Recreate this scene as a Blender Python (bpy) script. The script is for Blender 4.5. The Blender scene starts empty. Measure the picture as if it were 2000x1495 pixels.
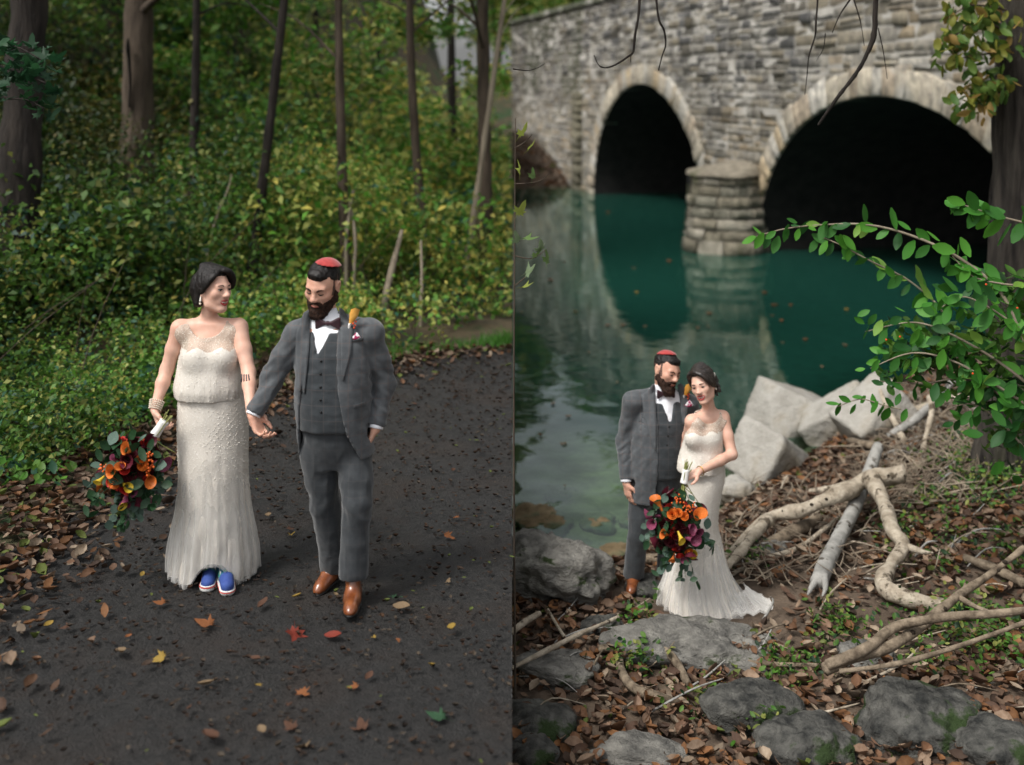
import bpy, math, random
import numpy as np
from mathutils import Vector, Matrix
from mathutils.bvhtree import BVHTree

# ---------------------------------------------------------------- camera
F = 2200.0      # focal length in photograph pixels (2000 px wide)
HY = 165.0      # horizon row
ZC = 2.75       # camera height above the path
S = bpy.context.scene
cam = bpy.data.objects.new('camera', bpy.data.cameras.new('camera'))
S.collection.objects.link(cam)
S.camera = cam
cam.location = (0, 0, ZC)
cam.rotation_euler = (math.radians(90), 0, 0)
cam.data.sensor_width = 36
cam.data.lens = 36 * F / 2000
cam.data.shift_y = -(747.5 - HY) / 2000
cam.data.clip_start = 0.05
cam.data.clip_end = 1500
cam.data.dof.use_dof = True
cam.data.dof.focus_distance = 6.75
cam.data.dof.aperture_fstop = 1.05

# ---------------------------------------------------------------- sky and sun (overcast)
W = bpy.data.worlds.new('World')
S.world = W
W.use_nodes = True
nt = W.node_tree
nt.nodes.clear()
tc = nt.nodes.new('ShaderNodeTexCoord')
sp = nt.nodes.new('ShaderNodeSeparateXYZ')
mx = nt.nodes.new('ShaderNodeMath'); mx.operation = 'MAXIMUM'; mx.inputs[1].default_value = 0.03
cb = nt.nodes.new('ShaderNodeCombineXYZ')
sky = nt.nodes.new('ShaderNodeTexSky')
sky.sky_type = 'NISHITA'
sky.sun_disc = False
SUN_EL, SUN_AZ = math.radians(56), math.radians(232)
sky.sun_elevation = SUN_EL
sky.sun_rotation = SUN_AZ
sky.air_density = 1.0
sky.dust_density = 4.0
hs = nt.nodes.new('ShaderNodeHueSaturation')
hs.inputs['Saturation'].default_value = 0.18
bg = nt.nodes.new('ShaderNodeBackground')
bg.inputs['Strength'].default_value = 0.115
wo = nt.nodes.new('ShaderNodeOutputWorld')
L = nt.links.new
L(tc.outputs['Generated'], sp.inputs[0])
L(sp.outputs[0], cb.inputs[0]); L(sp.outputs[1], cb.inputs[1])
L(sp.outputs[2], mx.inputs[0]); L(mx.outputs[0], cb.inputs[2])
L(cb.outputs[0], sky.inputs[0])
L(sky.outputs[0], hs.inputs['Color'])
L(hs.outputs[0], bg.inputs['Color'])
L(bg.outputs[0], wo.inputs[0])
sun = bpy.data.objects.new('sun', bpy.data.lights.new('sun', 'SUN'))
S.collection.objects.link(sun)
sun.data.energy = 1.5
sun.data.angle = math.radians(14)
sun.data.color = (1.0, 0.96, 0.90)
_d = Vector((math.sin(SUN_AZ) * math.cos(SUN_EL), math.cos(SUN_AZ) * math.cos(SUN_EL), math.sin(SUN_EL)))
sun.rotation_euler = _d.to_track_quat('Z', 'Y').to_euler()
S.view_settings.view_transform = 'Standard'
S.view_settings.look = 'None'
S.view_settings.exposure = 0.9
S.view_settings.gamma = 1.0
S.render.engine = 'CYCLES'
S.cycles.use_denoising = True
S.cycles.max_bounces = 6
S.cycles.diffuse_bounces = 3
S.cycles.glossy_bounces = 3
S.cycles.transmission_bounces = 4
S.cycles.transparent_max_bounces = 8
S.cycles.caustics_reflective = False
S.cycles.caustics_refractive = False

# ---------------------------------------------------------------- helpers
RNG = np.random.default_rng(7)
random.seed(7)


def P(px, py, d):
    """world point seen at photograph pixel (px, py) at distance d"""
    return Vector(((px - 1000) * d / F, d, ZC - (py - HY) * d / F))


def link(o, parent=None):
    S.collection.objects.link(o)
    if parent is not None:
        o.parent = parent
    return o


def tag(o, label=None, cat=None, group=None, kind=None):
    if label: o['label'] = label
    if cat: o['category'] = cat
    if group: o['group'] = group
    if kind: o['kind'] = kind
    return o


def empty(name, loc, label=None, cat=None, group=None, rz=0):
    o = bpy.data.objects.new(name, None)
    o.empty_display_size = 0.1
    o.location = loc
    o.rotation_euler = (0, 0, rz)
    link(o)
    return tag(o, label, cat, group)


def mesh_np(name, V, Fs, smooth=True, col=None):
    """mesh from arrays; Fs is an (n,3) or (n,4) array or a list of such arrays"""
    me = bpy.data.meshes.new(name)
    V = np.asarray(V, np.float32).reshape(-1, 3)
    if not isinstance(Fs, (list, tuple)) or np.ndim(Fs[0]) == 1:
        Fs = [Fs]
    Fs = [np.asarray(f, np.int32) for f in Fs if len(f)]
    idx = np.concatenate([f.ravel() for f in Fs])
    tot = np.concatenate([np.full(len(f), f.shape[1], np.int32) for f in Fs])
    st = np.concatenate([[0], np.cumsum(tot)[:-1]]).astype(np.int32)
    me.vertices.add(len(V)); me.vertices.foreach_set('co', V.ravel())
    me.loops.add(len(idx)); me.loops.foreach_set('vertex_index', idx)
    me.polygons.add(len(tot)); me.polygons.foreach_set('loop_start', st)
    me.polygons.foreach_set('loop_total', tot)
    if smooth:
        me.polygons.foreach_set('use_smooth', np.ones(len(tot), bool))
    me.update(calc_edges=True)
    if col is not None:
        col = np.asarray(col, np.float32)
        if col.shape[1] == 3:
            col = np.concatenate([col, np.ones((len(col), 1), np.float32)], 1)
        a = me.attributes.new('col', 'FLOAT_COLOR', 'POINT')
        a.data.foreach_set('color', col.ravel())
    return me


def mobj(name, V, Fs, mat, parent=None, smooth=True, col=None):
    me = mesh_np(name, V, Fs, smooth, col)
    if mat is not None:
        for m in (mat if isinstance(mat, (list, tuple)) else [mat]):
            me.materials.append(m)
    o = bpy.data.objects.new(name, me)
    return link(o, parent)


def shared(name, me, loc=(0, 0, 0), rot=(0, 0, 0), scale=(1, 1, 1), parent=None):
    o = bpy.data.objects.new(name, me)
    o.location = loc; o.rotation_euler = rot
    o.scale = scale if hasattr(scale, '__len__') else (scale,) * 3
    return link(o, parent)


# numpy value noise ---------------------------------------------------------
def _h(ix, iy, iz, seed):
    n = (ix.astype(np.int64) * 374761393 + iy.astype(np.int64) * 668265263 + iz.astype(np.int64) * 2147483647 + seed * 974711) & 0xffffffff
    n = ((n ^ (n >> 13)) * 1274126177) & 0xffffffff
    n = ((n ^ (n >> 16)) * 2246822519) & 0xffffffff
    return ((n ^ (n >> 15)) & 0xffff).astype(np.float32) / 32767.5 - 1.0


def noise(p, seed=0):
    p = np.asarray(p, np.float32)
    i = np.floor(p).astype(np.int64); f = p - i
    f = f * f * (3 - 2 * f)
    x, y, z = i[..., 0], i[..., 1], i[..., 2]
    fx, fy, fz = f[..., 0], f[..., 1], f[..., 2]
    def lerp(a, b, t): return a + (b - a) * t
    c = [[[_h(x + a, y + b, z + c, seed) for c in (0, 1)] for b in (0, 1)] for a in (0, 1)]
    return lerp(lerp(lerp(c[0][0][0], c[1][0][0], fx), lerp(c[0][1][0], c[1][1][0], fx), fy),
                lerp(lerp(c[0][0][1], c[1][0][1], fx), lerp(c[0][1][1], c[1][1][1], fx), fy), fz)


def fbm(p, octv=4, seed=0, gain=0.5):
    p = np.asarray(p, np.float32); s = 0; a = 1.0
    for k in range(octv):
        s = s + a * noise(p, seed + k * 17); p = p * 2.03 + 5.3; a *= gain
    return s


def n2(x, y, sc, octv=3, seed=0):
    return fbm(np.stack([x * sc, y * sc, np.zeros_like(x) + seed * 3.7], -1), octv, seed)


def sstep(a, b, x):
    t = np.clip((np.asarray(x, float) - a) / (b - a), 0, 1)
    return t * t * (3 - 2 * t)


# materials -----------------------------------------------------------------
def mat(name, c1, c2=None, scale=4.0, rough=0.8, bump=0.0, bscale=40.0, spec=0.3, c3=None, scale3=1.3, lo=0.35, hi=0.65,
        attr=False, stretch=None, sheen=0.0, detail=6.0, coat=0.0, transl=0.0, sss=0.0, lo3=0.5, hi3=0.62, bdist=0.02):
    m = bpy.data.materials.new(name); m.use_nodes = True
    t = m.node_tree; b = t.nodes['Principled BSDF']; L = t.links.new
    b.inputs['Roughness'].default_value = rough
    b.inputs['Specular IOR Level'].default_value = spec
    if sheen: b.inputs['Sheen Weight'].default_value = sheen
    if coat: b.inputs['Coat Weight'].default_value = coat; b.inputs['Coat Roughness'].default_value = 0.15
    if sss:
        b.inputs['Subsurface Weight'].default_value = sss
        b.inputs['Subsurface Radius'].default_value = (0.012, 0.005, 0.003)
        b.inputs['Subsurface Scale'].default_value = 1.0
    co = t.nodes.new('ShaderNodeTexCoord').outputs['Object']
    if stretch:
        mp = t.nodes.new('ShaderNodeMapping'); mp.inputs['Scale'].default_value = stretch
        L(co, mp.inputs[0]); co = mp.outputs[0]
    def nz(sc, det=detail):
        n = t.nodes.new('ShaderNodeTexNoise'); n.inputs['Scale'].default_value = sc; n.inputs['Detail'].default_value = det
        n.inputs['Roughness'].default_value = 0.6
        L(co, n.inputs['Vector']); return n.outputs['Fac']
    def ramp(fac, a, b_):
        r = t.nodes.new('ShaderNodeMapRange'); r.inputs[1].default_value = a; r.inputs[2].default_value = b_
        L(fac, r.inputs[0]); return r.outputs[0]
    def mix(fac, A, B, mode='MIX'):
        x = t.nodes.new('ShaderNodeMix'); x.data_type = 'RGBA'; x.blend_type = mode
        if isinstance(fac, (int, float)): x.inputs[0].default_value = fac
        else: L(fac, x.inputs[0])
        for k, v in ((6, A), (7, B)):
            if isinstance(v, (tuple, list)): x.inputs[k].default_value = (*v[:3], 1)
            else: L(v, x.inputs[k])
        return x.outputs[2]
    col = (*c1, 1)
    if attr:
        a = t.nodes.new('ShaderNodeAttribute'); a.attribute_name = 'col'; col = a.outputs['Color']
        if c2 is not None:
            col = mix(1.0, col, mix(ramp(nz(scale), lo, hi), c1, c2), 'MULTIPLY')
    elif c2 is not None:
        col = mix(ramp(nz(scale), lo, hi), c1, c2)
    if c3 is not None:
        col = mix(ramp(nz(scale3), lo3, hi3), col if not isinstance(col, tuple) else col[:3], c3)
    if isinstance(col, tuple): b.inputs['Base Color'].default_value = col
    else: L(col, b.inputs['Base Color'])
    if bump:
        bp = t.nodes.new('ShaderNodeBump'); bp.inputs['Strength'].default_value = bump
        bp.inputs['Distance'].default_value = bdist
        L(nz(bscale, 8.0), bp.inputs['Height']); L(bp.outputs[0], b.inputs['Normal'])
    if transl:
        tr = t.nodes.new('ShaderNodeBsdfTranslucent'); ms = t.nodes.new('ShaderNodeMixShader')
        ms.inputs[0].default_value = transl
        if isinstance(col, tuple): tr.inputs[0].default_value = col
        else: L(col, tr.inputs[0])
        L(b.outputs[0], ms.inputs[1]); L(tr.outputs[0], ms.inputs[2])
        L(ms.outputs[0], t.nodes['Material Output'].inputs[0])
    m['nodes_out'] = 1
    return m


M = {}
M['leaf'] = mat('leaf', (1, 1, 1), attr=True, rough=0.55, spec=0.35, transl=0.4)
M['dryleaf'] = mat('dryleaf', (1, 1, 1), (0.65, 0.6, 0.55), scale=30, attr=True, rough=0.75, spec=0.25, transl=0.12)
M['bark'] = mat('bark', (0.040, 0.030, 0.022), (0.105, 0.080, 0.058), scale=9, stretch=(1, 1, 0.15), rough=0.95, bump=1.0, bscale=14, bdist=0.05)
M['bark_dark'] = mat('bark_dark', (0.010, 0.008, 0.007), (0.036, 0.029, 0.024), scale=10, stretch=(1, 1, 0.16), rough=0.95, bump=1.0, bscale=16, bdist=0.05)
M['bark_pale'] = mat('bark_pale', (0.16, 0.13, 0.095), (0.27, 0.23, 0.17), scale=9, stretch=(1, 1, 0.2), rough=0.9, bump=0.6, bscale=20)


# tubes and leaves ------------------------------------------------------------
def smooth_path(pts, rad, n=6):
    pts = [np.array(p, float) for p in pts]
    if len(pts) < 3: n = max(n, 2)
    out, rr = [], []
    for i in range(len(pts) - 1):
        p0 = pts[max(i - 1, 0)]; p1 = pts[i]; p2 = pts[i + 1]; p3 = pts[min(i + 2, len(pts) - 1)]
        for k in range(n):
            t = k / n
            out.append(0.5 * ((2 * p1) + (-p0 + p2) * t + (2 * p0 - 5 * p1 + 4 * p2 - p3) * t * t + (-p0 + 3 * p1 - 3 * p2 + p3) * t ** 3))
            rr.append(rad[i] + (rad[i + 1] - rad[i]) * t)
    out.append(pts[-1]); rr.append(rad[-1])
    return np.array(out), np.array(rr)


def tube_np(pts, rad, seg=8, n=6, rough=0.0, seed=0, rscale=6.0, flat=1.0):
    """tapered tube through pts; returns V, quads, tri caps"""
    c, r = smooth_path(pts, rad, n)
    T = np.gradient(c, axis=0); T /= np.linalg.norm(T, axis=1, keepdims=True) + 1e-9
    up = np.array([0, 0, 1.0]) if abs(T[0][2]) < 0.9 else np.array([1.0, 0, 0])
    A = np.cross(T[0], up); A /= np.linalg.norm(A)
    V = []
    for i in range(len(c)):
        A = A - T[i] * np.dot(A, T[i]); A /= np.linalg.norm(A) + 1e-9
        B = np.cross(T[i], A)
        th = np.linspace(0, 2 * np.pi, seg, endpoint=False)
        V.append(c[i] + r[i] * (np.cos(th)[:, None] * A + np.sin(th)[:, None] * B * flat))
    V = np.concatenate(V)
    if rough:
        cc = np.repeat(c, seg, 0); d = V - cc
        rr = np.repeat(r, seg)
        V = cc + d * (1 + rough * fbm(V * rscale, 3, seed)[:, None])
    m = len(c); I = np.arange(m - 1)[:, None] * seg; k = np.arange(seg)[None]; k2 = (k + 1) % seg
    Q = np.stack([I + k, I + k2, I + seg + k2, I + seg + k], -1).reshape(-1, 4)
    V = np.concatenate([V, c[:1] - T[:1] * r[0] * 0.3, c[-1:] + T[-1:] * r[-1] * 0.3])
    e = m * seg; kk = np.arange(seg)
    tri = np.concatenate([np.stack([np.full(seg, e), (kk + 1) % seg, kk], -1),
                          np.stack([np.full(seg, e + 1), (m - 1) * seg + kk, (m - 1) * seg + (kk + 1) % seg], -1)])
    return V, Q, tri


class MB:
    """collects pieces that belong to ONE mesh"""
    def __init__(s): s.V = []; s.Q = []; s.T = []; s.C = []; s.n = 0
    def add(s, V, Q=None, T=None, col=None):
        V = np.asarray(V, float).reshape(-1, 3)
        s.V.append(V)
        if Q is not None and len(Q): s.Q.append(np.asarray(Q) + s.n)
        if T is not None and len(T): s.T.append(np.asarray(T) + s.n)
        if col is not None: s.C.append(np.broadcast_to(np.asarray(col, float), (len(V), 3)))
        s.n += len(V)
        return s
    def tube(s, pts, rad, **k):
        return s.add(*tube_np(pts, rad, **k))
    def obj(s, name, mat, parent=None, smooth=True, loc=None):
        V = np.concatenate(s.V)
        if loc is not None: V = V - np.array(loc)
        Fs = []
        if s.Q: Fs.append(np.concatenate(s.Q))
        if s.T: Fs.append(np.concatenate(s.T))
        o = mobj(name, V, Fs, mat, parent, smooth, np.concatenate(s.C) if s.C else None)
        if loc is not None and parent is None: o.location = loc
        return o


def frames(n, rng, tilt=1.0, zdown=0.0):
    """n random orthonormal frames (A = long axis, B = width, N = normal)"""
    N = rng.normal(size=(n, 3)); N[:, 2] = np.abs(N[:, 2]) + (1.0 / max(tilt, 1e-3) - 1.0)
    N /= np.linalg.norm(N, axis=1, keepdims=True)
    A = rng.normal(size=(n, 3)); A[:, 2] -= zdown
    A -= N * np.sum(A * N, 1, keepdims=True); A /= np.linalg.norm(A, axis=1, keepdims=True) + 1e-9
    return A, np.cross(N, A), N


def leaves_np(C, size, rng, tilt=1.0, zdown=0.3, aspect=0.55, fold=0.18):
    """one folded leaf quad per centre"""
    n = len(C); size = np.broadcast_to(size, n)[:, None]
    A, B, N = frames(n, rng, tilt, zdown)
    V = np.stack([C - A * size * .5, C + B * size * .5 * aspect + N * size * fold, C + A * size * .55,
                  C - B * size * .5 * aspect + N * size * fold], 1).reshape(-1, 3)
    return V, np.arange(n * 4).reshape(-1, 4)


LEAFC = {
    'green': ((0.040, 0.100, 0.016), (0.110, 0.220, 0.034)),
    'dark': ((0.008, 0.030, 0.010), (0.025, 0.070, 0.020)),
    'olive': ((0.120, 0.150, 0.030), (0.290, 0.310, 0.080)),
    'yellow': ((0.20, 0.20, 0.035), (0.46, 0.38, 0.08)),
    'bright': ((0.045, 0.140, 0.016), (0.100, 0.250, 0.030)),
    'teal': ((0.015, 0.060, 0.035), (0.04, 0.11, 0.06)),
}


def leafcol(n, kinds, w, rng):
    w = np.array(w, float) / sum(w)
    k = rng.choice(len(kinds), n, p=w)
    a = np.array([LEAFC[x][0] for x in kinds])[k]; b = np.array([LEAFC[x][1] for x in kinds])[k]
    return a + (b - a) * rng.random((n, 1))
# ================================================================ the ground
ZW = -1.20          # water level
ZR = -0.96          # level of the creek bank where the couple stands
EDGE = np.array([(-3.3, -4.0), (-3.1, 3.0), (-2.9, 6.2), (-2.6, 8.7), (-2.1, 9.8), (-1.1, 11.15), (0.0, 11.7)])   # outer edge of the path


def dist_poly(x, y, pl):
    d = np.full(np.shape(x), 1e9); sgn = np.ones(np.shape(x))
    for a, b in zip(pl[:-1], pl[1:]):
        ab = b - a; L2 = (ab ** 2).sum()
        t = np.clip(((x - a[0]) * ab[0] + (y - a[1]) * ab[1]) / L2, 0, 1)
        qx = x - a[0] - t * ab[0]; qy = y - a[1] - t * ab[1]
        dd = np.hypot(qx, qy); cr = ab[0] * qy - ab[1] * qx
        m = dd < d
        d = np.where(m, dd, d); sgn = np.where(m, np.sign(cr), sgn)
    return d * sgn      # positive = outside the path (forest side)


def zleft(x, y):
    x = np.asarray(x, float); y = np.asarray(y, float)
    u = dist_poly(x, y, EDGE)
    slope = 0.06 + 0.32 * sstep(-1.5, -10.0, x)
    z = 0.03 * sstep(0, .5, u) + slope * np.maximum(u - 0.7, 0) ** 1.04
    z = z + np.where(u > 0, 1, 0) * sstep(0, 2, u) * (0.10 * n2(x, y, 0.8, 3, 1) + 0.25 * n2(x, y, 0.25, 2, 2))
    z = z - 14 * sstep(45, 70, y) * 0.6
    return z


SHX = np.array([-1, 0.0, 0.9, 1.5, 2.13, 3.0, 4.4, 6.0, 7.5, 12])
SHY = np.array([9.1, 9.2, 9.4, 10.0, 10.7, 11.8, 13.9, 14.6, 14.2, 7.0])


def zright(x, y):
    x = np.asarray(x, float); y = np.asarray(y, float)
    ys = np.interp(x, SHX, SHY) + 0.15 * n2(x, y, 1.2, 2, 5)
    e = ys - y          # >0 on land
    land = ZW + 0.24 * sstep(0, 0.9, e) + 0.03 * np.maximum(e - 1, 0)
    land = land + 0.17 * np.maximum(x - 3.0, 0) ** 1.2 * sstep(-0.5, 1.5, e) + 0.05 * n2(x, y, 1.1, 3, 6)
    wet = ZW - 0.02 - 1.3 * (1 - np.exp(-np.maximum(-e, 0) * (0.055 + .19 * sstep(.9, 2.6, x) + .14 * sstep(12.5, 18, y)))) + 0.03 * n2(x, y, 3, 3, 7)
    z = np.where(e > 0, land, wet)
    # far bank by the left end of the bridge
    fb = sstep(37.5, 45, y + 1.2 * n2(x, y, .5, 2, 9)) * sstep(3.6, 2.0, x - 0.2 * (y - 40) * -0.2)
    z = np.maximum(z, ZW - 1.4 + fb * (1.6 + 1.5 * sstep(42, 52, y)))
    return z


def grid(x0, x1, y0, y1, nx, ny, pw=1.0):
    xs = np.linspace(0, 1, nx); ys = np.linspace(0, 1, ny) ** pw
    X, Y = np.meshgrid(x0 + (x1 - x0) * xs, y0 + (y1 - y0) * ys)
    i = np.arange(ny - 1)[:, None] * nx + np.arange(nx - 1)[None]
    Q = np.stack([i, i + 1, i + nx + 1, i + nx], -1).reshape(-1, 4)
    return X.ravel(), Y.ravel(), Q


M['soil'] = mat('soil', (0.055, 0.040, 0.028), (0.125, 0.090, 0.062), scale=2.5, rough=0.95, bump=0.8, bscale=25, c3=(0.035, 0.05, 0.02), scale3=1.1, bdist=0.03)
M['forest_floor'] = mat('forest_floor', (0.030, 0.026, 0.015), (0.075, 0.055, 0.03), scale=3, rough=0.95, bump=0.8, bscale=20, c3=(0.02, 0.045, 0.015), scale3=0.9)
M['path'] = mat('path', (0.006, 0.006, 0.006), (0.030, 0.028, 0.0265), scale=26, rough=0.72, bump=1.0, bscale=70, spec=0.4, c3=(0.026, 0.018, 0.0135), scale3=1.6, lo3=0.48, hi3=0.75, detail=10, lo=.3, hi=.75, bdist=0.03)
M['bed'] = mat('bed', (0.020, 0.110, 0.088), (0.036, 0.140, 0.108), scale=1.0, rough=0.9)

# hillside and forest floor (left of the path)
X, Y, Q = grid(-46, 0, -5, 75, 150, 210, 1.5)
u = dist_poly(X, Y, EDGE)
Z = zleft(X, Y) - 0.05 * sstep(0.15, -0.3, u)
g = mobj('hillside', np.stack([X, Y, Z], 1), Q, M['forest_floor']); tag(g, kind='structure')
# the path: dark damp gravel, its own finer sheet above
xs, ys, Q = grid(0, 1, -4.0, 11.9, 92, 350)
xe = np.interp(ys, EDGE[:, 1], EDGE[:, 0]) - 0.12
X = xe * (1 - xs) + 0.0 * xs
keep = None
zz = 0.012 + 0.014 * n2(X, ys, 1.2, 3, 3) + 0.011 * n2(X, ys, 9, 3, 4) - 0.02 * (1 - xs) ** 8
g = mobj('path', np.stack([X, ys, zz], 1), Q, M['path']); tag(g, kind='structure')

# creek bank and creek bed (right)
X, Y, Q = grid(0.0, 40, -5, 80, 190, 260, 1.35)
X = 40 * (X / 40) ** 1.7
Z = zright(X, Y)
me = mesh_np('creek_bank', np.stack([X, Y, Z], 1), Q)
a_ = me.attributes.new('col', 'FLOAT_COLOR', 'POINT')
dep_ = ZW - Z
w1 = sstep(-.02, .06, dep_)[:, None]; w2 = sstep(.30, 1.05, dep_ + .12 * n2(X, Y, .7, 2, 71))[:, None] * (Y < 41)[:, None]
cc = np.array((0.125, 0.092, 0.066)) * (1 - w1) + np.array((0.25, 0.19, 0.11)) * w1
cc = cc * (1 - w2) + np.array((0.018, 0.085, 0.064)) * w2
a_.data.foreach_set('color', np.concatenate([cc, np.ones((len(cc), 1))], 1).astype(np.float32).ravel())
M['bank'] = mat('bank', (1.1, 1.1, 1.1), (0.45, 0.43, 0.42), scale=3.2, attr=True, rough=.95, bump=.8, bscale=22, bdist=.03)
me.materials.append(M['bank'])
M['shallow'] = mat('shallow', (0.085, 0.06, 0.03), (0.2, 0.15, 0.085), scale=5, rough=0.9, c3=(0.05, 0.06, 0.03), scale3=2.0)
g = link(bpy.data.objects.new('creek_bank', me)); tag(g, kind='structure')


class HGrid:
    """height field sampled once, looked up bilinearly"""
    def __init__(s, f, x0, x1, y0, y1, h):
        s.x0, s.y0, s.h = x0, y0, h
        s.nx, s.ny = int((x1 - x0) / h) + 2, int((y1 - y0) / h) + 2
        X, Y = np.meshgrid(x0 + h * np.arange(s.nx), y0 + h * np.arange(s.ny)); s.Z = f(X, Y)
    def __call__(s, x, y):
        u = min(max((x - s.x0) / s.h, 0), s.nx - 1.001); v = min(max((y - s.y0) / s.h, 0), s.ny - 1.001)
        i, j = int(u), int(v); a, b = u - i, v - j; Z = s.Z
        return float((Z[j, i] * (1 - a) + Z[j, i + 1] * a) * (1 - b) + (Z[j + 1, i] * (1 - a) + Z[j + 1, i + 1] * a) * b)


HL = HGrid(zleft, -22, 0, 3, 45, .1); HR = HGrid(zright, 0, 9, 3, 20, .05)


def ground(px, py, h=0.0):
    """point h above the ground that is seen at a pixel"""
    zf = HL if px < 1000 else HR
    d = 3.0
    while d < 80:
        p = P(px, py, d)
        zg = float(zf(p.x, p.y))
        if px >= 1000: zg = max(zg, ZW)
        if p.z <= zg + h:
            lo, hi = d - 0.25, d
            for _ in range(18):
                m_ = (lo + hi) / 2; p = P(px, py, m_)
                zg = float(zf(p.x, p.y))
                if px >= 1000: zg = max(zg, ZW)
                if p.z <= zg + h: hi = m_
                else: lo = m_
            return P(px, py, hi)
        d += 0.25
    return P(px, py, 80)


# terrace edge between path and creek
M['ret'] = mat('ret', (0.09, 0.085, 0.075), (0.2, 0.18, 0.15), scale=3, rough=0.95, bump=0.8, bscale=8, c3=(0.03, 0.05, 0.02))
root = empty('retaining_wall', (-0.2, 3, ZW), 'rough grey stone retaining wall under the path edge beside the creek', 'wall')
rr = np.random.default_rng(3)
bk = MB()
for k in range(4):
    pass
V = np.array([(-0.35, -5, -2.6), (-0.02, -5, -2.6), (-0.02, 46, -2.6), (-0.35, 46, -2.6)] + [(-0.35, -5, -.06), (-0.02, -5, -.06), (-0.02, 46, -.06), (-0.35, 46, -.06)])
bk.add(V, [(0, 1, 5, 4), (1, 2, 6, 5), (2, 3, 7, 6), (3, 0, 4, 7), (4, 5, 6, 7)])
bk.obj('core', M['ret'], root, False, loc=(-0.2, 3, ZW))

# ---------------------------------------------------------------- water
def water_mat():
    m = bpy.data.materials.new('water'); m.use_nodes = True
    t = m.node_tree; t.nodes.clear(); L = t.links.new
    out = t.nodes.new('ShaderNodeOutputMaterial')
    gl = t.nodes.new('ShaderNodeBsdfGlossy'); gl.inputs['Roughness'].default_value = 0.035
    gl.inputs['Color'].default_value = (0.88, 0.98, 0.94, 1)
    tr = t.nodes.new('ShaderNodeBsdfTransparent'); tr.inputs['Color'].default_value = (0.50, 0.74, 0.64, 1)
    fr = t.nodes.new('ShaderNodeFresnel'); fr.inputs['IOR'].default_value = 1.33
    mxs = t.nodes.new('ShaderNodeMixShader')
    tc = t.nodes.new('ShaderNodeTexCoord')
    n1 = t.nodes.new('ShaderNodeTexNoise'); n1.inputs['Scale'].default_value = 2.2; n1.inputs['Detail'].default_value = 2
    n2_ = t.nodes.new('ShaderNodeTexNoise'); n2_.inputs['Scale'].default_value = 9.0; n2_.inputs['Detail'].default_value = 2
    ad = t.nodes.new('ShaderNodeMath'); ad.operation = 'MULTIPLY_ADD'; ad.inputs[1].default_value = 0.12
    bp = t.nodes.new('ShaderNodeBump'); bp.inputs['Strength'].default_value = 0.07; bp.inputs['Distance'].default_value = 0.06
    L(tc.outputs['Object'], n1.inputs['Vector']); L(tc.outputs['Object'], n2_.inputs['Vector'])
    L(n2_.outputs['Fac'], ad.inputs[0]); L(n1.outputs['Fac'], ad.inputs[2])
    L(ad.outputs[0], bp.inputs['Height'])
    L(bp.outputs[0], gl.inputs['Normal']); L(bp.outputs[0], fr.inputs['Normal'])
    at = t.nodes.new('ShaderNodeAttribute'); at.attribute_name = 'murk'      # turbidity grows with the depth of the water
    df = t.nodes.new('ShaderNodeBsdfDiffuse'); df.inputs['Color'].default_value = (0.012, 0.066, 0.048, 1)
    m2 = t.nodes.new('ShaderNodeMixShader'); L(at.outputs['Fac'], m2.inputs[0]); L(tr.outputs[0], m2.inputs[1]); L(df.outputs[0], m2.inputs[2])
    L(fr.outputs[0], mxs.inputs[0]); L(m2.outputs[0], mxs.inputs[1]); L(gl.outputs[0], mxs.inputs[2])
    L(mxs.outputs[0], out.inputs[0])
    return m


M['water'] = water_mat()
X, Y, Q = grid(0.0, 60, 0, 104, 120, 300)
X = 0.003 + 60 * (X / 60) ** 2.6; Y = 6 + 104 * (Y / 104) ** 2.6
rip = 0.045 * np.exp(-np.maximum(Y - 8.5, 0) / 2.4) * sstep(9.5, 6, X - .4 * Y + 6)
g = mobj('creek_water', np.stack([X, Y, ZW + rip * (n2(X, Y, 2.6, 2, 61) + .3 * n2(X, Y, 7, 1, 62))], 1), Q, M['water']); tag(g, kind='structure')
mk = g.data.attributes.new('murk', 'FLOAT', 'POINT'); mk.data.foreach_set('value', (.88 * (1 - np.exp(-1.35 * np.maximum(ZW - zright(X, Y) - .16, 0)))).astype(np.float32))
# pond surface of the same creek, seen through the wood far left
# ---------------------------------------------------------------- the stone bridge
BE = np.array([0.2064, -0.9785]); BN = np.array([-0.9785, -0.2064])
B0 = np.array([2.94, 40.4]) - BE * 14.5
ARCH = [(19.87, 5.365, 3.95), (33.95, 5.45, 3.72)]
BH = 6.85; BL = 47.0; RING = 0.60


def bpt(s, t, o=0.0):
    s = np.asarray(s, float); t = np.asarray(t, float); o = np.asarray(o, float)
    return np.stack([B0[0] + BE[0] * s + BN[0] * o, B0[1] + BE[1] * s + BN[1] * o, ZW + t + 0 * s], -1)


def mbridge(name, wet=False):
    pass


M['stone'] = mat('stone', (1.15, 1.12, 1.05), (0.5, 0.5, 0.5), scale=6, attr=True, rough=0.92, bump=0.6, bscale=12, c3=(0.46, 0.44, 0.40), scale3=0.9, lo3=0.55, hi3=0.70, bdist=0.02)
M['mortar'] = mat('mortar', (0.22, 0.21, 0.19), (0.38, 0.365, 0.33), scale=1.2, rough=0.95, bump=0.5)
M['vault'] = mat('vault', (0.010, 0.010, 0.010), (0.026, 0.025, 0.023), scale=3, rough=0.95, bump=0.8, bscale=6)  # near-black base puts the shade inside the arches into the stone colour
root = empty('stone_bridge', (*(B0 + BE * 24), ZW), 'old grey and tan stone bridge with two round arches over the creek', 'bridge')
bloc = np.array([*(B0 + BE * 24), ZW])
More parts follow.
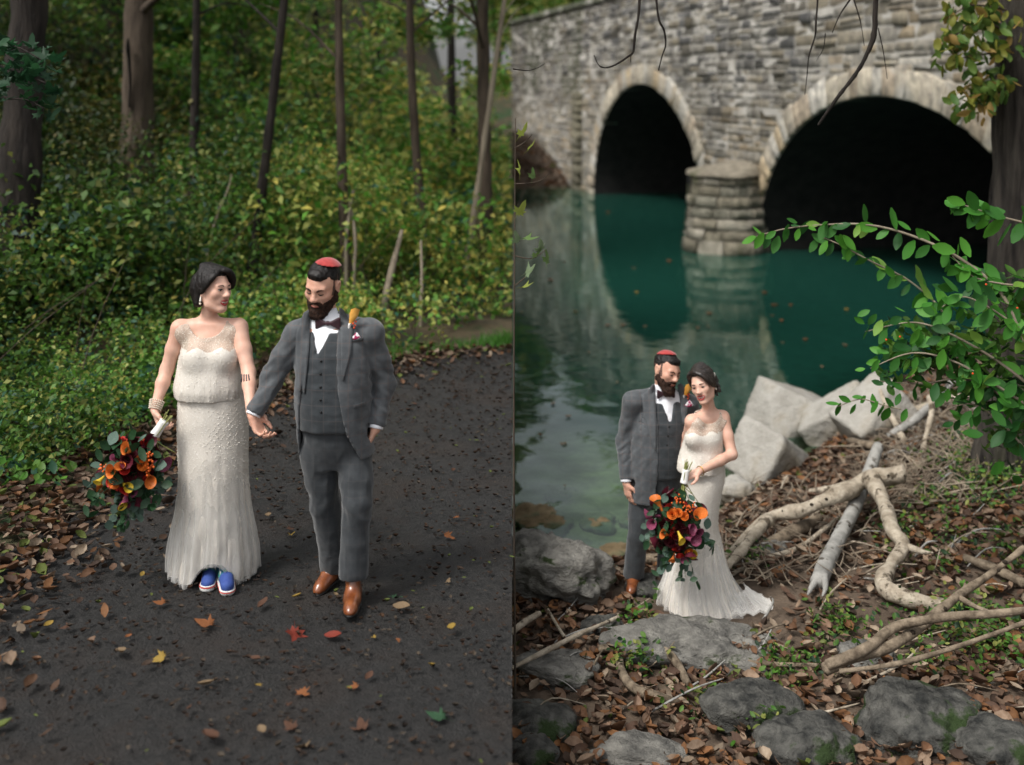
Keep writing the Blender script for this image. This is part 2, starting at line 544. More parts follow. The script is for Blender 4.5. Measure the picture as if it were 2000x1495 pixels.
# backing wall with two arch openings, and its barrel vaults
ss = np.unique(np.concatenate([np.arange(0, BL + .1, .5)] + [c + (a) * np.cos(np.linspace(0, np.pi, 41)) for c, a, b in ARCH]))
lo = np.zeros_like(ss) - 2.0
for c, a, b in ARCH:
    q = np.abs(ss - c) <= a + 1e-6
    lo[q] = b * np.sqrt(np.maximum(0, 1 - ((ss[q] - c) / a) ** 2)) - 0.0
V = np.concatenate([bpt(ss, lo, .004), bpt(ss, np.full_like(ss, BH), .004), bpt(ss, np.full_like(ss, BH), -12), bpt(ss, lo, -12)])
n = len(ss); i = np.arange(n - 1)
Q = np.concatenate([np.stack([i + k * n, i + 1 + k * n, i + 1 + (k + 1) * n, i + (k + 1) * n], 1) for k in (0, 1, 2)])
bw = MB().add(V, Q).obj('core_wall', M['mortar'], root, False, loc=bloc)
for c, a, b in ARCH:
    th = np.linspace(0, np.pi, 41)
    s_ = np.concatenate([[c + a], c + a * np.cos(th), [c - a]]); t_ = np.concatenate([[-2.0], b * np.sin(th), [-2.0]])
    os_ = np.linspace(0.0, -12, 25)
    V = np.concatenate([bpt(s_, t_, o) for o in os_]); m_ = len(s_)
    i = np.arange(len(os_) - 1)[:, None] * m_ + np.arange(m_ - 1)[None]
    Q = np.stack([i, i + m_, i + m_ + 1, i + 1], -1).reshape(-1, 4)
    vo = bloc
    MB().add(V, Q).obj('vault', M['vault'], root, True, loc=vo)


def stone_np(corn, proud, depth=0.12, inset=0.018, jit=0.01, rng=RNG):
    """dressed stone: corn = four (s,t) corners counter-clockwise; faces outward"""
    corn = np.array(corn, float)
    cen = corn.mean(0)
    c1 = corn + rng.normal(size=(4, 2)) * jit
    dirs = cen - c1; ln = np.linalg.norm(dirs, axis=1, keepdims=True) + 1e-6
    c2 = c1 + dirs / ln * np.minimum(inset * 1.6, ln * .4)
    V = np.concatenate([bpt(c1[:, 0], c1[:, 1], -depth), bpt(c1[:, 0], c1[:, 1], proud - inset * .8), bpt(c2[:, 0], c2[:, 1], proud + rng.normal(size=4) * 0.008)])
    k = np.arange(4); k2 = (k + 1) % 4
    Q = np.concatenate([np.stack([k, k2, 4 + k2, 4 + k], 1), np.stack([4 + k, 4 + k2, 8 + k2, 8 + k], 1), [[8, 9, 10, 11]]])
    return V, Q


def stone_col(s, t, rng):
    base = np.array([(0.33, 0.29, 0.22), (0.29, 0.265, 0.22), (0.27, 0.255, 0.23), (0.37, 0.33, 0.265), (0.22, 0.215, 0.20), (0.34, 0.27, 0.18)])[rng.integers(6)]
    up = np.array([(0.075, 0.080, 0.095), (0.11, 0.112, 0.12), (0.16, 0.155, 0.145), (0.21, 0.185, 0.14), (0.13, 0.12, 0.105)])[rng.integers(5)]
    pale = np.array([(0.5, 0.48, 0.44), (0.42, 0.40, 0.36)])[rng.integers(2)]
    w = float(sstep(3.4, 5.6, t + 0.9 * n2(np.array([s]), np.array([t]), 0.22, 2, 31)[0] + rng.normal() * .25 + 0.5 * (s < 26) + .9 * (22 < s < 31) - 1.2 * (s > 32)))
    c = base * (1 - w) + up * w
    if rng.random() < 0.09: c = c * .35 + pale * .65
    if s < 13 and t > 2.5:   # mossy upper left end
        g_ = float(sstep(0.0, 0.5, n2(np.array([s]), np.array([t]), 0.5, 3, 12)[0] + (t - 4.2) * .25))
        c = c * (1 - .7 * g_) + np.array((0.045, 0.06, 0.022)) * .7 * g_
    return (c * .68 + np.array((0.205, 0.192, 0.165)) * .32) * rng.uniform(.86, 1.12)


rg = np.random.default_rng(11)
stones = []
t = -0.9; row = 0
while t < BH - 0.02:
    h = rg.uniform(.13, .30)
    if t + h > BH - 0.12: h = BH - t
    s = -rg.random() * .4
    while s < BL:
        w = rg.uniform(.24, .75) * (1.35 if h > .22 else 1)
        s0, s1 = max(s, 0), min(s + w, BL)
        s += w
        tm = t + h / 2
        ok = True
        for c, a, b in ARCH:
            A_, B_ = a + RING * .86, b + RING * .86
            if t < B_ and tm < B_:
                half = A_ * math.sqrt(max(0, 1 - (max(tm, 0) / B_) ** 2))
                l, r = c - half, c + half
                if s0 >= l and s1 <= r: ok = False
                elif s0 < l < s1: s1 = l if l - s0 >= s1 - r else s1
                elif s0 < r < s1: s0 = r
        if ok and s1 - s0 > .07:
            if h > .19 and rg.random() < .38:
                hm = t + h * rg.uniform(.38, .62)
                stones += [(s0, s1, t, hm), (s0, s1, hm, t + h)]
            else: stones.append((s0, s1, t, t + h))
    t += h
pieces = []
for (s0, s1, t0, t1) in stones:
    gp = 0.012
    pr = rg.uniform(0.006, 0.020) + (0.04 if rg.random() < .03 else 0)
    V, Q = stone_np([(s0 + gp, t0 + gp), (s1 - gp, t0 + gp), (s1 - gp, t1 - gp), (s0 + gp, t1 - gp)], pr, rng=rg, jit=.014, inset=.010)
    sc, tc_ = (s0 + s1) / 2, (t0 + t1) / 2
    p = bpt(sc, tc_)
    size = (s1 - s0) * (t1 - t0) / (p[1] ** 2) if (p[1] > 12 and abs(p[0] / p[1] * F) < 960 and ZC - p[2] > -3.2 * p[1] / 40 - 1 and p[2] - ZC < HY * p[1] / F) else 0
    pieces.append((size, V, Q, stone_col(sc, tc_, rg)))
order = sorted(range(len(pieces)), key=lambda i: -pieces[i][0])
rest = MB()
for r_, i in enumerate(order):
    _, V, Q, c = pieces[i]
    if r_ < 300:
        mobj('stone', V - bloc, Q, M['stone'], root, False, np.broadcast_to(c, (len(V), 3)))
    else:
        rest.add(V, Q, col=c)
o = rest.obj('smaller_stone', M['stone'], root, False, loc=bloc); tag(o, kind='stuff')
# voussoirs
rv = np.random.default_rng(5)
for (c, a, b), nv in zip(ARCH, (36, 40)):
    th = np.linspace(-0.04, np.pi + 0.04, 400)
    xs_, ys_ = a * np.cos(th), b * np.sin(th)
    ln = np.concatenate([[0], np.cumsum(np.hypot(np.diff(xs_), np.diff(ys_)))])
    w = rv.uniform(.7, 1.35, nv); cut = np.concatenate([[0], np.cumsum(w)]) / w.sum() * ln[-1]
    tt = np.interp(cut, ln, th)
    for k in range(nv):
        cs = []
        R = RING * rv.uniform(.9, 1.1)
        for q, rad in ((tt[k], 0), (tt[k + 1], 0), (tt[k + 1], R), (tt[k], R)):
            nx_, ny_ = math.cos(q) / a, math.sin(q) / b
            l_ = math.hypot(nx_, ny_)
            cs.append((c + a * math.cos(q) + nx_ / l_ * rad, b * math.sin(q) + ny_ / l_ * rad))
        cs = cs[::-1] if True else cs
        cs = np.array(cs); cs += (cs.mean(0) - cs) * 0.035
        V, Q = stone_np(cs, 0.07 + rv.uniform(-.02, .03), depth=.45, inset=.02, jit=.006, rng=rv)
        base = np.array([(0.46, 0.42, 0.35), (0.44, 0.36, 0.25), (0.42, 0.38, 0.32), (0.52, 0.50, 0.46), (0.40, 0.34, 0.27)])[rv.integers(5)] * rv.uniform(.8, 1.1)
        mobj('voussoir', V - bloc, Q[:, ::-1], M['stone'], root, False, np.broadcast_to(base, (len(V), 3)))
# coping
cw = rg.uniform(.8, 1.3, 60); cs_ = np.concatenate([[0], np.cumsum(cw)])
for k in range(60):
    if cs_[k] > BL: break
    s0, s1 = cs_[k] + .01, cs_[k + 1] - .01
    V = np.concatenate([bpt([s0, s1, s1, s0], [BH + .004] * 4, [.1, .1, -.5, -.5]), bpt([s0, s1, s1, s0], [BH + .2] * 4, [.06, .06, -.46, -.46])])
    Q = [(0, 1, 5, 4), (1, 2, 6, 5), (2, 3, 7, 6), (3, 0, 4, 7), (4, 5, 6, 7)]
    mobj('coping_stone', V - bloc, Q, M['stone'], root, False, np.broadcast_to(np.array((0.09, 0.1, 0.07)) * rg.uniform(.7, 1.3), (8, 3)))
# pilaster left of the far arch
t = -0.6
while t < 3.4:
    h = rg.uniform(.22, .4)
    V, Q = stone_np([(12.1, t), (12.95, t), (12.95, t + h - .015), (12.1, t + h - .015)], .22, depth=.05, rng=rg, jit=.015)
    mobj('pilaster_stone', V - bloc, Q, M['stone'], root, False, np.broadcast_to(np.array((0.17, 0.16, 0.12)) * rg.uniform(.6, 1.3), (12, 3)))
    t += h
# the round cutwater of the pier, coursed stones
pc = np.array([5.12, 26.95]); pr_ = empty('bridge_pier', (*pc, ZW), 'squat round stone pier standing in the water between the two arches', 'pier')
M['pierstone'] = mat('pierstone', (1, 1, 1), (0.6, 0.6, 0.58), scale=5, attr=True, rough=0.92, bump=1.0, bscale=10, c3=(0.07, 0.075, 0.035), scale3=0.9, lo3=0.56, hi3=0.66, bdist=0.05)


def rad_at(z): return 1.03 - 0.115 * z
tl = [-0.9, -.45, -0.02, 0.30, .56, .82, 1.06, 1.32, 1.58, 1.80]
core = []
for k, z in enumerate((-1.0, 1.8)):
    th = np.linspace(0, 2 * np.pi, 24, endpoint=False)
    core.append(np.stack([np.cos(th) * (rad_at(z) - .08), np.sin(th) * (rad_at(z) - .08), np.full(24, z)], 1))
k = np.arange(24)
MB().add(np.concatenate(core), np.stack([k, (k + 1) % 24, 24 + (k + 1) % 24, 24 + k], 1)).obj('core', M['mortar'], pr_)
MB().add(np.concatenate([bpt(np.array([26.2, 27.6, 27.6, 26.2]), [-1] * 4, [.9, .9, -.2, -.2]), bpt(np.array([26.2, 27.6, 27.6, 26.2]), [1.78] * 4, [.9, .9, -.2, -.2])]) - np.array([*pc, ZW]),
         [(0, 1, 5, 4), (1, 2, 6, 5), (2, 3, 7, 6), (3, 0, 4, 7), (4, 5, 6, 7)]).obj('back_block', M['pierstone'], pr_, False)
for r_ in range(len(tl) - 1):
    a0 = rg.random() * 2
    angs = [a0]
    while angs[-1] < a0 + 2 * math.pi - .3: angs.append(angs[-1] + rg.uniform(.35, .75))
    angs[-1] = a0 + 2 * math.pi
    for q0, q1 in zip(angs[:-1], angs[1:]):
        if q1 - q0 < .12: continue
        na = 4; th = np.linspace(q0 + .012, q1 - .012, na)
        z0, z1 = tl[r_] + .008 + rg.normal() * .01, tl[r_ + 1] - .008 + rg.normal() * .01
        pd = rg.uniform(-.02, .05)
        V = []
        for z, ins in ((z0, 0), (z0 + .03, .03), (z1 - .03, .03), (z1, 0)):
            R = rad_at(z) - .035 + (pd if ins else 0)
            b_ = rg.normal(size=na) * .012
            V.append(np.stack([np.cos(th) * (R + b_ + (0.02 if ins else 0)), np.sin(th) * (R + b_ + (.02 if ins else 0)), np.full(na, z)], 1))
        V.append(np.stack([np.cos(th) * .7, np.sin(th) * .7, np.full(na, z1)], 1)); V.append(np.stack([np.cos(th) * .7, np.sin(th) * .7, np.full(na, z0)], 1))
        V = np.concatenate(V)
        Q = [(j * na + i, j * na + i + 1, (j + 1) * na + i + 1, (j + 1) * na + i) for j in range(4) for i in range(na - 1)]
        for e in (0, na - 1):
            Q += [(e, na + e, 4 * na + e, 5 * na + e), (na + e, 2 * na + e, 3 * na + e, 4 * na + e)]
        c = np.array([(0.30, 0.27, 0.21), (0.25, 0.225, 0.17), (0.36, 0.33, 0.27), (0.2, 0.19, 0.15)])[rg.integers(4)] * rg.uniform(.85, 1.15)
        mobj('stone', V, Q, M['pierstone'], pr_, False, np.broadcast_to(c, (len(V), 3)))
# sloping cap
th = np.linspace(0, 2 * np.pi, 28, endpoint=False)
V = np.concatenate([np.stack([np.cos(th) * r * (1 + .05 * np.sin(3 * th)), np.sin(th) * r, np.full(28, z) + .02 * np.sin(5 * th)], 1) for r, z in ((.93, 1.80), (.90, 1.88), (.55, 2.02), (.12, 2.12))])
k = np.arange(28)
Q = np.concatenate([np.stack([j * 28 + k, j * 28 + (k + 1) % 28, (j + 1) * 28 + (k + 1) % 28, (j + 1) * 28 + k], 1) for j in range(3)])
V[:, 0] += np.repeat([0, 0, .25, .5], 28)
mobj('cap', V, Q, M['pierstone'], pr_, True, np.broadcast_to(np.array((0.26, 0.23, 0.18)), (len(V), 3)))
# ================================================================ the wood on the left
rf = np.random.default_rng(21)


def in_view(C, margin=250):
    px = 1000 + C[:, 0] / np.maximum(C[:, 1], .1) * F
    py = HY + (ZC - C[:, 2]) / np.maximum(C[:, 1], .1) * F
    return (px > -margin) & (py > -margin) & (px < 1000 + margin * 0) & (C[:, 1] > 3)


def tree(name, base, pts, rad, label, group=None, bark='bark', crown=None, limbs=(), kinds=('green', 'olive'), w=(3, 1), lsize=.12, cat='tree'):
    root = empty(name, base, label, cat, group)
    b = np.array(base)
    mb = MB(); mb.tube(pts, rad, seg=12, n=8, rough=.18, seed=int(rf.integers(999)), rscale=5)
    mb.obj('trunk', M[bark], root, loc=b)
    for lp, lr in limbs:
        MB().tube(lp, lr, seg=6, n=6, rough=.1).obj('limb', M[bark], root, loc=b)
    if crown:
        C, S_ = [], []
        for (c, r, n) in crown:
            k = max(3, n // 45)
            cc = rf.normal(size=(k, 3)); cc /= np.linalg.norm(cc, axis=1, keepdims=True)
            cc = np.array(c) + cc * rf.random((k, 1)) ** .5 * np.array(r)
            q = cc[rf.integers(k, size=n)] + rf.normal(size=(n, 3)) * np.array(r).mean() * .13 * np.array((1.3, 1.3, .6))
            C.append(q)
        C = np.concatenate(C)
        V, Q = leaves_np(C, lsize * rf.uniform(.7, 1.25, len(C)), rf, tilt=.8)
        mobj('crown', V - b, Q, M['leaf'], root, True, np.repeat(leafcol(len(C), kinds, w, rf), 4, 0))
    return root


def up(px0, py0, px1, d, z1, bend=0.0, n=5, off=0):
    """trunk points from the ground at a pixel to height z1, leaning towards px1 at the frame's top"""
    p0 = np.array(P(px0, py0, d)); g = float(zleft(p0[0], p0[1])); p0[2] = min(p0[2], g) - .15
    topz = ZC + HY * d / F
    x1 = (px1 - 1000) * d / F
    sl = (x1 - p0[0]) / max(topz - p0[2], .5)
    out = []
    for k in range(n):
        t = k / (n - 1); z = p0[2] + (z1 - p0[2]) * t
        out.append((p0[0] + sl * (z - p0[2]) + bend * math.sin(math.pi * t * 1.3) + off, p0[1] + .1 * math.sin(3 * t), z))
    return out


def crown_for(pts, r=2.2, n=3500, z=None):
    t = np.array(pts[-1])
    return [((t[0], t[1], (z or t[2]) - r * .5), (r, r, r * .8), n)]


specs = [
    # px0, py0, px1, d, r0, r1, bend, bark, label
    (22, 320, 50, 11.0, .20, .17, 0, 'bark_dark', 'massive dark trunk at the far left edge of the wood behind maple leaves'),
    (262, 225, 266, 15.0, .215, .165, 0, 'bark', 'thick brown straight trunk with a dark hollow slit on the hillside'),
    (368, 360, 372, 14.0, .058, .045, .05, 'bark_dark', 'thin dark upright trunk just right of the thick brown trunk'),
    (484, 420, 552, 13.0, .060, .045, 0, 'bark_dark', 'slim dark trunk leaning right, above the gap between the couple'),
    (682, 530, 672, 13.0, .055, .042, -.08, 'bark', 'slim brown trunk rising straight behind the man in grey'),
    (838, 370, 818, 15.0, .062, .05, -.14, 'bark', 'slim curved brown trunk bowed to the left, right of the man'),
    (950, 400, 942, 15.5, .095, .07, 0, 'bark', 'brown rough trunk nearest the stone bridge'),
    (903, 420, 985, 15.0, .04, .03, 0, 'bark_pale', 'thin pale stem slanting across the brown rough trunk'),
    (310, 120, 325, 24.0, .12, .08, .1, 'bark_dark', 'far dim trunk just right of the thick brown trunk'),
    (128, 170, 118, 22.0, .07, .05, 0, 'bark', 'far thin trunk between the massive dark trunk and the thick brown one'),
    (610, 210, 605, 23.0, .07, .05, .1, 'bark_dark', 'far thin trunk between the leaning trunk and the one behind the man'),
    (740, 190, 745, 24.0, .09, .06, -.1, 'bark_dark', 'far thin trunk left of the curved brown trunk'),
    (885, 180, 880, 26.0, .10, .07, 0, 'bark_dark', 'far dark trunk right of the curved brown trunk'),
]
for i, (px0, py0, px1, d, r0, r1, bend, bk_, lab) in enumerate(specs):
    tz = ZC + HY * d / F + (4.5 if d < 20 else 5.5)
    pts = up(px0, py0, px1, d, tz, bend, 6)
    rad = list(np.linspace(r0 * 1.12, r1 * .6, 6)); rad[0] = r0 * 1.35
    limbs = []
    for k in range(4):
        q = pts[2 + k % 3]; a = rf.uniform(0, 6.28); l_ = rf.uniform(.8, 2.0)
        q = np.array(q) + np.array([0, 0, rf.uniform(-.3, .5)])
        e = q + np.array([math.cos(a) * l_, math.sin(a) * l_, l_ * rf.uniform(.1, .6)])
        limbs.append(([q, (q + e) / 2 + np.array([0, 0, .12]), e], [r1 * .4, r1 * .25, r1 * .1]))
    yl = px0 > 560
    tree('forest_tree', pts[0], pts, rad, lab, 'trees of the wood', bk_, crown_for(pts, 2.2 if d < 20 else 3.0, 1100 if d < 20 else 2200, tz + .3), limbs,
         kinds=('green', 'bright', 'olive', 'yellow'), w=(5, 2, 3, .6) if yl else (6, 2, 1, .15), lsize=.13)
# hollow slit on the thick trunk
thick = [o for o in bpy.data.objects if o.get('label', '').startswith('thick brown')][0]
p = P(251, 130, 15.0); b = np.array(thick.location)
q = [np.array(P(250 + k, yy, 14.785 + .012 * i)) for i, (k, yy) in enumerate(((0, 75), (0, 95), (3, 130), (4, 170), (2, 210)))]
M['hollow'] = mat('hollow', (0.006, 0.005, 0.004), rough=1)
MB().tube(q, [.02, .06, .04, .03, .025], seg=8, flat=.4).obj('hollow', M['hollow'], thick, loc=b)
# pale dead saplings and stems nearer the path
for pl, rr_, lab in (([(402, 525), (408, 480), (425, 420), (446, 368), (452, 340)], (.028, .026, .022, .016, .008), 'pale dead sapling stem slanting up just behind the woman on the path'),
                     ([(676, 530), (676, 470), (682, 420), (690, 372)], (.032, .03, .026, .02), 'pale dead stem, the left one of a pair behind the skullcap'),
                     ([(692, 530), (694, 480), (690, 430), (680, 390)], (.028, .028, .024, .018), 'pale dead stem, the right one of a pair behind the skullcap'),
                     ([(752, 590), (762, 540), (775, 490), (785, 450)], (.06, .055, .05, .035), 'pale leaning broken stump among shrubs right of the man'),
                     ([(822, 600), (824, 540), (822, 470)], (.03, .026, .016), 'short pale stem in the shrubs under the curved trunk')):
    d = 12.6
    pts = [np.array(P(x, y, d + .15 * i)) for i, (x, y) in enumerate(pl)]
    gz = float(zleft(pts[0][0], pts[0][1])); pts = [np.array([pts[0][0], pts[0][1], gz - .1])] + pts[0:] if pts[0][2] > gz else pts
    rr2 = [q * .68 for q in [rr_[0]] * (len(pts) - len(pl)) + list(rr_)]
    o = MB().tube(pts, rr2, seg=8, rough=.15).obj('dead_stem', M['bark_pale'], None, loc=pts[0])
    tag(o, lab, 'dead tree', 'dead stems')


# undergrowth: one leafy mass over the hillside
def blob(cx, cy, cz, r, n, flat=.75):
    u_ = rf.normal(size=(n, 3)); u_ /= np.linalg.norm(u_, axis=1, keepdims=True)
    rr_ = rf.random((n, 1)) ** .35
    C = u_ * rr_ * np.array([r, r, r * flat]) + np.array([cx, cy, cz])
    return C + rf.normal(size=C.shape) * .05


Cs, Ss, Ks = [], [], []
tries = 0; nb = 0
while nb < 710 and tries < 20000:
    tries += 1
    y = 8 + 27 * rf.random() ** 1.5; x = -y * .60 * rf.random() ** .95 - .15
    u_ = float(dist_poly(np.array(x), np.array(y), EDGE))
    if u_ < .55: continue
    if x / y * F > -440 and y > 19 and rf.random() < .6: continue
    near = u_ < 2.2
    r = rf.uniform(.28, .5) if near else rf.uniform(.45, 1.0)
    if near and rf.random() < .2: continue
    z = HL(x, y)
    n = int(400 * r / .5) if y < 11 else int(300 * r / .5) if y < 16 else int(170 * r / .5)
    if not near and rf.random() < .45:
        z += max(0.0, float(n2(np.array([x]), np.array([y]), .28, 2, 91)[0])) * 1.5
    C = blob(x, y, z + r * .62, r, n)
    pxc = 1000 + x / y * F; pyc = HY + (ZC - z - r * .6) / y * F
    if rf.random() < .16 and not near:      # taller weeds with larger leaves
        C[:, 2] += rf.uniform(.2, .7); big = 1.45
    else: big = 1.0
    Cs.append(C); Ss.append(np.full(n, big) * np.full(n, (.05 if y < 10.5 else .068 if y < 16 else .11)) * rf.uniform(.8, 1.25))
    tone = float(np.clip(1 + .75 * n2(np.array([x]), np.array([y]), .35, 2, 44)[0], .35, 1.9)) * rf.uniform(.7, 1.35) * (1.35 if pxc > 560 else 1.1 if pxc > 330 else .85)  # patchy tone paints dark shaded hollows into the leaf colours
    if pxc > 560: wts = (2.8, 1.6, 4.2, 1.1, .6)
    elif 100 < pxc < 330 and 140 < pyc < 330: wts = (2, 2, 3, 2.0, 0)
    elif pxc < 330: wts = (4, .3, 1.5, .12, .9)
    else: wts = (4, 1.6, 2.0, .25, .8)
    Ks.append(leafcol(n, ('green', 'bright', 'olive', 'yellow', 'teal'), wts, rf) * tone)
    nb += 1
C = np.concatenate(Cs); C = np.where((C[:, :1] > -.01) * np.array([1, 0, 0], bool), -.01 - rf.random((len(C), 1)) * .3, C)
V, Q = leaves_np(C, np.concatenate(Ss) * rf.uniform(.6, 1.3, len(C)), rf, tilt=.75)
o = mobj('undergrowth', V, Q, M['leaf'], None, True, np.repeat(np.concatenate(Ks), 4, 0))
tag(o, 'dense green and yellowing undergrowth covering the hillside behind the path', 'undergrowth', kind='stuff')
# understory foliage hanging between the trunks
Cs, Ks = [], []
for k in range(300):
    y = rf.uniform(14.5, 36); x = -y * .50 * rf.random() - .1
    pxc = 1000 + x / y * F
    z = HL(x, y) + rf.uniform(1.0, 5.0)
    if pxc > 560 and rf.random() < (.75 if y > 20 else .4): continue
    if y < 18.5 and 190 < pxc < 340: continue
    r = rf.uniform(.5, 1.1); n = 190
    C = blob(x, y, z, r, n, .45)
    if x + r > 0: C = C[C[:, 0] < -.02]
    Cs.append(C)
    wts = (3, 2.6, 4.2, 1.0) if pxc > 560 else (4, 3.2, 1.8, .2)
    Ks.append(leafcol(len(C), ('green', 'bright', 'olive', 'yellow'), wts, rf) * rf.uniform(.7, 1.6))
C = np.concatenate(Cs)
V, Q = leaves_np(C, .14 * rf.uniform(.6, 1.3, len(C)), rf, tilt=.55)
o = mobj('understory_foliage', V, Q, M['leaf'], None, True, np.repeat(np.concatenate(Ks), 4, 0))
tag(o, 'light green understory leaves hanging between the trunks of the wood', 'foliage', kind='stuff')
# thin stems in the undergrowth
mb = MB()
for k in range(150):
    y = 8 + 12 * rf.random(); x = -y * .5 * rf.random() - .2
    if float(dist_poly(np.array(x), np.array(y), EDGE)) < .7: continue
    z = HL(x, y); h = rf.uniform(.5, 1.5); a = rf.normal(size=2) * .35
    mb.tube([(x, y, z - .05), (x + a[0] * .5, y + a[1] * .5, z + h * .55), (x + a[0] * 1.4, y + a[1], z + h)], [.006, .004, .002], seg=4, n=3)
o = mb.obj('undergrowth_stems', M['bark']); tag(o, 'thin woody stems rising through the undergrowth', 'stems', kind='stuff')

# lobed leaf outline (maple) ---------------------------------------------------
def maple_np(curl=.15, seed=0):
    r_ = np.random.default_rng(seed)
    ang = np.radians([-90, -60, -35, -12, 5, 22, 40, 58, 74, 90, 106, 122, 140, 158, 175, 192, 215, 240])
    rad = np.array([.16, .36, .22, .52, .40, .72, .36, .46, .72, 1.0, .72, .46, .36, .72, .40, .52, .22, .36]) * .55
    x, y = np.cos(ang) * rad, np.sin(ang) * rad
    z = curl * ((x ** 2 * 2.2 + (y - .1) ** 2 * .8)) + r_.normal(size=len(x)) * .02 * (1 + curl * 2)
    V = np.concatenate([[(0, 0, 0)], np.stack([x, y, z], 1), [(0.0, -.45, .04)]])
    n = len(x); T = [(0, 1 + i, 1 + (i + 1) % n) for i in range(n)]
    T += [(0, 1, n + 1)]
    return V, np.array(T)


def oval_np(curl=.2, asp=.5, seed=0, nl=5):
    """curled oval leaf, 3 x nl grid"""
    r_ = np.random.default_rng(seed)
    V, Q = [], []
    for i in range(nl):
        t = i / (nl - 1); w = asp * .5 * math.sin(math.pi * min(max(t * .93 + .035, 0), 1)) ** .8
        for k in (-1, 0, 1):
            V.append((k * w, t - .5, curl * (4 * (t - .5) ** 2 * .35 + abs(k) * w * 1.5) + r_.normal() * .015))
    for i in range(nl - 1):
        for k in range(2):
            Q.append((i * 3 + k, i * 3 + k + 1, i * 3 + 4 + k, i * 3 + 3 + k))
    return np.array(V), np.array(Q)


def scatter_np(V0, C, size, rng, tilt=.3, frames_=None):
    n = len(C); size = np.broadcast_to(size, n)
    A, B, N = frames(n, rng, tilt) if frames_ is None else frames_
    V = C[:, None] + (V0[None, :, 0:1] * B[:, None] + V0[None, :, 1:2] * A[:, None] + V0[None, :, 2:3] * N[:, None]) * size[:, None, None]
    return V


# dark maple spray reaching in at the left edge
root = empty('maple_branch', P(-40, 150, 6.2), 'dark green maple leaves on a branch reaching in at the left edge', 'branch')
b = np.array(root.location)
for tw in ([P(-60, 120, 6.3), P(0, 130, 6.2), P(60, 150, 6.1), P(105, 170, 6.0)], [P(-60, 160, 6.3), P(0, 190, 6.2), P(50, 195, 6.1), P(85, 212, 6.0)], [P(-60, 60, 6.3), P(-10, 80, 6.2), P(40, 95, 6.1), P(85, 120, 6.0)]):
    MB().tube(tw, [.011, .009, .005, .003], seg=6).obj('twig', M['bark_dark'], root, loc=b)
V0, T0 = maple_np(.25, 2)
mls = []
for k in range(3):
    V0, T0 = maple_np(.2 + .1 * k, k)
    c = np.array([(0.010, 0.040, 0.016), (0.014, 0.055, 0.022), (0.02, 0.07, 0.026)][k])
    me = mesh_np('leaf', V0, T0, True, np.broadcast_to(c, (len(V0), 3))); me.materials.append(M['leaf']); mls.append(me)
for k in range(95):
    t = rf.random(); row_ = rf.integers(3)
    x = -30 + 140 * t; y = [80 + 45 * t, 120 + 50 * t, 165 + 45 * t][row_] + rf.normal() * 16
    p = P(x, y, 6.1 + rf.normal() * .12) - Vector(b)
    shared('leaf', mls[rf.integers(3)], p, (rf.normal() * .5 + .5, rf.normal() * .5, rf.uniform(0, 6.3)), rf.uniform(.11, .17), root)

# ================================================================ right side plants
rp = np.random.default_rng(33)
# trees beyond the bridge
for k, (x, y, h, lab) in enumerate(((-1.0, 62, 14, 'tall green tree beyond the mossy left end of the bridge, leftmost'), (6, 66, 16, 'tall green tree beyond the bridge above the far arch'),
                                (13, 60, 18, 'tall green tree beyond the bridge, right of the far arch'), (20, 56, 15, 'tall green tree beyond the bridge above the pier'),
                                (27, 48, 14, 'tall green tree beyond the bridge above the near arch'), (30, 36, 13, 'tall green tree beyond the bridge at the far right'), (2.2, 58, 9, 'young yellowing tree behind the mossy end of the bridge'))):
    z0 = -1 if x > 0 else 2
    pts = [(x, y, z0), (x + .3, y, z0 + h * .3), (x - .2, y, z0 + h * .6), (x, y, z0 + h * .9)]
    c = [((x + rp.normal() * 2.5, y + rp.normal() * 2, z0 + h * q), (h * .22, h * .22, h * .17), 3200) for q in (.35, .5, .65, .82)]
    tree('background_tree', pts[0], pts, [h * .02, h * .016, h * .011, h * .004], lab, 'trees beyond the bridge', 'bark', c, kinds=('green', 'olive', 'bright', 'yellow'), w=(3, 3, 1, .4), lsize=.42)

# the big tree at the right edge
M['ridged'] = mat('ridged', (0.010, 0.008, 0.007), (0.060, 0.052, 0.042), scale=10, stretch=(1, 1, .12), rough=.95, bump=1.0, bscale=16, bdist=.06, c3=(0.05, 0.055, 0.025), scale3=1.2, lo3=.55, hi3=.7)
tb = np.array(P(1962, 880, 10.0)); tb[2] = float(zright(tb[0], tb[1]))
cpts = [np.array([tb[0] + .02, tb[1], tb[2] - .2]), tb + np.array([.03, 0, .25]), np.array(P(1975, 700, 10.0)), np.array(P(1984, 450, 10.0)), np.array(P(1992, 200, 10.0)), np.array(P(1998, -40, 10.0)), np.array(P(2004, -400, 10.1)), np.array(P(2020, -1100, 10.4))]
V, Q, T = tube_np(cpts, [.38, .27, .235, .225, .22, .21, .17, .08], seg=72, n=14)
# vertical bark ridges as relief
ang = np.tile(np.arange(72), len(V[:-2]) // 72)
cyc = np.stack([np.cos(ang * 2 * np.pi / 72) * 6, np.sin(ang * 2 * np.pi / 72) * 6, V[:-2, 2] * 1.6], 1)
rdg = np.abs(fbm(cyc, 3, 4)) ** .7
cen, _ = smooth_path(cpts, [1] * 8, 14)
dd = V[:-2] - np.repeat(cen, 72, 0)
V[:-2] += dd / np.linalg.norm(dd, axis=1, keepdims=True) * (-.035 + .05 * rdg)[:, None]
root = empty('bank_tree', tb, 'dark ridged trunk of the tall tree at the right edge of the bank', 'tree')
MB().add(V, Q, T).obj('trunk', M['ridged'], root, loc=tb)
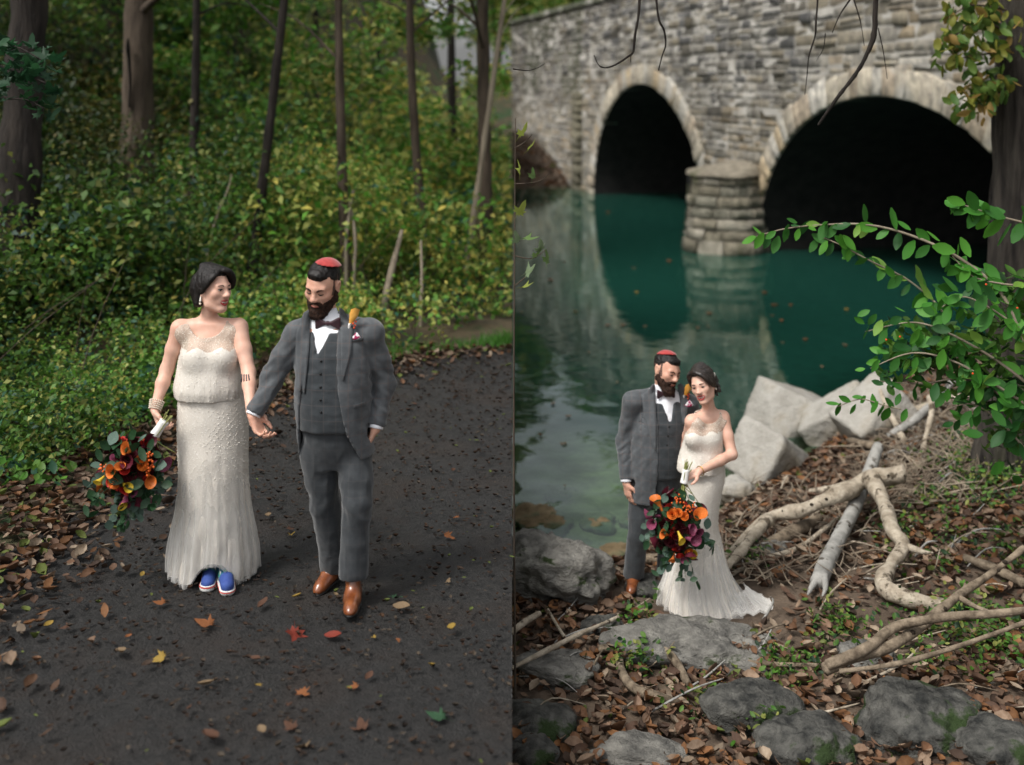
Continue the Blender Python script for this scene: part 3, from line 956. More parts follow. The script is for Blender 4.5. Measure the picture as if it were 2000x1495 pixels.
# yellow-green sprays on that tree
sprays = [[(1960, 60), (1920, 40), (1880, 55), (1850, 95)], [(1965, 20), (1900, 10), (1860, 30)], [(1960, 100), (1930, 105), (1895, 110), (1862, 118)], [(1955, 180), (1925, 165), (1900, 185), (1880, 222)], [(1950, 150), (1930, 190), (1905, 205)]]
lv = []
for sp_ in sprays:
    pts = [P(x, y, 9.7) for x, y in sp_]
    MB().tube(pts, list(np.linspace(.012, .004, len(pts))), seg=5).obj('twig', M['bark'], root, loc=tb)
    c, _ = smooth_path(pts, [1] * len(pts), 8)
    for q in c:
        for j in range(3): lv.append(q + rp.normal(size=3) * .07)
V0, Q0 = oval_np(.25, .6, 3)
lms = []
for k, c in enumerate(((0.10, 0.17, 0.03), (0.22, 0.23, 0.04), (0.30, 0.20, 0.06), (0.06, 0.13, 0.025))):
    me = mesh_np('leaf', V0, Q0, True, np.broadcast_to(np.array(c), (len(V0), 3))); me.materials.append(M['leaf']); lms.append(me)
for q in lv:
    shared('leaf', lms[rp.choice(4, p=[.35, .35, .12, .18])], Vector(q - tb), (rp.uniform(.3, 1.8), rp.normal() * .6, rp.uniform(0, 6.3)), rp.uniform(.09, .14), root)
# crown above the frame
C = np.concatenate([blob(tb[0] + rp.normal() * 2, tb[1] + rp.normal() * 2, tb[2] + 7.5 + rp.random() * 4, 1.6, 900, .6) for _ in range(9)])
V, Q = leaves_np(C, .16 * rp.uniform(.7, 1.2, len(C)), rp)
mobj('crown', V - tb, Q, M['leaf'], root, True, np.repeat(leafcol(len(C), ('green', 'olive', 'yellow'), (3, 2, 1), rp), 4, 0))

# arching leafy shrub at the right
sb = np.array([3.75, 7.6, float(zright(3.75, 7.6))])
root = empty('leafy_shrub', sb, 'bright green shrub arching out over the water in front of the right tree', 'shrub')
def leafmeshes(cols, curl, asp):
    out = []
    for k, c in enumerate(cols):
        V0, Q0 = oval_np(curl, asp, k)
        me = mesh_np('leaf', V0, Q0, True, np.broadcast_to(np.array(c), (len(V0), 3))); me.materials.append(M['leaf']); out.append(me)
    return out
slm = leafmeshes(((0.05, 0.20, 0.022), (0.085, 0.28, 0.03), (0.035, 0.145, 0.02), (0.17, 0.32, 0.05), (0.02, 0.095, 0.018)), .18, .52)
def spray(pl, d0, d1, r0, nleaf, size, droop=.9, sprd=0.02, pick=None):
    pts = [np.array(P(x, y, d0 + (d1 - d0) * i / (len(pl) - 1))) for i, (x, y) in enumerate(pl)]
    MB().tube(pts, list(np.linspace(r0, .003, len(pts))), seg=6).obj('branch', M['bark_pale'], root, loc=sb)
    c, _ = smooth_path(pts, [1] * len(pts), 20)
    T = np.gradient(c, axis=0); T /= np.linalg.norm(T, axis=1, keepdims=True)
    for k in range(nleaf):
        i = int((k + .5) / nleaf * (len(c) - 1)); side = 1 if k % 2 else -1
        sz = size * 1.22 * rp.uniform(.75, 1.25) * (1 - .35 * (k / nleaf))
        a = T[i] * .55 + side * np.array([0, 0, 1.0]) * rp.uniform(.35, .9) - np.array([0, 0, droop * .55]) + rp.normal(size=3) * .25
        a /= np.linalg.norm(a)
        nrm = np.array([rp.normal() * .6, -.9, .6 + rp.normal() * .5]); nrm -= a * np.dot(a, nrm); nrm /= np.linalg.norm(nrm)
        Mx = Matrix((np.cross(a, nrm), a, nrm)).transposed()
        o = bpy.data.objects.new('leaf', slm[rp.choice(5, p=pick or [.3, .3, .2, .1, .1])])
        o.matrix_local = Matrix.Translation(Vector(c[i] + a * sz * .5 + rp.normal(size=3) * sprd - sb)) @ Mx.to_4x4() @ Matrix.Scale(sz, 4)
        link(o, root)
spray([(2010, 690), (1960, 580), (1890, 515), (1800, 468), (1700, 440), (1600, 440), (1530, 448), (1478, 462)], 7.3, 7.9, .014, 46, .125)
spray([(1850, 625), (1825, 590), (1770, 545), (1700, 510), (1640, 478), (1600, 462)], 7.6, 7.9, .009, 34, .115)
spray([(2020, 440), (1960, 425), (1910, 410), (1868, 396)], 7.4, 7.6, .009, 22, .15, pick=[.5, .2, .3, 0, 0])
spray([(2020, 560), (1960, 555), (1900, 540), (1860, 500)], 7.3, 7.5, .009, 22, .12)
spray([(2020, 760), (1940, 700), (1850, 650), (1780, 630), (1690, 648)], 7.4, 7.7, .012, 44, .12, sprd=.06)
spray([(2020, 800), (1940, 750), (1860, 705), (1780, 690), (1700, 720)], 7.4, 7.6, .012, 40, .11, sprd=.07, pick=[.25, .1, .35, 0, .3])
spray([(2020, 840), (1950, 770), (1880, 740), (1800, 750), (1720, 745)], 7.5, 7.7, .01, 34, .10, sprd=.07, pick=[.1, .0, .4, 0, .5])
spray([(1990, 640), (1930, 600), (1880, 580), (1840, 600)], 7.3, 7.4, .008, 26, .12, sprd=.05)
spray([(2020, 900), (1960, 830), (1900, 790), (1850, 800)], 7.5, 7.6, .01, 26, .11, sprd=.07, pick=[.1, 0, .4, 0, .5])
spray([(1760, 800), (1720, 790), (1680, 780), (1635, 795)], 7.6, 7.7, .005, 12, .09, pick=[.4, .1, .4, 0, .1])
MB().tube([sb - np.array([0, 0, .1]), sb + np.array([-.05, 0, .7]), np.array(P(2010, 690, 7.3))], [.022, .018, .014], seg=7).obj('stem', M['bark_pale'], root, loc=sb)
MB().tube([sb - np.array([.05, 0, .1]), sb + np.array([.1, 0, .9]), np.array(P(2020, 440, 7.4))], [.02, .016, .01], seg=7).obj('stem', M['bark_pale'], root, loc=sb)
# inner foliage mass of the shrub
C = []
for (x, y, r_, n) in ((1880, 690, .30, 260), (1950, 640, .3, 260), (1970, 740, .3, 260), (1800, 670, .22, 160), (1900, 760, .26, 200), (1980, 560, .22, 120), (1985, 850, .25, 160), (1760, 715, .18, 110)):
    C.append(blob(*P(x, y, 7.75), r_, n, .5))
C = np.concatenate(C); C = C[rp.random(len(C)) < .45]; k = len(C)
V0, Q0 = oval_np(.2, .5, 9)
V = scatter_np(V0, C, .10 * rp.uniform(.7, 1.3, k), rp, .6)
nv = len(V0)
o = mobj('foliage', V.reshape(-1, 3) - sb, (Q0[None] + np.arange(k)[:, None, None] * nv).reshape(-1, 4), M['leaf'], root, True,
         np.repeat(leafcol(k, ('green', 'bright', 'dark'), (3, 2.2, 1.5), rp), nv, 0)); tag(o, kind='stuff')
# a few red berries on it
mb = bpy.data.meshes.new('berry')
import bmesh
bm = bmesh.new(); bmesh.ops.create_icosphere(bm, subdivisions=2, radius=1); bm.to_mesh(mb); bm.free()
M['redberry'] = mat('redberry', (0.55, 0.06, 0.015), rough=.3)
mb.materials.append(M['redberry'])
for x, y in ((1926, 556), (1731, 664), (1987, 602), (1900, 730), (1758, 658)):
    shared('berry', mb, P(x, y, 7.25) - Vector(sb), (0, 0, 0), .007, root)

# young sapling by the terrace corner, its leaves hang at the left of the creek view
ap = np.array([0.02, 6.6, float(zright(.02, 6.6))])
root = empty('sapling', ap, 'thin sapling with a few yellow-green leaves beside the creek, left of the far bank', 'sapling')
MB().tube([ap - np.array([0, 0, .1]), (0.012, 6.6, .3), (0.012, 6.6, 1.2), (0.02, 6.6, 2.55)], [.008, .006, .005, .003], seg=5).obj('stem', M['bark'], root, loc=ap)
for pl in ([(1004, 500), (1040, 505), (1070, 485)], [(1004, 560), (1022, 545), (1040, 530)], [(1004, 360), (1050, 355), (1078, 335)], [(1004, 290), (1025, 278), (1040, 262)]):
    MB().tube([P(x, y, 6.6) for x, y in pl], [.004, .003, .0015], seg=4).obj('twig', M['bark'], root, loc=ap)
V0, T0 = maple_np(.2, 5)
sap = []
for c in ((0.12, 0.2, 0.06), (0.25, 0.3, 0.06), (0.16, 0.22, 0.12)):
    me = mesh_np('leaf', V0, T0, True, np.broadcast_to(np.array(c), (len(V0), 3))); me.materials.append(M['leaf']); sap.append(me)
for x, y, k, s_ in ((1018, 262, 1, .10), (1034, 290, 1, .08), (1015, 335, 1, .09), (1040, 345, 0, .07), (1014, 415, 1, .10), (1028, 466, 0, .10), (1055, 487, 2, .09), (1068, 510, 0, .09), (1045, 500, 0, .08), (1030, 532, 2, .11), (1024, 560, 1, .09), (1010, 470, 2, .08)):
    shared('leaf', sap[k], P(x, y, 6.55) - Vector(ap), (rp.normal() * .4 + 1.0, rp.normal() * .4, rp.uniform(-2.6, -.8)), s_ * 1.5, root)

# bare twigs hanging into the top of the view
def hang(lab, lines, d, mat_='bark_dark'):
    p0 = np.array(P(*lines[0][0][0], d))
    root = empty('hanging_twig', p0, lab, 'branch', 'bare twigs hanging in front of the bridge')
    for pl, r0 in lines:
        pts = [np.array(P(x, y, d + .03 * i)) for i, (x, y) in enumerate(pl)]
        MB().tube(pts, list(np.linspace(r0, r0 * .35, len(pts))), seg=6, rough=.25, rscale=30).obj('twig', M[mat_], root, loc=p0)
hang('bare forked twig hanging over the far arch, curling left at its tip', [([(1250, -60), (1248, 20), (1240, 70), (1237, 100), (1225, 112), (1195, 130), (1172, 130), (1160, 108)], .011), ([(1238, 100), (1232, 110), (1232, 122)], .005)], 7.5)
hang('straight bare twig hanging over the far arch, right of the forked one', [([(1278, -60), (1285, 30), (1297, 60), (1300, 88), (1293, 110), (1286, 138)], .010)], 7.5)
hang('heavy bare branch hanging across the near arch ring', [([(1712, -60), (1708, 50), (1700, 90), (1675, 140), (1640, 185), (1615, 220), (1598, 245)], .022), ([(1715, 55), (1725, 100), (1733, 155)], .005), ([(1664, -10), (1680, 40), (1688, 90)], .006)], 7.8)
hang('thin twig with kinks hanging left of the heavy branch', [([(1600, -40), (1594, 40), (1592, 70), (1580, 110), (1576, 150), (1572, 185)], .008), ([(1660, 0), (1640, 30), (1625, 65)], .008), ([(1612, 65), (1608, 95), (1594, 120)], .004)], 7.8)
hang('short pale twig poking in beside the mossy wall', [([(1002, 135), (1030, 138), (1052, 132), (1064, 124)], .005)], 7.0)
# ================================================================ people
RESG = 1.12


class SDF:
    """signed distance grid meshed with surface nets: gives one continuous skin"""
    def __init__(s, lo, hi, h):
        h = h * RESG
        s.lo = np.array(lo, float); s.h = h
        s.n = np.ceil((np.array(hi, float) - s.lo) / h).astype(int) + 1
        s.D = np.full(s.n, 1.0, np.float32)
        s.ax = [(s.lo[i] + h * np.arange(s.n[i])).astype(np.float32) for i in range(3)]
    def sub(s, lo, hi):
        a = np.clip(np.floor((np.array(lo) - s.lo) / s.h).astype(int), 0, s.n); b = np.clip(np.ceil((np.array(hi) - s.lo) / s.h).astype(int) + 1, 0, s.n)
        sl = tuple(slice(a[i], max(b[i], a[i])) for i in range(3))
        return sl, s.ax[0][sl[0]][:, None, None], s.ax[1][sl[1]][None, :, None], s.ax[2][sl[2]][None, None, :]
    def _mix(s, sl, d, k):
        D = s.D[sl]
        if k > 0:
            t = np.clip(.5 + .5 * (D - d) / k, 0, 1)
            s.D[sl] = D * (1 - t) + d * t - k * t * (1 - t)
        else: s.D[sl] = np.minimum(D, d)
    def cone(s, a, b, ra, rb, k=.02, sub=False):
        a = np.array(a, float); b = np.array(b, float); m = max(ra, rb) + k + 4 * s.h
        sl, X, Y, Z = s.sub(np.minimum(a, b) - m, np.maximum(a, b) + m)
        ab = b - a; L2 = max((ab ** 2).sum(), 1e-9)
        t = np.clip(((X - a[0]) * ab[0] + (Y - a[1]) * ab[1] + (Z - a[2]) * ab[2]) / L2, 0, 1)
        d = np.sqrt((X - a[0] - t * ab[0]) ** 2 + (Y - a[1] - t * ab[1]) ** 2 + (Z - a[2] - t * ab[2]) ** 2) - (ra + (rb - ra) * t)
        if sub: s._cut(sl, d, k)
        else: s._mix(sl, d, k)
        return s
    def chain(s, pts, rad, k=.02):
        for i in range(len(pts) - 1): s.cone(pts[i], pts[i + 1], rad[i], rad[i + 1], k)
        return s
    def _cut(s, sl, d, k):
        D = s.D[sl]; d = -d
        if k > 0:
            t = np.clip(.5 - .5 * (D - d) / k, 0, 1)
            s.D[sl] = D * (1 - t) + d * t + k * t * (1 - t)
        else: s.D[sl] = np.maximum(D, d)
    def ell(s, c, r, R=None, k=.02, sub=False):
        c = np.array(c, float); r = np.array(r, float); m = r.max() + k + 4 * s.h
        sl, X, Y, Z = s.sub(c - m, c + m)
        x, y, z = X - c[0], Y - c[1], Z - c[2]
        if R is not None:
            Rt = np.array(R).T
            x, y, z = (Rt[0, 0] * x + Rt[0, 1] * y + Rt[0, 2] * z, Rt[1, 0] * x + Rt[1, 1] * y + Rt[1, 2] * z, Rt[2, 0] * x + Rt[2, 1] * y + Rt[2, 2] * z)
        k0 = np.sqrt((x / r[0]) ** 2 + (y / r[1]) ** 2 + (z / r[2]) ** 2); k1 = np.sqrt((x / r[0] ** 2) ** 2 + (y / r[1] ** 2) ** 2 + (z / r[2] ** 2) ** 2) + 1e-6
        d = k0 * (k0 - 1) / k1
        if sub: s._cut(sl, d, k)
        else: s._mix(sl, d, k)
        return s
    def loft(s, rows, k=.02, inflate=0.0, pw=2.3, sub=False, cap=None):
        """rows: (z, cx, cy, rx, ry) listed upward"""
        rows = np.array(rows, float)
        z0, z1 = (rows[0, 0], rows[-1, 0]) if cap is None else cap
        m = rows[:, 3:].max() + inflate + k + 4 * s.h
        sl, X, Y, Z = s.sub((rows[:, 1].min() - m, rows[:, 2].min() - m, z0 - k - 4 * s.h), (rows[:, 1].max() + m, rows[:, 2].max() + m, z1 + k + 4 * s.h))
        zz = Z.ravel(); f = [np.interp(zz, rows[:, 0], rows[:, i]) for i in (1, 2, 3, 4)]
        f = [np.convolve(np.pad(q, 6, mode='edge'), np.ones(13) / 13, 'valid')[None, None].astype(np.float32) for q in f]
        rx, ry = f[2] + inflate, f[3] + inflate
        q = (np.abs((X - f[0]) / rx) ** pw + np.abs((Y - f[1]) / ry) ** pw) ** (1 / pw)
        d = (q - 1) * np.minimum(rx, ry)
        d = np.maximum(d, np.maximum(z0 - Z, Z - z1))
        if sub: s._cut(sl, d, k)
        else: s._mix(sl, d, k)
        return s
    def cutf(s, fn, k=0.0):
        """remove where fn(X,Y,Z) < 0 (fn is an approximate distance)"""
        X, Y, Z = s.ax[0][:, None, None], s.ax[1][None, :, None], s.ax[2][None, None, :]
        s._cut((slice(None),) * 3, fn(X, Y, Z), k)
        return s
    def mesh(s):
        D = s.D; n = D.shape
        ins = D < 0
        c = [(i, j, k) for i in (0, 1) for j in (0, 1) for k in (0, 1)]
        sh = lambda A, o: A[o[0]:n[0] - 1 + o[0], o[1]:n[1] - 1 + o[1], o[2]:n[2] - 1 + o[2]]
        cnt = np.zeros((n[0] - 1, n[1] - 1, n[2] - 1), np.int8)
        for o in c: cnt += sh(ins, o)
        act = np.argwhere((cnt > 0) & (cnt < 8))
        idx = np.full(cnt.shape, -1, np.int32); idx[tuple(act.T)] = np.arange(len(act))
        val = {o: D[act[:, 0] + o[0], act[:, 1] + o[1], act[:, 2] + o[2]] for o in c}
        acc = np.zeros((len(act), 3)); m = np.zeros(len(act))
        for o in c:
            for ax_ in range(3):
                if o[ax_] == 0:
                    p = list(o); p[ax_] = 1; p = tuple(p)
                    a, b = val[o], val[p]; x = (a < 0) != (b < 0)
                    t = np.where(x, a / np.where(x, a - b, 1), 0)
                    pt = np.tile(np.array(o, float), (len(act), 1)); pt[:, ax_] = t
                    acc += pt * x[:, None]; m += x
        V = (act + acc / m[:, None]) * s.h + s.lo
        Qs = []
        for ax_ in range(3):
            u_, v_ = (ax_ + 1) % 3, (ax_ + 2) % 3
            a = np.take(ins, range(n[ax_] - 1), ax_); b = np.take(ins, range(1, n[ax_]), ax_)
            e = np.argwhere(a != b)
            e = e[(e[:, u_] > 0) & (e[:, v_] > 0) & (e[:, u_] < n[u_] - 1) & (e[:, v_] < n[v_] - 1)]
            fl = a[tuple(e.T)]
            def cell(du, dv):
                q = e.copy(); q[:, u_] -= du; q[:, v_] -= dv
                return idx[tuple(q.T)]
            q = np.stack([cell(1, 1), cell(0, 1), cell(0, 0), cell(1, 0)], 1)
            q[~fl] = q[~fl][:, ::-1]
            Qs.append(q)
        Q = np.concatenate(Qs)
        return V, Q


def vnormals(V, Q):
    n = np.cross(V[Q[:, 2]] - V[Q[:, 0]], V[Q[:, 3]] - V[Q[:, 1]]); N = np.zeros_like(V)
    for i in range(4): np.add.at(N, Q[:, i], n)
    return N / (np.linalg.norm(N, axis=1, keepdims=True) + 1e-12)


def relax(V, Q, it=2, f=.5):
    e = np.concatenate([Q[:, [0, 1]], Q[:, [1, 2]], Q[:, [2, 3]], Q[:, [3, 0]]])
    for _ in range(it):
        acc = np.zeros_like(V); cnt = np.zeros(len(V))
        np.add.at(acc, e[:, 0], V[e[:, 1]]); np.add.at(cnt, e[:, 0], 1); np.add.at(acc, e[:, 1], V[e[:, 0]]); np.add.at(cnt, e[:, 1], 1)
        V = V * (1 - f) + f * acc / np.maximum(cnt, 1)[:, None]
    return V


def folds(V, Q, amp, sc, seed=0, ridge=True, mask=None, shear=0.0):
    N = vnormals(V, Q)
    U = V.copy(); U[:, 2] += shear * np.abs(U[:, 0])
    d = fbm(U * np.array(sc), 3, seed)
    if ridge: d = 1 - 2 * np.abs(d) ** .8
    if mask is not None: d = d * mask(V)
    return V + N * (amp * d)[:, None]


def rotm(yaw, pitch, roll):
    a, b, c = map(math.radians, (yaw, pitch, roll))
    Rz = np.array([[math.cos(a), -math.sin(a), 0], [math.sin(a), math.cos(a), 0], [0, 0, 1]])
    Rx = np.array([[1, 0, 0], [0, math.cos(b), -math.sin(b)], [0, math.sin(b), math.cos(b)]])
    Ry = np.array([[math.cos(c), 0, math.sin(c)], [0, 1, 0], [-math.sin(c), 0, math.cos(c)]])
    return Rz @ Ry @ Rx


class Head:
    def __init__(s, c, R, sc=1.0): s.c = np.array(c, float); s.R = R; s.k = sc
    def __call__(s, x, y, z): return s.c + s.R @ (np.array([x, y, z]) * s.k)
    def cone(s, g, a, b, ra, rb, k=.01, **kw): g.cone(s(*a), s(*b), ra * s.k, rb * s.k, k, **kw)
    def ell(s, g, c, r, k=.01, rot=None, **kw): g.ell(s(*c), np.array(r) * s.k, s.R if rot is None else s.R @ rot, k, **kw)


def head_prims(g, H, male, smile=0.0, openm=0.0):
    w = 1.0 if male else .94
    H.ell(g, (0, .020, .034), (.077 * w, .098, .088), .02)
    H.ell(g, (0, -.012, .0), (.070 * w, .086, .092), .02)
    H.ell(g, (0, -.034, -.046), (.057 * w, .058, .072), .025)
    for sx in (-1, 1):
        H.cone(g, (sx * .056 * w, .012, -.035), (sx * .044 * w, -.012, -.080), .020, .020, .02)
        H.cone(g, (sx * .044 * w, -.012, -.080), (sx * .012, -.066, -.104), .020, .019, .02)
        H.ell(g, (sx * .042 * w, -.064, -.022 + .006 * smile), (.025, .022, .022 + .004 * smile), .02)
        H.ell(g, (sx * .034, -.100, .006), (.020, .017, .013), .010, sub=True)
        H.ell(g, (sx * .033, -.077, .005), (.0155, .0135, .0125), .006)
        # ear
        H.ell(g, (sx * .080 * w, .016, -.004), (.010, .020, .034), .006, rot=rotm(0, -12, sx * 14))
        H.ell(g, (sx * .089 * w, .010, .0), (.006, .011, .018), .004, sub=True)
        H.ell(g, (sx * .078 * w, .010, -.030), (.009, .012, .012), .006)
        H.ell(g, (sx * .0135, -.105, -.028), (.0095, .011, .0085), .006)
    bz = .024
    H.cone(g, (-.042, -.074, bz), (0, -.086, bz - .002), .012, .011, .015); H.cone(g, (.042, -.074, bz), (0, -.086, bz - .002), .012, .011, .015)
    H.cone(g, (0, -.090, .012), (0, -.114, -.024), .0085, .0125, .010)
    H.cone(g, (0, -.112, -.024), (0, -.098, -.034), .0115, .008, .008)
    H.ell(g, (0, -.082, -.100), (.022, .018, .016), .02)
    # mouth
    H.ell(g, (0, -.078, -.060), (.032, .020, .022), .02)
    if openm > 0: H.ell(g, (0, -.100, -.062 - .004 * openm), (.026 + .004 * smile, .014, .006 + .010 * openm), .004, sub=True)
    else: H.cone(g, (-.024, -.097, -.0585 + .005 * smile), (.024, -.097, -.0585 + .005 * smile), .0028, .0028, .004, sub=True)


def hand(g, wr, d, n, side, curl=.5, sc=1.0, spread=.12, thumb=.6, k=.006):
    """wr wrist, d direction of the palm, n palm normal (inner side), side +1/-1 = thumb side along d x n"""
    d = np.array(d, float); d /= np.linalg.norm(d); n = np.array(n, float); n -= d * np.dot(n, d); n /= np.linalg.norm(n)
    b = np.cross(d, n) * side; wr = np.array(wr, float)
    L = .088 * sc
    for j, off in enumerate((-.027, -.010, .008, .024)):       # little .. index
        root = wr + d * (L * (.9 if j == 0 else 1.0)) + b * off * sc
        g.cone(wr + d * .012 + b * off * .55 * sc, root, .015 * sc, .0115 * sc, .012)
        ln = np.array([.032, .040, .043, .039])[j] * sc; r = np.array([.0078, .0088, .0092, .0088])[j] * sc
        p = root; dirv = d + b * (j - 1.5) * spread * .35; dirv /= np.linalg.norm(dirv); a = 0
        cj = curl * (1.15 - .1 * j)
        for q, (l_, c_) in enumerate(((1.0, .75), (.72, 1.1), (.55, .8))):
            a += c_ * cj
            v = dirv * math.cos(a) + n * math.sin(a)
            p2 = p + v * ln * l_
            g.cone(p, p2, r * (1 - .1 * q), r * (.92 - .1 * q), k)
            p = p2
    t0 = wr + d * .022 * sc + b * .022 * sc
    t1 = t0 + (d * .55 + b * thumb + n * .35) * .042 * sc
    t2 = t1 + (d * .8 + b * thumb * .35 + n * .3) * .034 * sc
    t3 = t2 + (d * .85 + n * .15) * .028 * sc
    g.cone(t0, t1, .016 * sc, .0125 * sc, .012); g.cone(t1, t2, .0115 * sc, .0105 * sc, k); g.cone(t2, t3, .0105 * sc, .0085 * sc, k)
    return t3


# materials for the people ----------------------------------------------------
def suit_mat(name, base, dark, line, lf=.40):
    m = mat(name, dark, base, scale=26, rough=.72, spec=.3, sheen=.25, bump=.25, bscale=300, bdist=.004)
    t = m.node_tree; b = t.nodes['Principled BSDF']; L = t.links.new
    old = b.inputs['Base Color'].links[0].from_socket
    co = t.nodes.new('ShaderNodeTexCoord'); sp = t.nodes.new('ShaderNodeSeparateXYZ'); L(co.outputs['Object'], sp.inputs[0])
    def stripe(ax_, per, wd, ph=0):
        a = t.nodes.new('ShaderNodeMath'); a.operation = 'MULTIPLY_ADD'; a.inputs[1].default_value = 1 / per; a.inputs[2].default_value = ph; L(sp.outputs[ax_], a.inputs[0])
        f = t.nodes.new('ShaderNodeMath'); f.operation = 'FRACT'; L(a.outputs[0], f.inputs[0])
        l_ = t.nodes.new('ShaderNodeMath'); l_.operation = 'LESS_THAN'; l_.inputs[1].default_value = wd; L(f.outputs[0], l_.inputs[0])
        return l_.outputs[0]
    c = old
    for (ax_, per, wd, ph, fac, col) in ((0, .064, .34, .1, .30, dark), (2, .080, .34, .2, .30, dark), (0, .064, .07, .6, lf, line), (2, .080, .06, .7, lf, line)):
        x = t.nodes.new('ShaderNodeMix'); x.data_type = 'RGBA'
        ml = t.nodes.new('ShaderNodeMath'); ml.operation = 'MULTIPLY'; ml.inputs[1].default_value = fac
        L(stripe(ax_, per, wd, ph), ml.inputs[0]); L(ml.outputs[0], x.inputs[0])
        L(c, x.inputs[6]); x.inputs[7].default_value = (*col, 1); c = x.outputs[2]
    L(c, b.inputs['Base Color'])
    return m


M['suit'] = suit_mat('suit', (0.084, 0.091, 0.097), (0.052, 0.058, 0.064), (0.115, 0.08, 0.07))
M['vest'] = suit_mat('vest', (0.034, 0.040, 0.045), (0.019, 0.024, 0.028), (0.075, 0.062, 0.058))
M['trouser'] = suit_mat('trouser', (0.038, 0.043, 0.047), (0.023, 0.027, 0.031), (0.07, 0.06, 0.057), .2)
M['skin_m'] = mat('skin_m', (0.55, 0.29, 0.205), (0.63, 0.365, 0.265), scale=16, rough=.5, spec=.35, sss=.12, bump=.1, bscale=220, bdist=.002)
M['skin_f'] = mat('skin_f', (0.60, 0.345, 0.255), (0.68, 0.425, 0.325), scale=12, rough=.48, spec=.35, sss=.12, bump=.08, bscale=220, bdist=.002)
M['hair'] = mat('hair', (0.004, 0.0035, 0.003), (0.012, 0.009, 0.008), scale=60, stretch=(1, 1, .3), rough=.55, spec=.3, bump=.3, bscale=120, bdist=.01)
M['hair_f'] = mat('hair_f', (0.006, 0.0045, 0.004), (0.034, 0.024, 0.019), scale=50, stretch=(1, 1, .4), rough=.38, spec=.5, bump=.35, bscale=90, bdist=.01)
M['beard'] = mat('beard', (0.012, 0.006, 0.004), (0.050, 0.022, 0.012), scale=70, rough=.7, spec=.25, bump=1.0, bscale=140, bdist=.012)
M['stubble'] = mat('stubble', (0.055, 0.038, 0.032), (0.15, 0.09, 0.07), scale=90, rough=.8)
M['shirt'] = mat('shirt', (0.72, 0.74, 0.78), (0.80, 0.81, 0.84), scale=8, rough=.8, bump=.25, bscale=18, bdist=.01)
M['bow'] = mat('bow', (0.012, 0.003, 0.006), (0.035, 0.005, 0.012), scale=25, rough=.5, sheen=.3)
M['cap'] = mat('cap', (0.27, 0.022, 0.022), (0.38, 0.038, 0.034), scale=60, rough=.8, sheen=.3, bump=.3, bscale=200, bdist=.003)
M['black'] = mat('black', (0.006, 0.006, 0.006), rough=.5)
M['eye'] = mat('eye', (0.6, 0.58, 0.55), rough=.15, spec=.5)
M['iris'] = mat('iris', (0.010, 0.006, 0.004), rough=.1, spec=.6)
M['lip'] = mat('lip', (0.34, 0.025, 0.030), (0.44, 0.06, 0.055), scale=60, rough=.35, spec=.5)
M['teeth'] = mat('teeth', (0.75, 0.70, 0.62), rough=.25)
M['shoe'] = mat('shoe', (0.13, 0.036, 0.012), (0.26, 0.085, 0.028), scale=14, rough=.28, spec=.55, coat=.4, bump=.15, bscale=60, bdist=.004)
M['pearl'] = mat('pearl', (0.75, 0.66, 0.54), rough=.22, spec=.6, coat=.4)
M['gold'] = mat('gold', (0.55, 0.33, 0.10), rough=.3); M['gold'].node_tree.nodes['Principled BSDF'].inputs['Metallic'].default_value = 1
M['tattoo'] = mat('tattoo', (0.035, 0.035, 0.045), rough=.6)
M['nail'] = mat('nail', (0.10, 0.008, 0.014), rough=.25)


def mpart(name, V, Q, m, root, relaxit=1):
    if relaxit: V = relax(V, Q, relaxit)
    return mobj(name, V, Q, m, root)


def icos(sub=2):
    bm = bmesh.new(); bmesh.ops.create_icosphere(bm, subdivisions=sub, radius=1)
    V = np.array([v.co[:] for v in bm.verts]); T = np.array([[v.index for v in f.verts] for f in bm.faces]); bm.free()
    return V, T


IC2 = icos(2); IC3 = icos(3); IC1 = icos(1)


def ellobj(name, c, r, m, root, R=None, ic=IC2):
    V = ic[0] * np.array(r)
    if R is not None: V = V @ np.array(R).T
    return mobj(name, V + np.array(c), ic[1], m, root)


def eyes(root, H, down=False, squint=1.0):
    for sx in (-1, 1):
        if down:
            MB().tube([H(sx * .020, -.0905, .001), H(sx * .033, -.0915, -.002), H(sx * .046, -.084, .001)], [.0020 * H.k, .0030 * H.k, .0020 * H.k], seg=5).obj('eyelash', M['black'], root)
        else:
            e = ellobj('eye', H(sx * .033, -.0825, .004), (.0140 * H.k, .0098 * H.k, .0072 * squint * H.k), M['eye'], root, H.R)
            ellobj('iris', H(sx * .0335, -.0895, .004), (.0085 * H.k, .0040 * H.k, .0072 * squint * H.k), M['iris'], e, H.R, IC1)
            MB().tube([H(sx * .019, -.089, .007), H(sx * .032, -.094, .0115 * squint), H(sx * .047, -.084, .0075)], [.0020 * H.k, .0036 * H.k, .0026 * H.k], seg=5).obj('eyelash', M['black'], root)


def brow(root, H, m, r=.0042, z=.024, inner=0.0):
    for sx in (-1, 1):
        MB().tube([H(sx * .016, -.096, z - .001 - inner), H(sx * .030, -.096, z + .004), H(sx * .049, -.083, z)], [r * H.k, r * H.k, r * .4 * H.k], seg=6, flat=1.0).obj('eyebrow', m, root)


def bvh_of(*objs):
    V, Fc, n = [], [], 0
    for o in objs:
        a = np.empty(len(o.data.vertices) * 3, np.float32); o.data.vertices.foreach_get('co', a)
        V += [tuple(v) for v in a.reshape(-1, 3).tolist()]
        q = np.empty(len(o.data.loops), np.int32); o.data.loops.foreach_get('vertex_index', q); Fc += (q.reshape(-1, 4) + n).tolist()
        n = len(V)
    return BVHTree.FromPolygons(V, Fc)


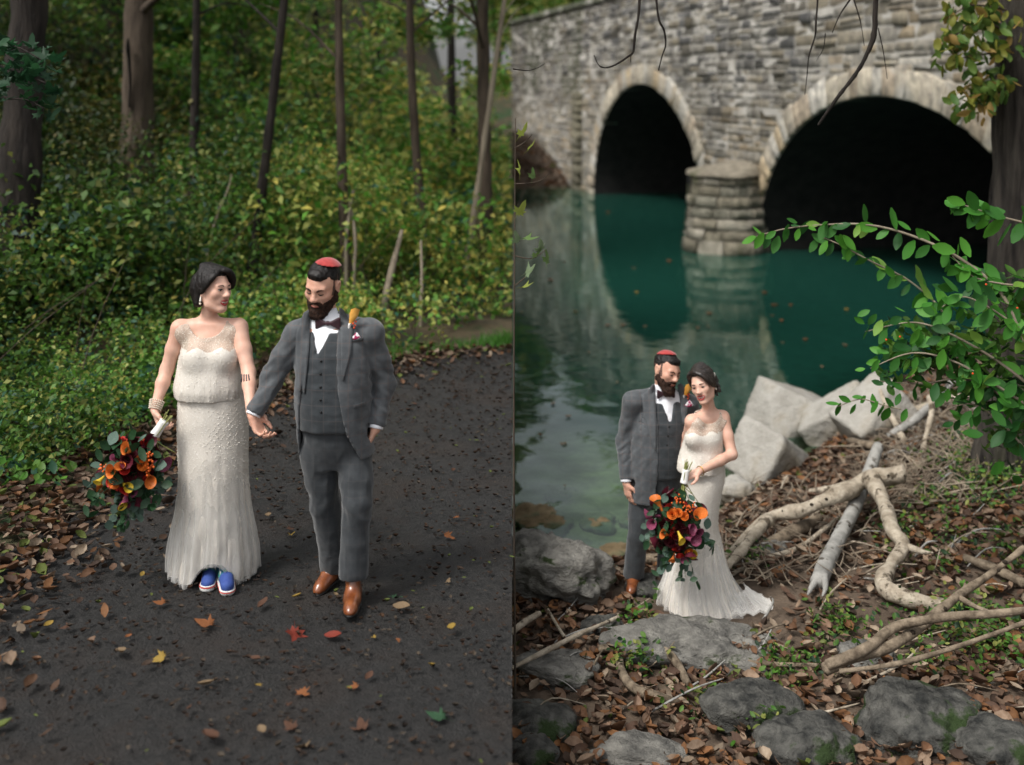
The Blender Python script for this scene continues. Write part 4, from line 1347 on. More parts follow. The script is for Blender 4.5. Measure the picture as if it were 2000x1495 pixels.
class Fig:
    """places body landmarks read off the photograph at the figure's own distance"""
    def __init__(s, root_px, D, zg):
        s.D = D; s.o = np.array([(root_px - 1000) * D / F, D, zg])
    def __call__(s, px, py, dy=0.0): return np.array(P(px, py, s.D + dy)) - s.o
    def z(s, py): return ZC - (py - HY) * s.D / F - s.o[2]
    def x(s, px): return (px - 1000) * s.D / F - s.o[0]
    def hit(s, bvh, px, py, off=.004):
        c = np.array([0, 0, ZC]) - s.o; d = np.array(P(px, py, 1.0)) - np.array([0, 0, ZC]); d /= np.linalg.norm(d)
        h = bvh.ray_cast(Vector(c), Vector(d), 60)
        if h[0] is None: return None
        return np.array(h[0]) - d * off


def plate(fig, bvh, A, B, name, m, root, nu=6, nv=14, off=.005, thick=.004):
    """cloth plate lying on the surface between two outline curves A and B given as landmark polylines"""
    def rs(pl, n):
        pl = np.array(pl, float); L_ = np.concatenate([[0], np.cumsum(np.linalg.norm(np.diff(pl, axis=0), axis=1))]); t = np.linspace(0, L_[-1], n)
        return np.stack([np.interp(t, L_, pl[:, 0]), np.interp(t, L_, pl[:, 1])], 1)
    a, b = rs(A, nv), rs(B, nv)
    pts = np.zeros((nv, nu, 3)); last = None; deps = np.full((nv, nu), np.nan)
    ray = np.zeros((nv, nu, 3)); c = np.array([0, 0, ZC]) - fig.o
    for i in range(nv):
        for j in range(nu):
            p = a[i] + (b[i] - a[i]) * j / (nu - 1)
            d = np.array(P(p[0], p[1], 1.0)) - np.array([0, 0, ZC]); d /= np.linalg.norm(d); ray[i, j] = d
            h = bvh.ray_cast(Vector(c), Vector(d), 60)
            if h[0] is not None: deps[i, j] = h[3]
    ok = ~np.isnan(deps)
    if not ok.any(): return None
    deps[~ok] = np.nanmedian(deps)
    dm = np.median(deps); deps = np.clip(deps, dm - .14, dm + .12)
    for _ in range(2):
        d2 = deps.copy()
        d2[1:-1] = (deps[:-2] + deps[1:-1] + deps[2:]) / 3
        deps = np.minimum(d2, deps)
    f = c + ray * (deps - off - thick)[..., None]; k = c + ray * (deps + .004)[..., None]
    V = np.concatenate([f.reshape(-1, 3), k.reshape(-1, 3)]); n = nu * nv
    Q = []
    for i in range(nv - 1):
        for j in range(nu - 1):
            q = (i * nu + j, i * nu + j + 1, (i + 1) * nu + j + 1, (i + 1) * nu + j); Q.append(q); Q.append(tuple(x + n for x in q[::-1]))
    rim = [i * nu for i in range(nv)] + [(nv - 1) * nu + j for j in range(1, nu)] + [i * nu + nu - 1 for i in range(nv - 2, -1, -1)] + [j for j in range(nu - 2, 0, -1)]
    for p_, q_ in zip(rim, rim[1:] + rim[:1]): Q.append((p_, q_, q_ + n, p_ + n))
    return mobj(name, V, Q, m, root)


def shoe_m(root, fig, heel, toe, ank, name='shoe'):
    """leather shoe: heel and toe at ground, ank = ankle centre"""
    heel, toe = np.array(heel, float), np.array(toe, float)
    d = toe - heel; L_ = np.linalg.norm(d); d /= L_; g = SDF(np.minimum(heel, toe) - .08, np.maximum(np.maximum(heel, toe) + .08, np.array(ank) + .06), .004)
    up_ = np.array([0, 0, 1.0])
    g.cone(heel + up_ * .040 + d * .02, heel + d * L_ * .45 + up_ * .045, .036, .044, .01)
    g.cone(heel + d * L_ * .45 + up_ * .040, toe - d * .035 + up_ * .028, .045, .034, .015)
    g.cone(toe - d * .045 + up_ * .027, toe - d * .012 + up_ * .022, .034, .024, .015)
    g.cone(heel + d * .035 + up_ * .05, np.array(ank), .038, .042, .03)
    g.cone(heel + d * L_ * .35 + up_ * .075, np.array(ank) + d * .02, .034, .038, .03)
    z0 = min(heel[2], toe[2])
    sl_ = (toe[2] - heel[2]) / L_
    g.cutf(lambda X, Y, Z: Z - (heel[2] + .014 + sl_ * ((X - heel[0]) * d[0] + (Y - heel[1]) * d[1])))
    V, Q = g.mesh(); sh = mpart(name, V, Q, M['shoe'], root)
    g = SDF(np.minimum(heel, toe) - .08, np.maximum(heel, toe) + .08, .005)
    sec = np.cross(d, up_)
    for (a, b, ra, rb) in ((heel + d * .02, heel + d * L_ * .45, .040, .046), (heel + d * L_ * .45, toe - d * .035, .048, .038), (toe - d * .04, toe - d * .01, .037, .027)):
        g.cone(a + up_ * .008, b + up_ * .008, ra, rb, .01)
    g.cutf(lambda X, Y, Z: (heel[2] + .016 + sl_ * ((X - heel[0]) * d[0] + (Y - heel[1]) * d[1])) - Z)
    g.cutf(lambda X, Y, Z: Z - (heel[2] + .001 + sl_ * ((X - heel[0]) * d[0] + (Y - heel[1]) * d[1])))
    V, Q = g.mesh(); mpart('sole', V, Q, M['black'], sh)
    for k in range(4):
        c = heel + d * (L_ * (.42 + .075 * k)) + up_ * (.092 - .011 * k)
        MB().tube([c - sec * .022 - up_ * .006, c + up_ * .003, c + sec * .022 - up_ * .006], [.0028] * 3, seg=5, n=3).obj('lace', M['shoe'], sh)
    return sh


def bowtie(root, c, R, sc=1.0):
    w = .062 * sc; pts = []
    mb = SDF(np.array(c) - .09, np.array(c) + .09, .0035)
    for s_ in (-1, 1):
        for k in range(5):
            t = k / 4
            mb.cone(np.array(c) + R @ np.array([s_ * .010, 0, 0]), np.array(c) + R @ np.array([s_ * w, .004, (t - .5) * .050 * sc]), .007, .009, .004)
    mb.ell(c, (.012, .011, .014), R, .004)
    V, Q = mb.mesh()
    return mpart('bow_tie', V, Q, M['bow'], root)


def boutonniere(root, fig, bvh, px, py, sc=1.0):
    p = fig.hit(bvh, px, py, .012)
    if p is None: return
    M.setdefault('calla_y', mat('calla_y', (0.62, 0.27, 0.035), (0.72, 0.40, 0.10), scale=20, rough=.5))
    M.setdefault('wrapw', mat('wrapw', (0.72, 0.70, 0.66), (0.8, 0.78, 0.75), scale=30, rough=.7))
    b = empty('boutonniere', (0, 0, 0)); b.parent = root
    st = fig.D / F
    q = lambda dx, dz, dy=0: p + np.array([dx, -dy, dz])
    MB().tube([q(0, 0, .01), q(-.012 * sc, -.055 * sc, .004)], [.008 * sc, .005 * sc], seg=7).obj('stem_wrap', M['wrapw'], b)
    # rolled calla: a spathe curling up to a point
    V, Q = [], []
    for i in range(9):
        t = i / 8; r = (.010 + .018 * t) * sc
        for k in range(9):
            th = -2.6 + 5.2 * k / 8
            V.append(q(.006 * sc + t * .022 * sc + r * math.sin(th) * (1 if t < .8 else .8), .005 * sc + (t * .055 + (.022 * (1 - abs(th) / 2.6) if t > .7 else 0) * t) * sc, .022 - r * math.cos(th) * .9 * -1 * .6))
    for i in range(8):
        for k in range(8): Q.append((i * 9 + k, i * 9 + k + 1, (i + 1) * 9 + k + 1, (i + 1) * 9 + k))
    mobj('calla_lily', V, Q, M['calla_y'], b)
    for (dx, dz, dy) in ((.018, .004, .028), (.026, -.006, .024), (.022, -.018, .022), (.030, .012, .02)):
        ellobj('berry', q(dx * sc, dz * sc, dy), (.006 * sc,) * 3, M['redberry'], b, None, IC1)
    for a in (.3, 1.2):
        MB().tube([q(.015 * sc, .01 * sc, .015), q((.02 + .03 * math.cos(a)) * sc, (.02 + .02 * math.sin(a)) * sc, .015)], [.003, .006], seg=5, flat=.3).obj('sprig', M['leafgreen'], b)


M['leafgreen'] = mat('leafgreen', (0.02, 0.07, 0.02), (0.04, 0.11, 0.03), scale=20, rough=.5, transl=.2)


def man(fig, J, H, label, front, group=None, feet=None, hands=None, seed=0, plates=None, bout=None, pocket=None, buttons=(), vneck=None, vest_hem=None, hem=885, jaw_dir=0):
    root = empty('person', fig.o, label, 'person', group)
    lo = np.array([-.50, -.45, -.02]); hi = np.array([.50, .45, 1.95])
    sR, sL, eR, eL, wR, wL = (J[k] for k in ('sR', 'sL', 'eR', 'eL', 'wR', 'wL'))
    hR, hL, kR, kL, aR, aL = (J[k] for k in ('hR', 'hL', 'kR', 'kL', 'aR', 'aL'))
    cx = lambda py: J['line'](py)
    sh = (sR + sL) / 2; wsh = np.linalg.norm((sL - sR)[:2]) / 2
    ch, wa, pe = J['chest'], J['waist'], J['pelvis']
    torso = [(pe[2] - .12, pe[0], pe[1], .165, .125), (pe[2], pe[0], pe[1], .182, .140), (wa[2], wa[0], wa[1] - .01, .182, .148), (ch[2], ch[0], ch[1], .190, .135), (sh[2] - .02, sh[0], sh[1], .165, .10), (sh[2] + .035, sh[0], sh[1], .10, .07)]
    # --- body
    g = SDF(lo, hi, .0055)
    g.loft([(r[0], r[1], r[2], r[3] - (.055 if r[0] <= pe[2] + .001 else 0), r[4] - (.05 if r[0] <= pe[2] + .001 else 0)) for r in torso], .03, -.012)
    nk = J['neck']
    g.cone(H(0, .018, -.06), nk, .056, .062, .02); g.cone(nk, sR, .05, .05, .03); g.cone(nk, sL, .05, .05, .03)
    g.cone(sR, sL, .05, .05, .03)
    g.chain([sR, eR, wR], [.052, .043, .029]); g.chain([sL, eL, wL], [.052, .043, .029])
    for h_, k_, a_ in ((hR, kR, aR), (hL, kL, aL)): g.chain([h_, k_, a_], [.068, .052, .04])
    head_prims(g, H, True, smile=J.get('smile', 0))
    for hd in hands or []: hand(g, **hd)
    V, Q = g.mesh(); V = relax(V, Q, 1); body = mobj('body', V, Q, [M['skin_m'], M['stubble']], root)
    lc = (V[Q].mean(1) - H.c) @ H.R / H.k
    sd = (np.abs(lc[:, 0]) > .046) & (np.abs(lc[:, 0]) < .083) & (lc[:, 2] > -.035) & (lc[:, 1] > -.030 + .25 * (lc[:, 2] - .0)) & (lc[:, 2] < .10) & ~((np.abs(lc[:, 0]) > .074) & (lc[:, 2] < .035) & (lc[:, 1] < .05) & (lc[:, 1] > -.008))
    bk_ = (lc[:, 1] > .055) & (lc[:, 2] > -.06)
    body.data.polygons.foreach_set('material_index', ((sd | bk_) & (np.linalg.norm(lc, axis=1) < .16)).astype(np.int32))
    # --- trousers
    g = SDF((-.40, -.42, -.02), (.40, .42, 1.12), .006)
    for s_, (h_, k_, a_) in ((-1, (hR, kR, aR)), (1, (hL, kL, aL))):
        a2 = a_ + (a_ - k_) * .06; a2[2] = max(a2[2], .045)
        g.chain([h_, h_ * .45 + k_ * .55, k_, k_ * .45 + a_ * .55, a2], [.094, .088, .076, .073, .078], .012)
        g.cutf(lambda X, Y, Z: np.where(np.hypot(X - a2[0], Y - a2[1]) < .13, Z - (a2[2] - .0), 1.0))
    g.loft([(pe[2] - .13, pe[0], pe[1], .130, .09), (pe[2] - .02, pe[0], pe[1], .166, .128), (pe[2] + .12, pe[0], pe[1], .176, .140)], .03)
    V, Q = g.mesh(); V = relax(V, Q, 2)
    V = folds(V, Q, .0065, (7, 7, 6), seed + 1, shear=.7, mask=lambda v: np.exp(-((v[:, 2] - kR[2]) / .13) ** 2) + .9 * sstep(.32, .10, v[:, 2]) + .35 * (v[:, 2] > pe[2] - .22))
    V = folds(V, Q, .003, (14, 14, 3), seed + 2)
    tr = mpart('trousers', V, Q, M['trouser'], root, 1)
    # --- shirt (chest panel and collar)
    g = SDF((-.26, -.30, wa[2]), (.26, .30, nk[2] + .14), .0068)
    g.loft(torso, .02, -.005, cap=(wa[2] + .02, sh[2] + .03)); g.cone(nk + np.array([0, 0, .004]), sR, .064, .05, .03); g.cone(nk + np.array([0, 0, .004]), sL, .064, .05, .03); g.cone(nk + np.array([0, -.012, .0]), ch + np.array([0, -.02, .06]), .062, .085, .03)
    hd_ = H(0, .018, -.06); ax_ = (hd_ - nk) / np.linalg.norm(hd_ - nk)
    g.cone(nk - ax_ * .02, nk + ax_ * .052, .074, .066, .01)
    g.cone(nk - ax_ * .02, nk + ax_ * .11, .058, .055, .004, sub=True)
    V, Q = g.mesh(); V = folds(V, Q, .0025, (14, 14, 20), seed + 3); shirt = mpart('shirt', V, Q, M['shirt'], root)
    # --- vest
    g = SDF((-.26, -.30, pe[2] - .1), (.26, .30, sh[2] + .06), .007)
    g.loft(torso, .02, .010, cap=(fig.z(vest_hem), sh[2] + .02))
    (vlx, vly), (vbx, vby), (vrx, vry) = vneck
    A, B, C_ = (fig.x(vlx), fig.z(vly)), (fig.x(vbx), fig.z(vby)), (fig.x(vrx), fig.z(vry))
    def vcut(X, Y, Z):
        l_ = A[0] + (B[0] - A[0]) * (Z - A[1]) / (B[1] - A[1]); r_ = C_[0] + (B[0] - C_[0]) * (Z - C_[1]) / (B[1] - C_[1])
        return np.maximum(np.maximum(l_ - X, X - r_), np.maximum(Y - sh[1], B[1] - Z))
    g.cutf(vcut)
    V, Q = g.mesh(); V = folds(V, Q, .003, (8, 8, 16), seed + 4); vest = mpart('vest', V, Q, M['vest'], root)
    # --- jacket
    g = SDF(lo, hi, .006)
    hz = fig.z(hem)
    jr = [(hz - .02, pe[0] + J.get('hemx', 0), pe[1] + .01, .202, .160), (pe[2] + .02, pe[0], pe[1], .198, .158)] + [(r[0], r[1], r[2], r[3] + .019, r[4] + .020) for r in torso[2:]]
    jr = sorted(jr)
    g.loft(jr, .03, 0, cap=(hz, sh[2] + .03))
    g.cone(sR + np.array([0, 0, .004]), sL + np.array([0, 0, .004]), .066, .066, .02)
    g.cone(nk + np.array([0, .015, -.01]), sR, .072, .068, .03); g.cone(nk + np.array([0, .015, -.01]), sL, .072, .068, .03)
    for s_, e_, w_ in ((sR, eR, wR), (sL, eL, wL)):
        wc = e_ + (w_ - e_) * .93
        g.chain([s_, s_ * .5 + e_ * .5, e_, wc], [.069, .061, .055, .047], .025)
        # sleeve mouth
        dv = (w_ - e_) / np.linalg.norm(w_ - e_)
        g.cutf(lambda X, Y, Z: np.where(np.sqrt((X - wc[0]) ** 2 + (Y - wc[1]) ** 2 + (Z - wc[2]) ** 2) < .075, -((X - wc[0]) * dv[0] + (Y - wc[1]) * dv[1] + (Z - wc[2]) * dv[2]), 1.0))
    V_, _ = None, None
    g.loft([(r[0], r[1], r[2], r[3] - .012, r[4] - .012) for r in jr], .004, 0, cap=(hz - .1, sh[2] + .01), sub=True)
    g.cone(nk + np.array([0, 0, -.06]), nk + ax_ * .16, .062, .066, .006, sub=True)
    el = np.array(front[0], float); er = np.array(front[1], float)
    zl = np.array([fig.z(y) for y in el[:, 1]]); xl = np.array([fig.x(x) for x in el[:, 0]]); zr = np.array([fig.z(y) for y in er[:, 1]]); xr = np.array([fig.x(x) for x in er[:, 0]])
    def fcut(X, Y, Z):
        z = Z.ravel(); a = np.interp(z, zl[::-1], xl[::-1])[None, None]; b = np.interp(z, zr[::-1], xr[::-1])[None, None]
        return np.maximum(np.maximum(a - X, X - b), Y - (sh[1] + .0))
    g.cutf(fcut)
    V, Q = g.mesh(); V = relax(V, Q, 1)
    el_m = lambda v: np.clip(np.exp(-(np.linalg.norm(v - eR, axis=1) / .14) ** 2) + np.exp(-(np.linalg.norm(v - eL, axis=1) / .14) ** 2) + .25, 0, 1.2)
    V = folds(V, Q, .013, (5, 5, 10), seed + 5, mask=el_m, shear=.9); V = folds(V, Q, .003, (6, 6, 4), seed + 6)
    jk = mpart('jacket', V, Q, M['suit'], root, 1)
    bvh = bvh_of(jk, vest, shirt)
    for nm, A_, B_ in plates or []:
        plate(fig, bvh, A_, B_, nm, M['suit'], root)
    for (bx, by) in buttons:
        p = fig.hit(bvh, bx, by, .002)
        if p is not None: ellobj('button', p, (.0075, .004, .0075), M['black'], root, None, IC1)
    if pocket:
        (px, py) = pocket
        M.setdefault('square', mat('square', (0.72, 0.70, 0.72), (0.35, 0.02, 0.09), scale=45, rough=.7, lo=.48, hi=.52))
        plate(fig, bvh, [(px - 9, py + 2), (px, py - 9), (px + 2, py - 8)], [(px - 6, py + 6), (px + 3, py + 5), (px + 9, py + 2)], 'pocket_square', M['square'], root, 4, 6, .006)
        plate(fig, bvh, [(px - 10, py + 4), (px + 12, py + 1)], [(px - 9, py + 10), (px + 12, py + 7)], 'breast_pocket', M['suit'], root, 3, 6, .003)
    if bout: boutonniere(root, fig, bvh, *bout)
    # shirt cuffs
    for e_, w_ in ((eR, wR), (eL, wL)):
        d = (w_ - e_) / np.linalg.norm(w_ - e_); c = e_ + (w_ - e_) * .93
        MB().tube([c - d * .03, c + d * .010, c + d * .013], [.041, .041, .034], seg=16, n=3).obj('cuff', M['shirt'], root)
    # bow tie
    tp = fig.hit(bvh_of(shirt), *J['tie'], .012)
    bowtie(root, tp, rotm(J.get('tieyaw', 0), 0, 0))
    # --- hair: short crop, skullcap, beard
    g = SDF(H.c - .17, H.c + .17, .004)
    H.ell(g, (0, .020, .039), (.0790, .0998, .0885), .01)
    H.cone(g, (-.026, -.058, .088), (.022, -.060, .088), .015, .015, .03)
    gx = lambda X, Y, Z, i: H.R[0, i] * (X - H.c[0]) + H.R[1, i] * (Y - H.c[1]) + H.R[2, i] * (Z - H.c[2])
    def hcut(X, Y, Z):
        x, y, z = gx(X, Y, Z, 0), gx(X, Y, Z, 1), gx(X, Y, Z, 2)
        line = np.where(y < -.03, .066 + .35 * np.maximum(0, -np.abs(x) * 0 + np.abs(x) - .03), np.where(y < .02, .066 - 1.3 * (y + .03) * .9, -.02))
        return z - line
    g.cutf(hcut, .004)
    V, Q = g.mesh(); V = relax(V, Q, 1); V = folds(V, Q, .004, (60, 60, 60), seed + 7, ridge=False)
    mpart('hair', V, Q, M['hair'], root, 0)
    g = SDF(H.c - .18, H.c + .18, .004)
    H.ell(g, (0, -.036, -.062), (.062, .062, .068), .02)
    for sx in (-1, 1):
        H.cone(g, (sx * .068, .004, -.012), (sx * .060, -.008, -.060), .012, .020, .015)
        H.cone(g, (sx * .060, -.008, -.060), (sx * .022, -.068, -.112), .022, .028, .02)
        H.cone(g, (sx * .006, -.098, -.046), (sx * .036, -.080, -.066), .010, .011, .008)
    H.ell(g, (0, -.080, -.118), (.040, .032, .048), .02)
    H.cone(g, (0, -.082, -.12), (0, -.080, -.160), .036, .020, .02)
    H.ell(g, (0, -.102, -.064), (.021, .012, .006), .004, sub=True)
    def bcut(X, Y, Z):      # cheeks stay bare
        x, y, z = gx(X, Y, Z, 0), gx(X, Y, Z, 1), gx(X, Y, Z, 2)
        return np.where(np.abs(x) < .07, -.030 - .018 - 0 * y + np.clip((np.abs(x) - .03) * .9, 0, .03) + .012 * (y < -.085) - z, .02 - z) * 1.0
    g.cutf(lambda X, Y, Z: bcut(X, Y, Z), .006)
    V, Q = g.mesh(); V = relax(V, Q, 1); V = folds(V, Q, .006, (95, 95, 50), seed + 8, ridge=False)
    mpart('beard', V, Q, M['beard'], root, 0)
    MB().tube([H(-.020, -.098, -.0655), H(0, -.1035, -.0675), H(.020, -.098, -.0655)], [.003, .0048, .003], seg=6).obj('lip', mat('lipm', (0.36, 0.12, 0.09), rough=.5), root)
    # skullcap
    g = SDF(H.c - .18, H.c + .18, .004)
    co_ = J.get('capoff', (0, .045, .0))
    H.ell(g, (co_[0], co_[1] - .012, .042), (.0885, .1045, .0935), .01)
    cap_n = H.R @ (np.array([co_[0] * 6, .42, 1.0]) / np.linalg.norm([co_[0] * 6, .42, 1.0])); cap_c = H(co_[0], co_[1] + .012, .099)
    g.cutf(lambda X, Y, Z: (X - cap_c[0]) * cap_n[0] + (Y - cap_c[1]) * cap_n[1] + (Z - cap_c[2]) * cap_n[2], .002)
    V, Q = g.mesh(); mpart('skullcap', V, Q, M['cap'], root)
    brow(root, H, M['beard'], .0046, .022, .004); eyes(root, H, J.get('down', True), .7)
    for (heel, toe, ank) in feet or []: shoe_m(root, fig, heel, toe, ank)
    return root, bvh
# ---------------------------------------------------------------- the man on the path
fm = Fig(655, 6.05, 0.0)
H = Head(fm(630, 557), rotm(-16, 20, 5), 1.06)
J = dict(neck=fm(634, 628, .03), sR=fm(581, 652), sL=fm(722, 652), eR=fm(528, 745, -.02), wR=fm(494, 812, -.10), eL=fm(752, 752, .05), wL=fm(733, 838, -.02),
         chest=fm(651, 705), waist=fm(652, 790), pelvis=fm(655, 862), hR=fm(620, 885), hL=fm(692, 885), kR=fm(634, 985, .03), kL=fm(698, 985, -.10), aR=fm(655, 1105, .13), aL=fm(690, 1118, -.10),
         line=None, down=True, hemx=.01, tieyaw=-8, tie=(640, 632), capoff=(.014, .030, 0))
man(fm, J, H, 'bearded man in grey suit and red skullcap walking hand in hand on the path',
    front=([(604, 600), (601, 690), (592, 790), (588, 890)], [(664, 600), (666, 720), (672, 775), (684, 830), (712, 890)]),
    hands=[dict(wr=J['wR'], d=(.28, -.12, -.55), n=(.5, -.25, .35), side=-1, curl=.75, sc=1.05), dict(wr=J['wL'], d=(-.40, .05, -.9), n=(-1, .1, 0), side=1, curl=.2)],
    feet=[(fm(664, 1130, .20) * np.array([1, 1, 0]) + np.array([0, 0, .055]), fm(618, 1150, -.02) * np.array([1, 1, 0]) + np.array([0, 0, .006]), fm(657, 1100, .12)),
          (fm(692, 1160, -.04) * np.array([1, 1, 0]) + np.array([0, 0, .008]), fm(683, 1182, -.32) * np.array([1, 1, 0]) + np.array([0, 0, .035]), fm(690, 1115, -.09))],
    plates=[('lapel', [(603, 604), (592, 612), (578, 650), (577, 690), (586, 760)], [(607, 606), (606, 630), (604, 680), (600, 720), (595, 770)]),
            ('lapel', [(662, 600), (664, 640), (666, 690), (667, 740)], [(672, 606), (690, 640), (686, 690), (670, 745)]),
            ('pocket_flap', [(690, 792), (712, 785)], [(691, 798), (713, 791)])],
    bout=(684, 632, 1.1), pocket=(696, 658), buttons=[(627, 706), (626, 731), (626, 757), (626, 782), (627, 806)], vneck=((611, 625), (627, 686), (660, 622)), vest_hem=832, seed=1)
# ---------------------------------------------------------------- women's dress materials
def lace_mat(name, base, bright, transp=0.0, tint=None):
    m = bpy.data.materials.new(name); m.use_nodes = True
    t = m.node_tree; b = t.nodes['Principled BSDF']; L = t.links.new
    co = t.nodes.new('ShaderNodeTexCoord')
    vo = t.nodes.new('ShaderNodeTexVoronoi'); vo.inputs['Scale'].default_value = 85; L(co.outputs['Object'], vo.inputs['Vector'])
    nz = t.nodes.new('ShaderNodeTexNoise'); nz.inputs['Scale'].default_value = 18; nz.inputs['Detail'].default_value = 5; L(co.outputs['Object'], nz.inputs['Vector'])
    r = t.nodes.new('ShaderNodeMapRange'); r.inputs[1].default_value = .40; r.inputs[2].default_value = .12; L(vo.outputs['Distance'], r.inputs[0])
    m1 = t.nodes.new('ShaderNodeMath'); m1.operation = 'MULTIPLY'; L(r.outputs[0], m1.inputs[0]); L(nz.outputs['Fac'], m1.inputs[1])
    mx = t.nodes.new('ShaderNodeMix'); mx.data_type = 'RGBA'; L(m1.outputs[0], mx.inputs[0]); mx.inputs[6].default_value = (*base, 1); mx.inputs[7].default_value = (*bright, 1)
    L(mx.outputs[2], b.inputs['Base Color']); b.inputs['Roughness'].default_value = .55; b.inputs['Specular IOR Level'].default_value = .5
    bp = t.nodes.new('ShaderNodeBump'); bp.inputs['Strength'].default_value = .35; bp.inputs['Distance'].default_value = .004
    L(m1.outputs[0], bp.inputs['Height']); L(bp.outputs[0], b.inputs['Normal'])
    if transp:
        tr = t.nodes.new('ShaderNodeBsdfTransparent'); ms = t.nodes.new('ShaderNodeMixShader')
        f = t.nodes.new('ShaderNodeMapRange'); f.inputs[3].default_value = transp; f.inputs[4].default_value = .0
        L(m1.outputs[0], f.inputs[0]); L(f.outputs[0], ms.inputs[0])
        L(b.outputs[0], ms.inputs[1]); L(tr.outputs[0], ms.inputs[2]); L(ms.outputs[0], t.nodes['Material Output'].inputs[0])
    return m


M['lace'] = lace_mat('lace', (0.63, 0.585, 0.52), (0.84, 0.82, 0.78))
M['sheer'] = lace_mat('sheer', (0.60, 0.50, 0.40), (0.78, 0.74, 0.66), transp=.42)
M['satin'] = mat('satin', (0.65, 0.59, 0.51), (0.74, 0.70, 0.64), scale=7, stretch=(1, 1, .15), rough=.55, spec=.4)


def tulle_mat():
    m = bpy.data.materials.new('tulle'); m.use_nodes = True
    t = m.node_tree; b = t.nodes['Principled BSDF']; L = t.links.new
    b.inputs['Base Color'].default_value = (0.80, 0.78, 0.74, 1); b.inputs['Roughness'].default_value = .7
    tr = t.nodes.new('ShaderNodeBsdfTransparent'); ms = t.nodes.new('ShaderNodeMixShader')
    lw = t.nodes.new('ShaderNodeLayerWeight'); lw.inputs[0].default_value = .35
    r = t.nodes.new('ShaderNodeMapRange'); r.inputs[3].default_value = .17; r.inputs[4].default_value = .80; L(lw.outputs['Facing'], r.inputs[0])
    L(r.outputs[0], ms.inputs[0]); L(tr.outputs[0], ms.inputs[1]); L(b.outputs[0], ms.inputs[2]); L(ms.outputs[0], t.nodes['Material Output'].inputs[0])
    return m


M['tulle'] = tulle_mat()
M['bead'] = mat('bead', (0.80, 0.76, 0.68), rough=.12, spec=.8, coat=.5)
OCT = np.array([(1, 0, 0), (-1, 0, 0), (0, 1, 0), (0, -1, 0), (0, 0, 1), (0, 0, -1)], float)
OCTF = np.array([(0, 2, 4), (2, 1, 4), (1, 3, 4), (3, 0, 4), (2, 0, 5), (1, 2, 5), (3, 1, 5), (0, 3, 5)])


def beads(name, V, Q, n, fn, r, root, rng):
    """small glass beads sewn on a surface where fn(points) accepts them"""
    a, b, c, d = (V[Q[:, i]] for i in range(4))
    ar = np.linalg.norm(np.cross(c - a, d - b), axis=1); f = rng.choice(len(Q), n, p=ar / ar.sum())
    u_, v_ = rng.random((n, 1)), rng.random((n, 1))
    p = (a[f] * (1 - u_) + b[f] * u_) * (1 - v_) + (d[f] * (1 - u_) + c[f] * u_) * v_
    nn = np.cross(c - a, d - b)[f]; nn /= np.linalg.norm(nn, axis=1, keepdims=True) + 1e-9
    k = fn(p); p = p[k] + nn[k] * r * .3
    m = len(p)
    Vb = (p[:, None] + OCT[None] * r * rng.uniform(.7, 1.3, (m, 1, 1))).reshape(-1, 3)
    Fb = (OCTF[None] + (np.arange(m) * 6)[:, None, None]).reshape(-1, 3)
    o = mobj(name, Vb, Fb, M['bead'], root, False); tag(o, kind='stuff'); return o


def skirt_np(fig, rows, depth, cyf, nth=144, nz_=70, fold=(0, .05), seed=0, hem=None, off=0.0, nf=17, twist=0.0):
    """closed skirt tube from outline rows (row, left, right); folds deepen towards the hem"""
    rows = np.array(rows, float)
    py = np.linspace(rows[0, 0], rows[-1, 0], nz_)
    xl = np.interp(py, rows[:, 0], rows[:, 1]); xr = np.interp(py, rows[:, 0], rows[:, 2])
    ker = np.ones(9) / 9
    sm = lambda q: np.convolve(np.pad(q, 4, mode='edge'), ker, 'valid')
    xl, xr = sm(xl), sm(xr)
    z = np.array([fig.z(q) for q in py]); X0 = np.array([fig.x(q) for q in xl]); X1 = np.array([fig.x(q) for q in xr])
    t = np.linspace(0, 1, nz_); dp = np.interp(py, [d[0] for d in depth], [d[1] for d in depth])
    th = np.linspace(0, 2 * np.pi, nth, endpoint=False)
    r_ = np.random.default_rng(seed); ph = r_.uniform(0, 6.28, 8)
    amp = fold[0] + (fold[1] - fold[0]) * sstep(.25, 1.0, t) ** 1.2
    w = np.sin(nf * th[None] + ph[0] + 2.2 * np.sin(2 * th[None] + ph[1]) + twist * t[:, None]) * .55 + np.sin((nf * 1.7 // 1) * th[None] + ph[2] + 1.5 * np.sin(3 * th[None] + ph[3])) * .3 + np.sin(5 * th[None] + ph[4]) * .35
    cen = (X0 + X1) / 2; hw = (X1 - X0) / 2 + off
    R = 1 + amp[:, None] * w
    X = cen[:, None] + hw[:, None] * np.cos(th)[None] * R
    Y = np.interp(py, [c[0] for c in cyf], [c[1] for c in cyf])[:, None] + (dp + off)[:, None] * np.sin(th)[None] * R
    Z = np.repeat(z[:, None], nth, 1)
    if hem is not None:
        h = hem(X[-1], Y[-1], th); Z = z[:1, None] + (Z - z[:1, None]) * ((z[0] - h) / (z[0] - z[-1]))[None]
    V = np.stack([X, Y, Z], -1).reshape(-1, 3)
    V = V + np.stack([fbm(V * 9, 2, seed), fbm(V * 9 + 7, 2, seed + 1), 0 * V[:, 0]], 1) * (.006 * np.repeat(.2 + t, nth))[:, None]
    i = np.arange(nz_ - 1)[:, None] * nth; k = np.arange(nth)[None]; k2 = (k + 1) % nth
    Q = np.stack([i + k, i + nth + k, i + nth + k2, i + k2], -1).reshape(-1, 4)
    return V, Q


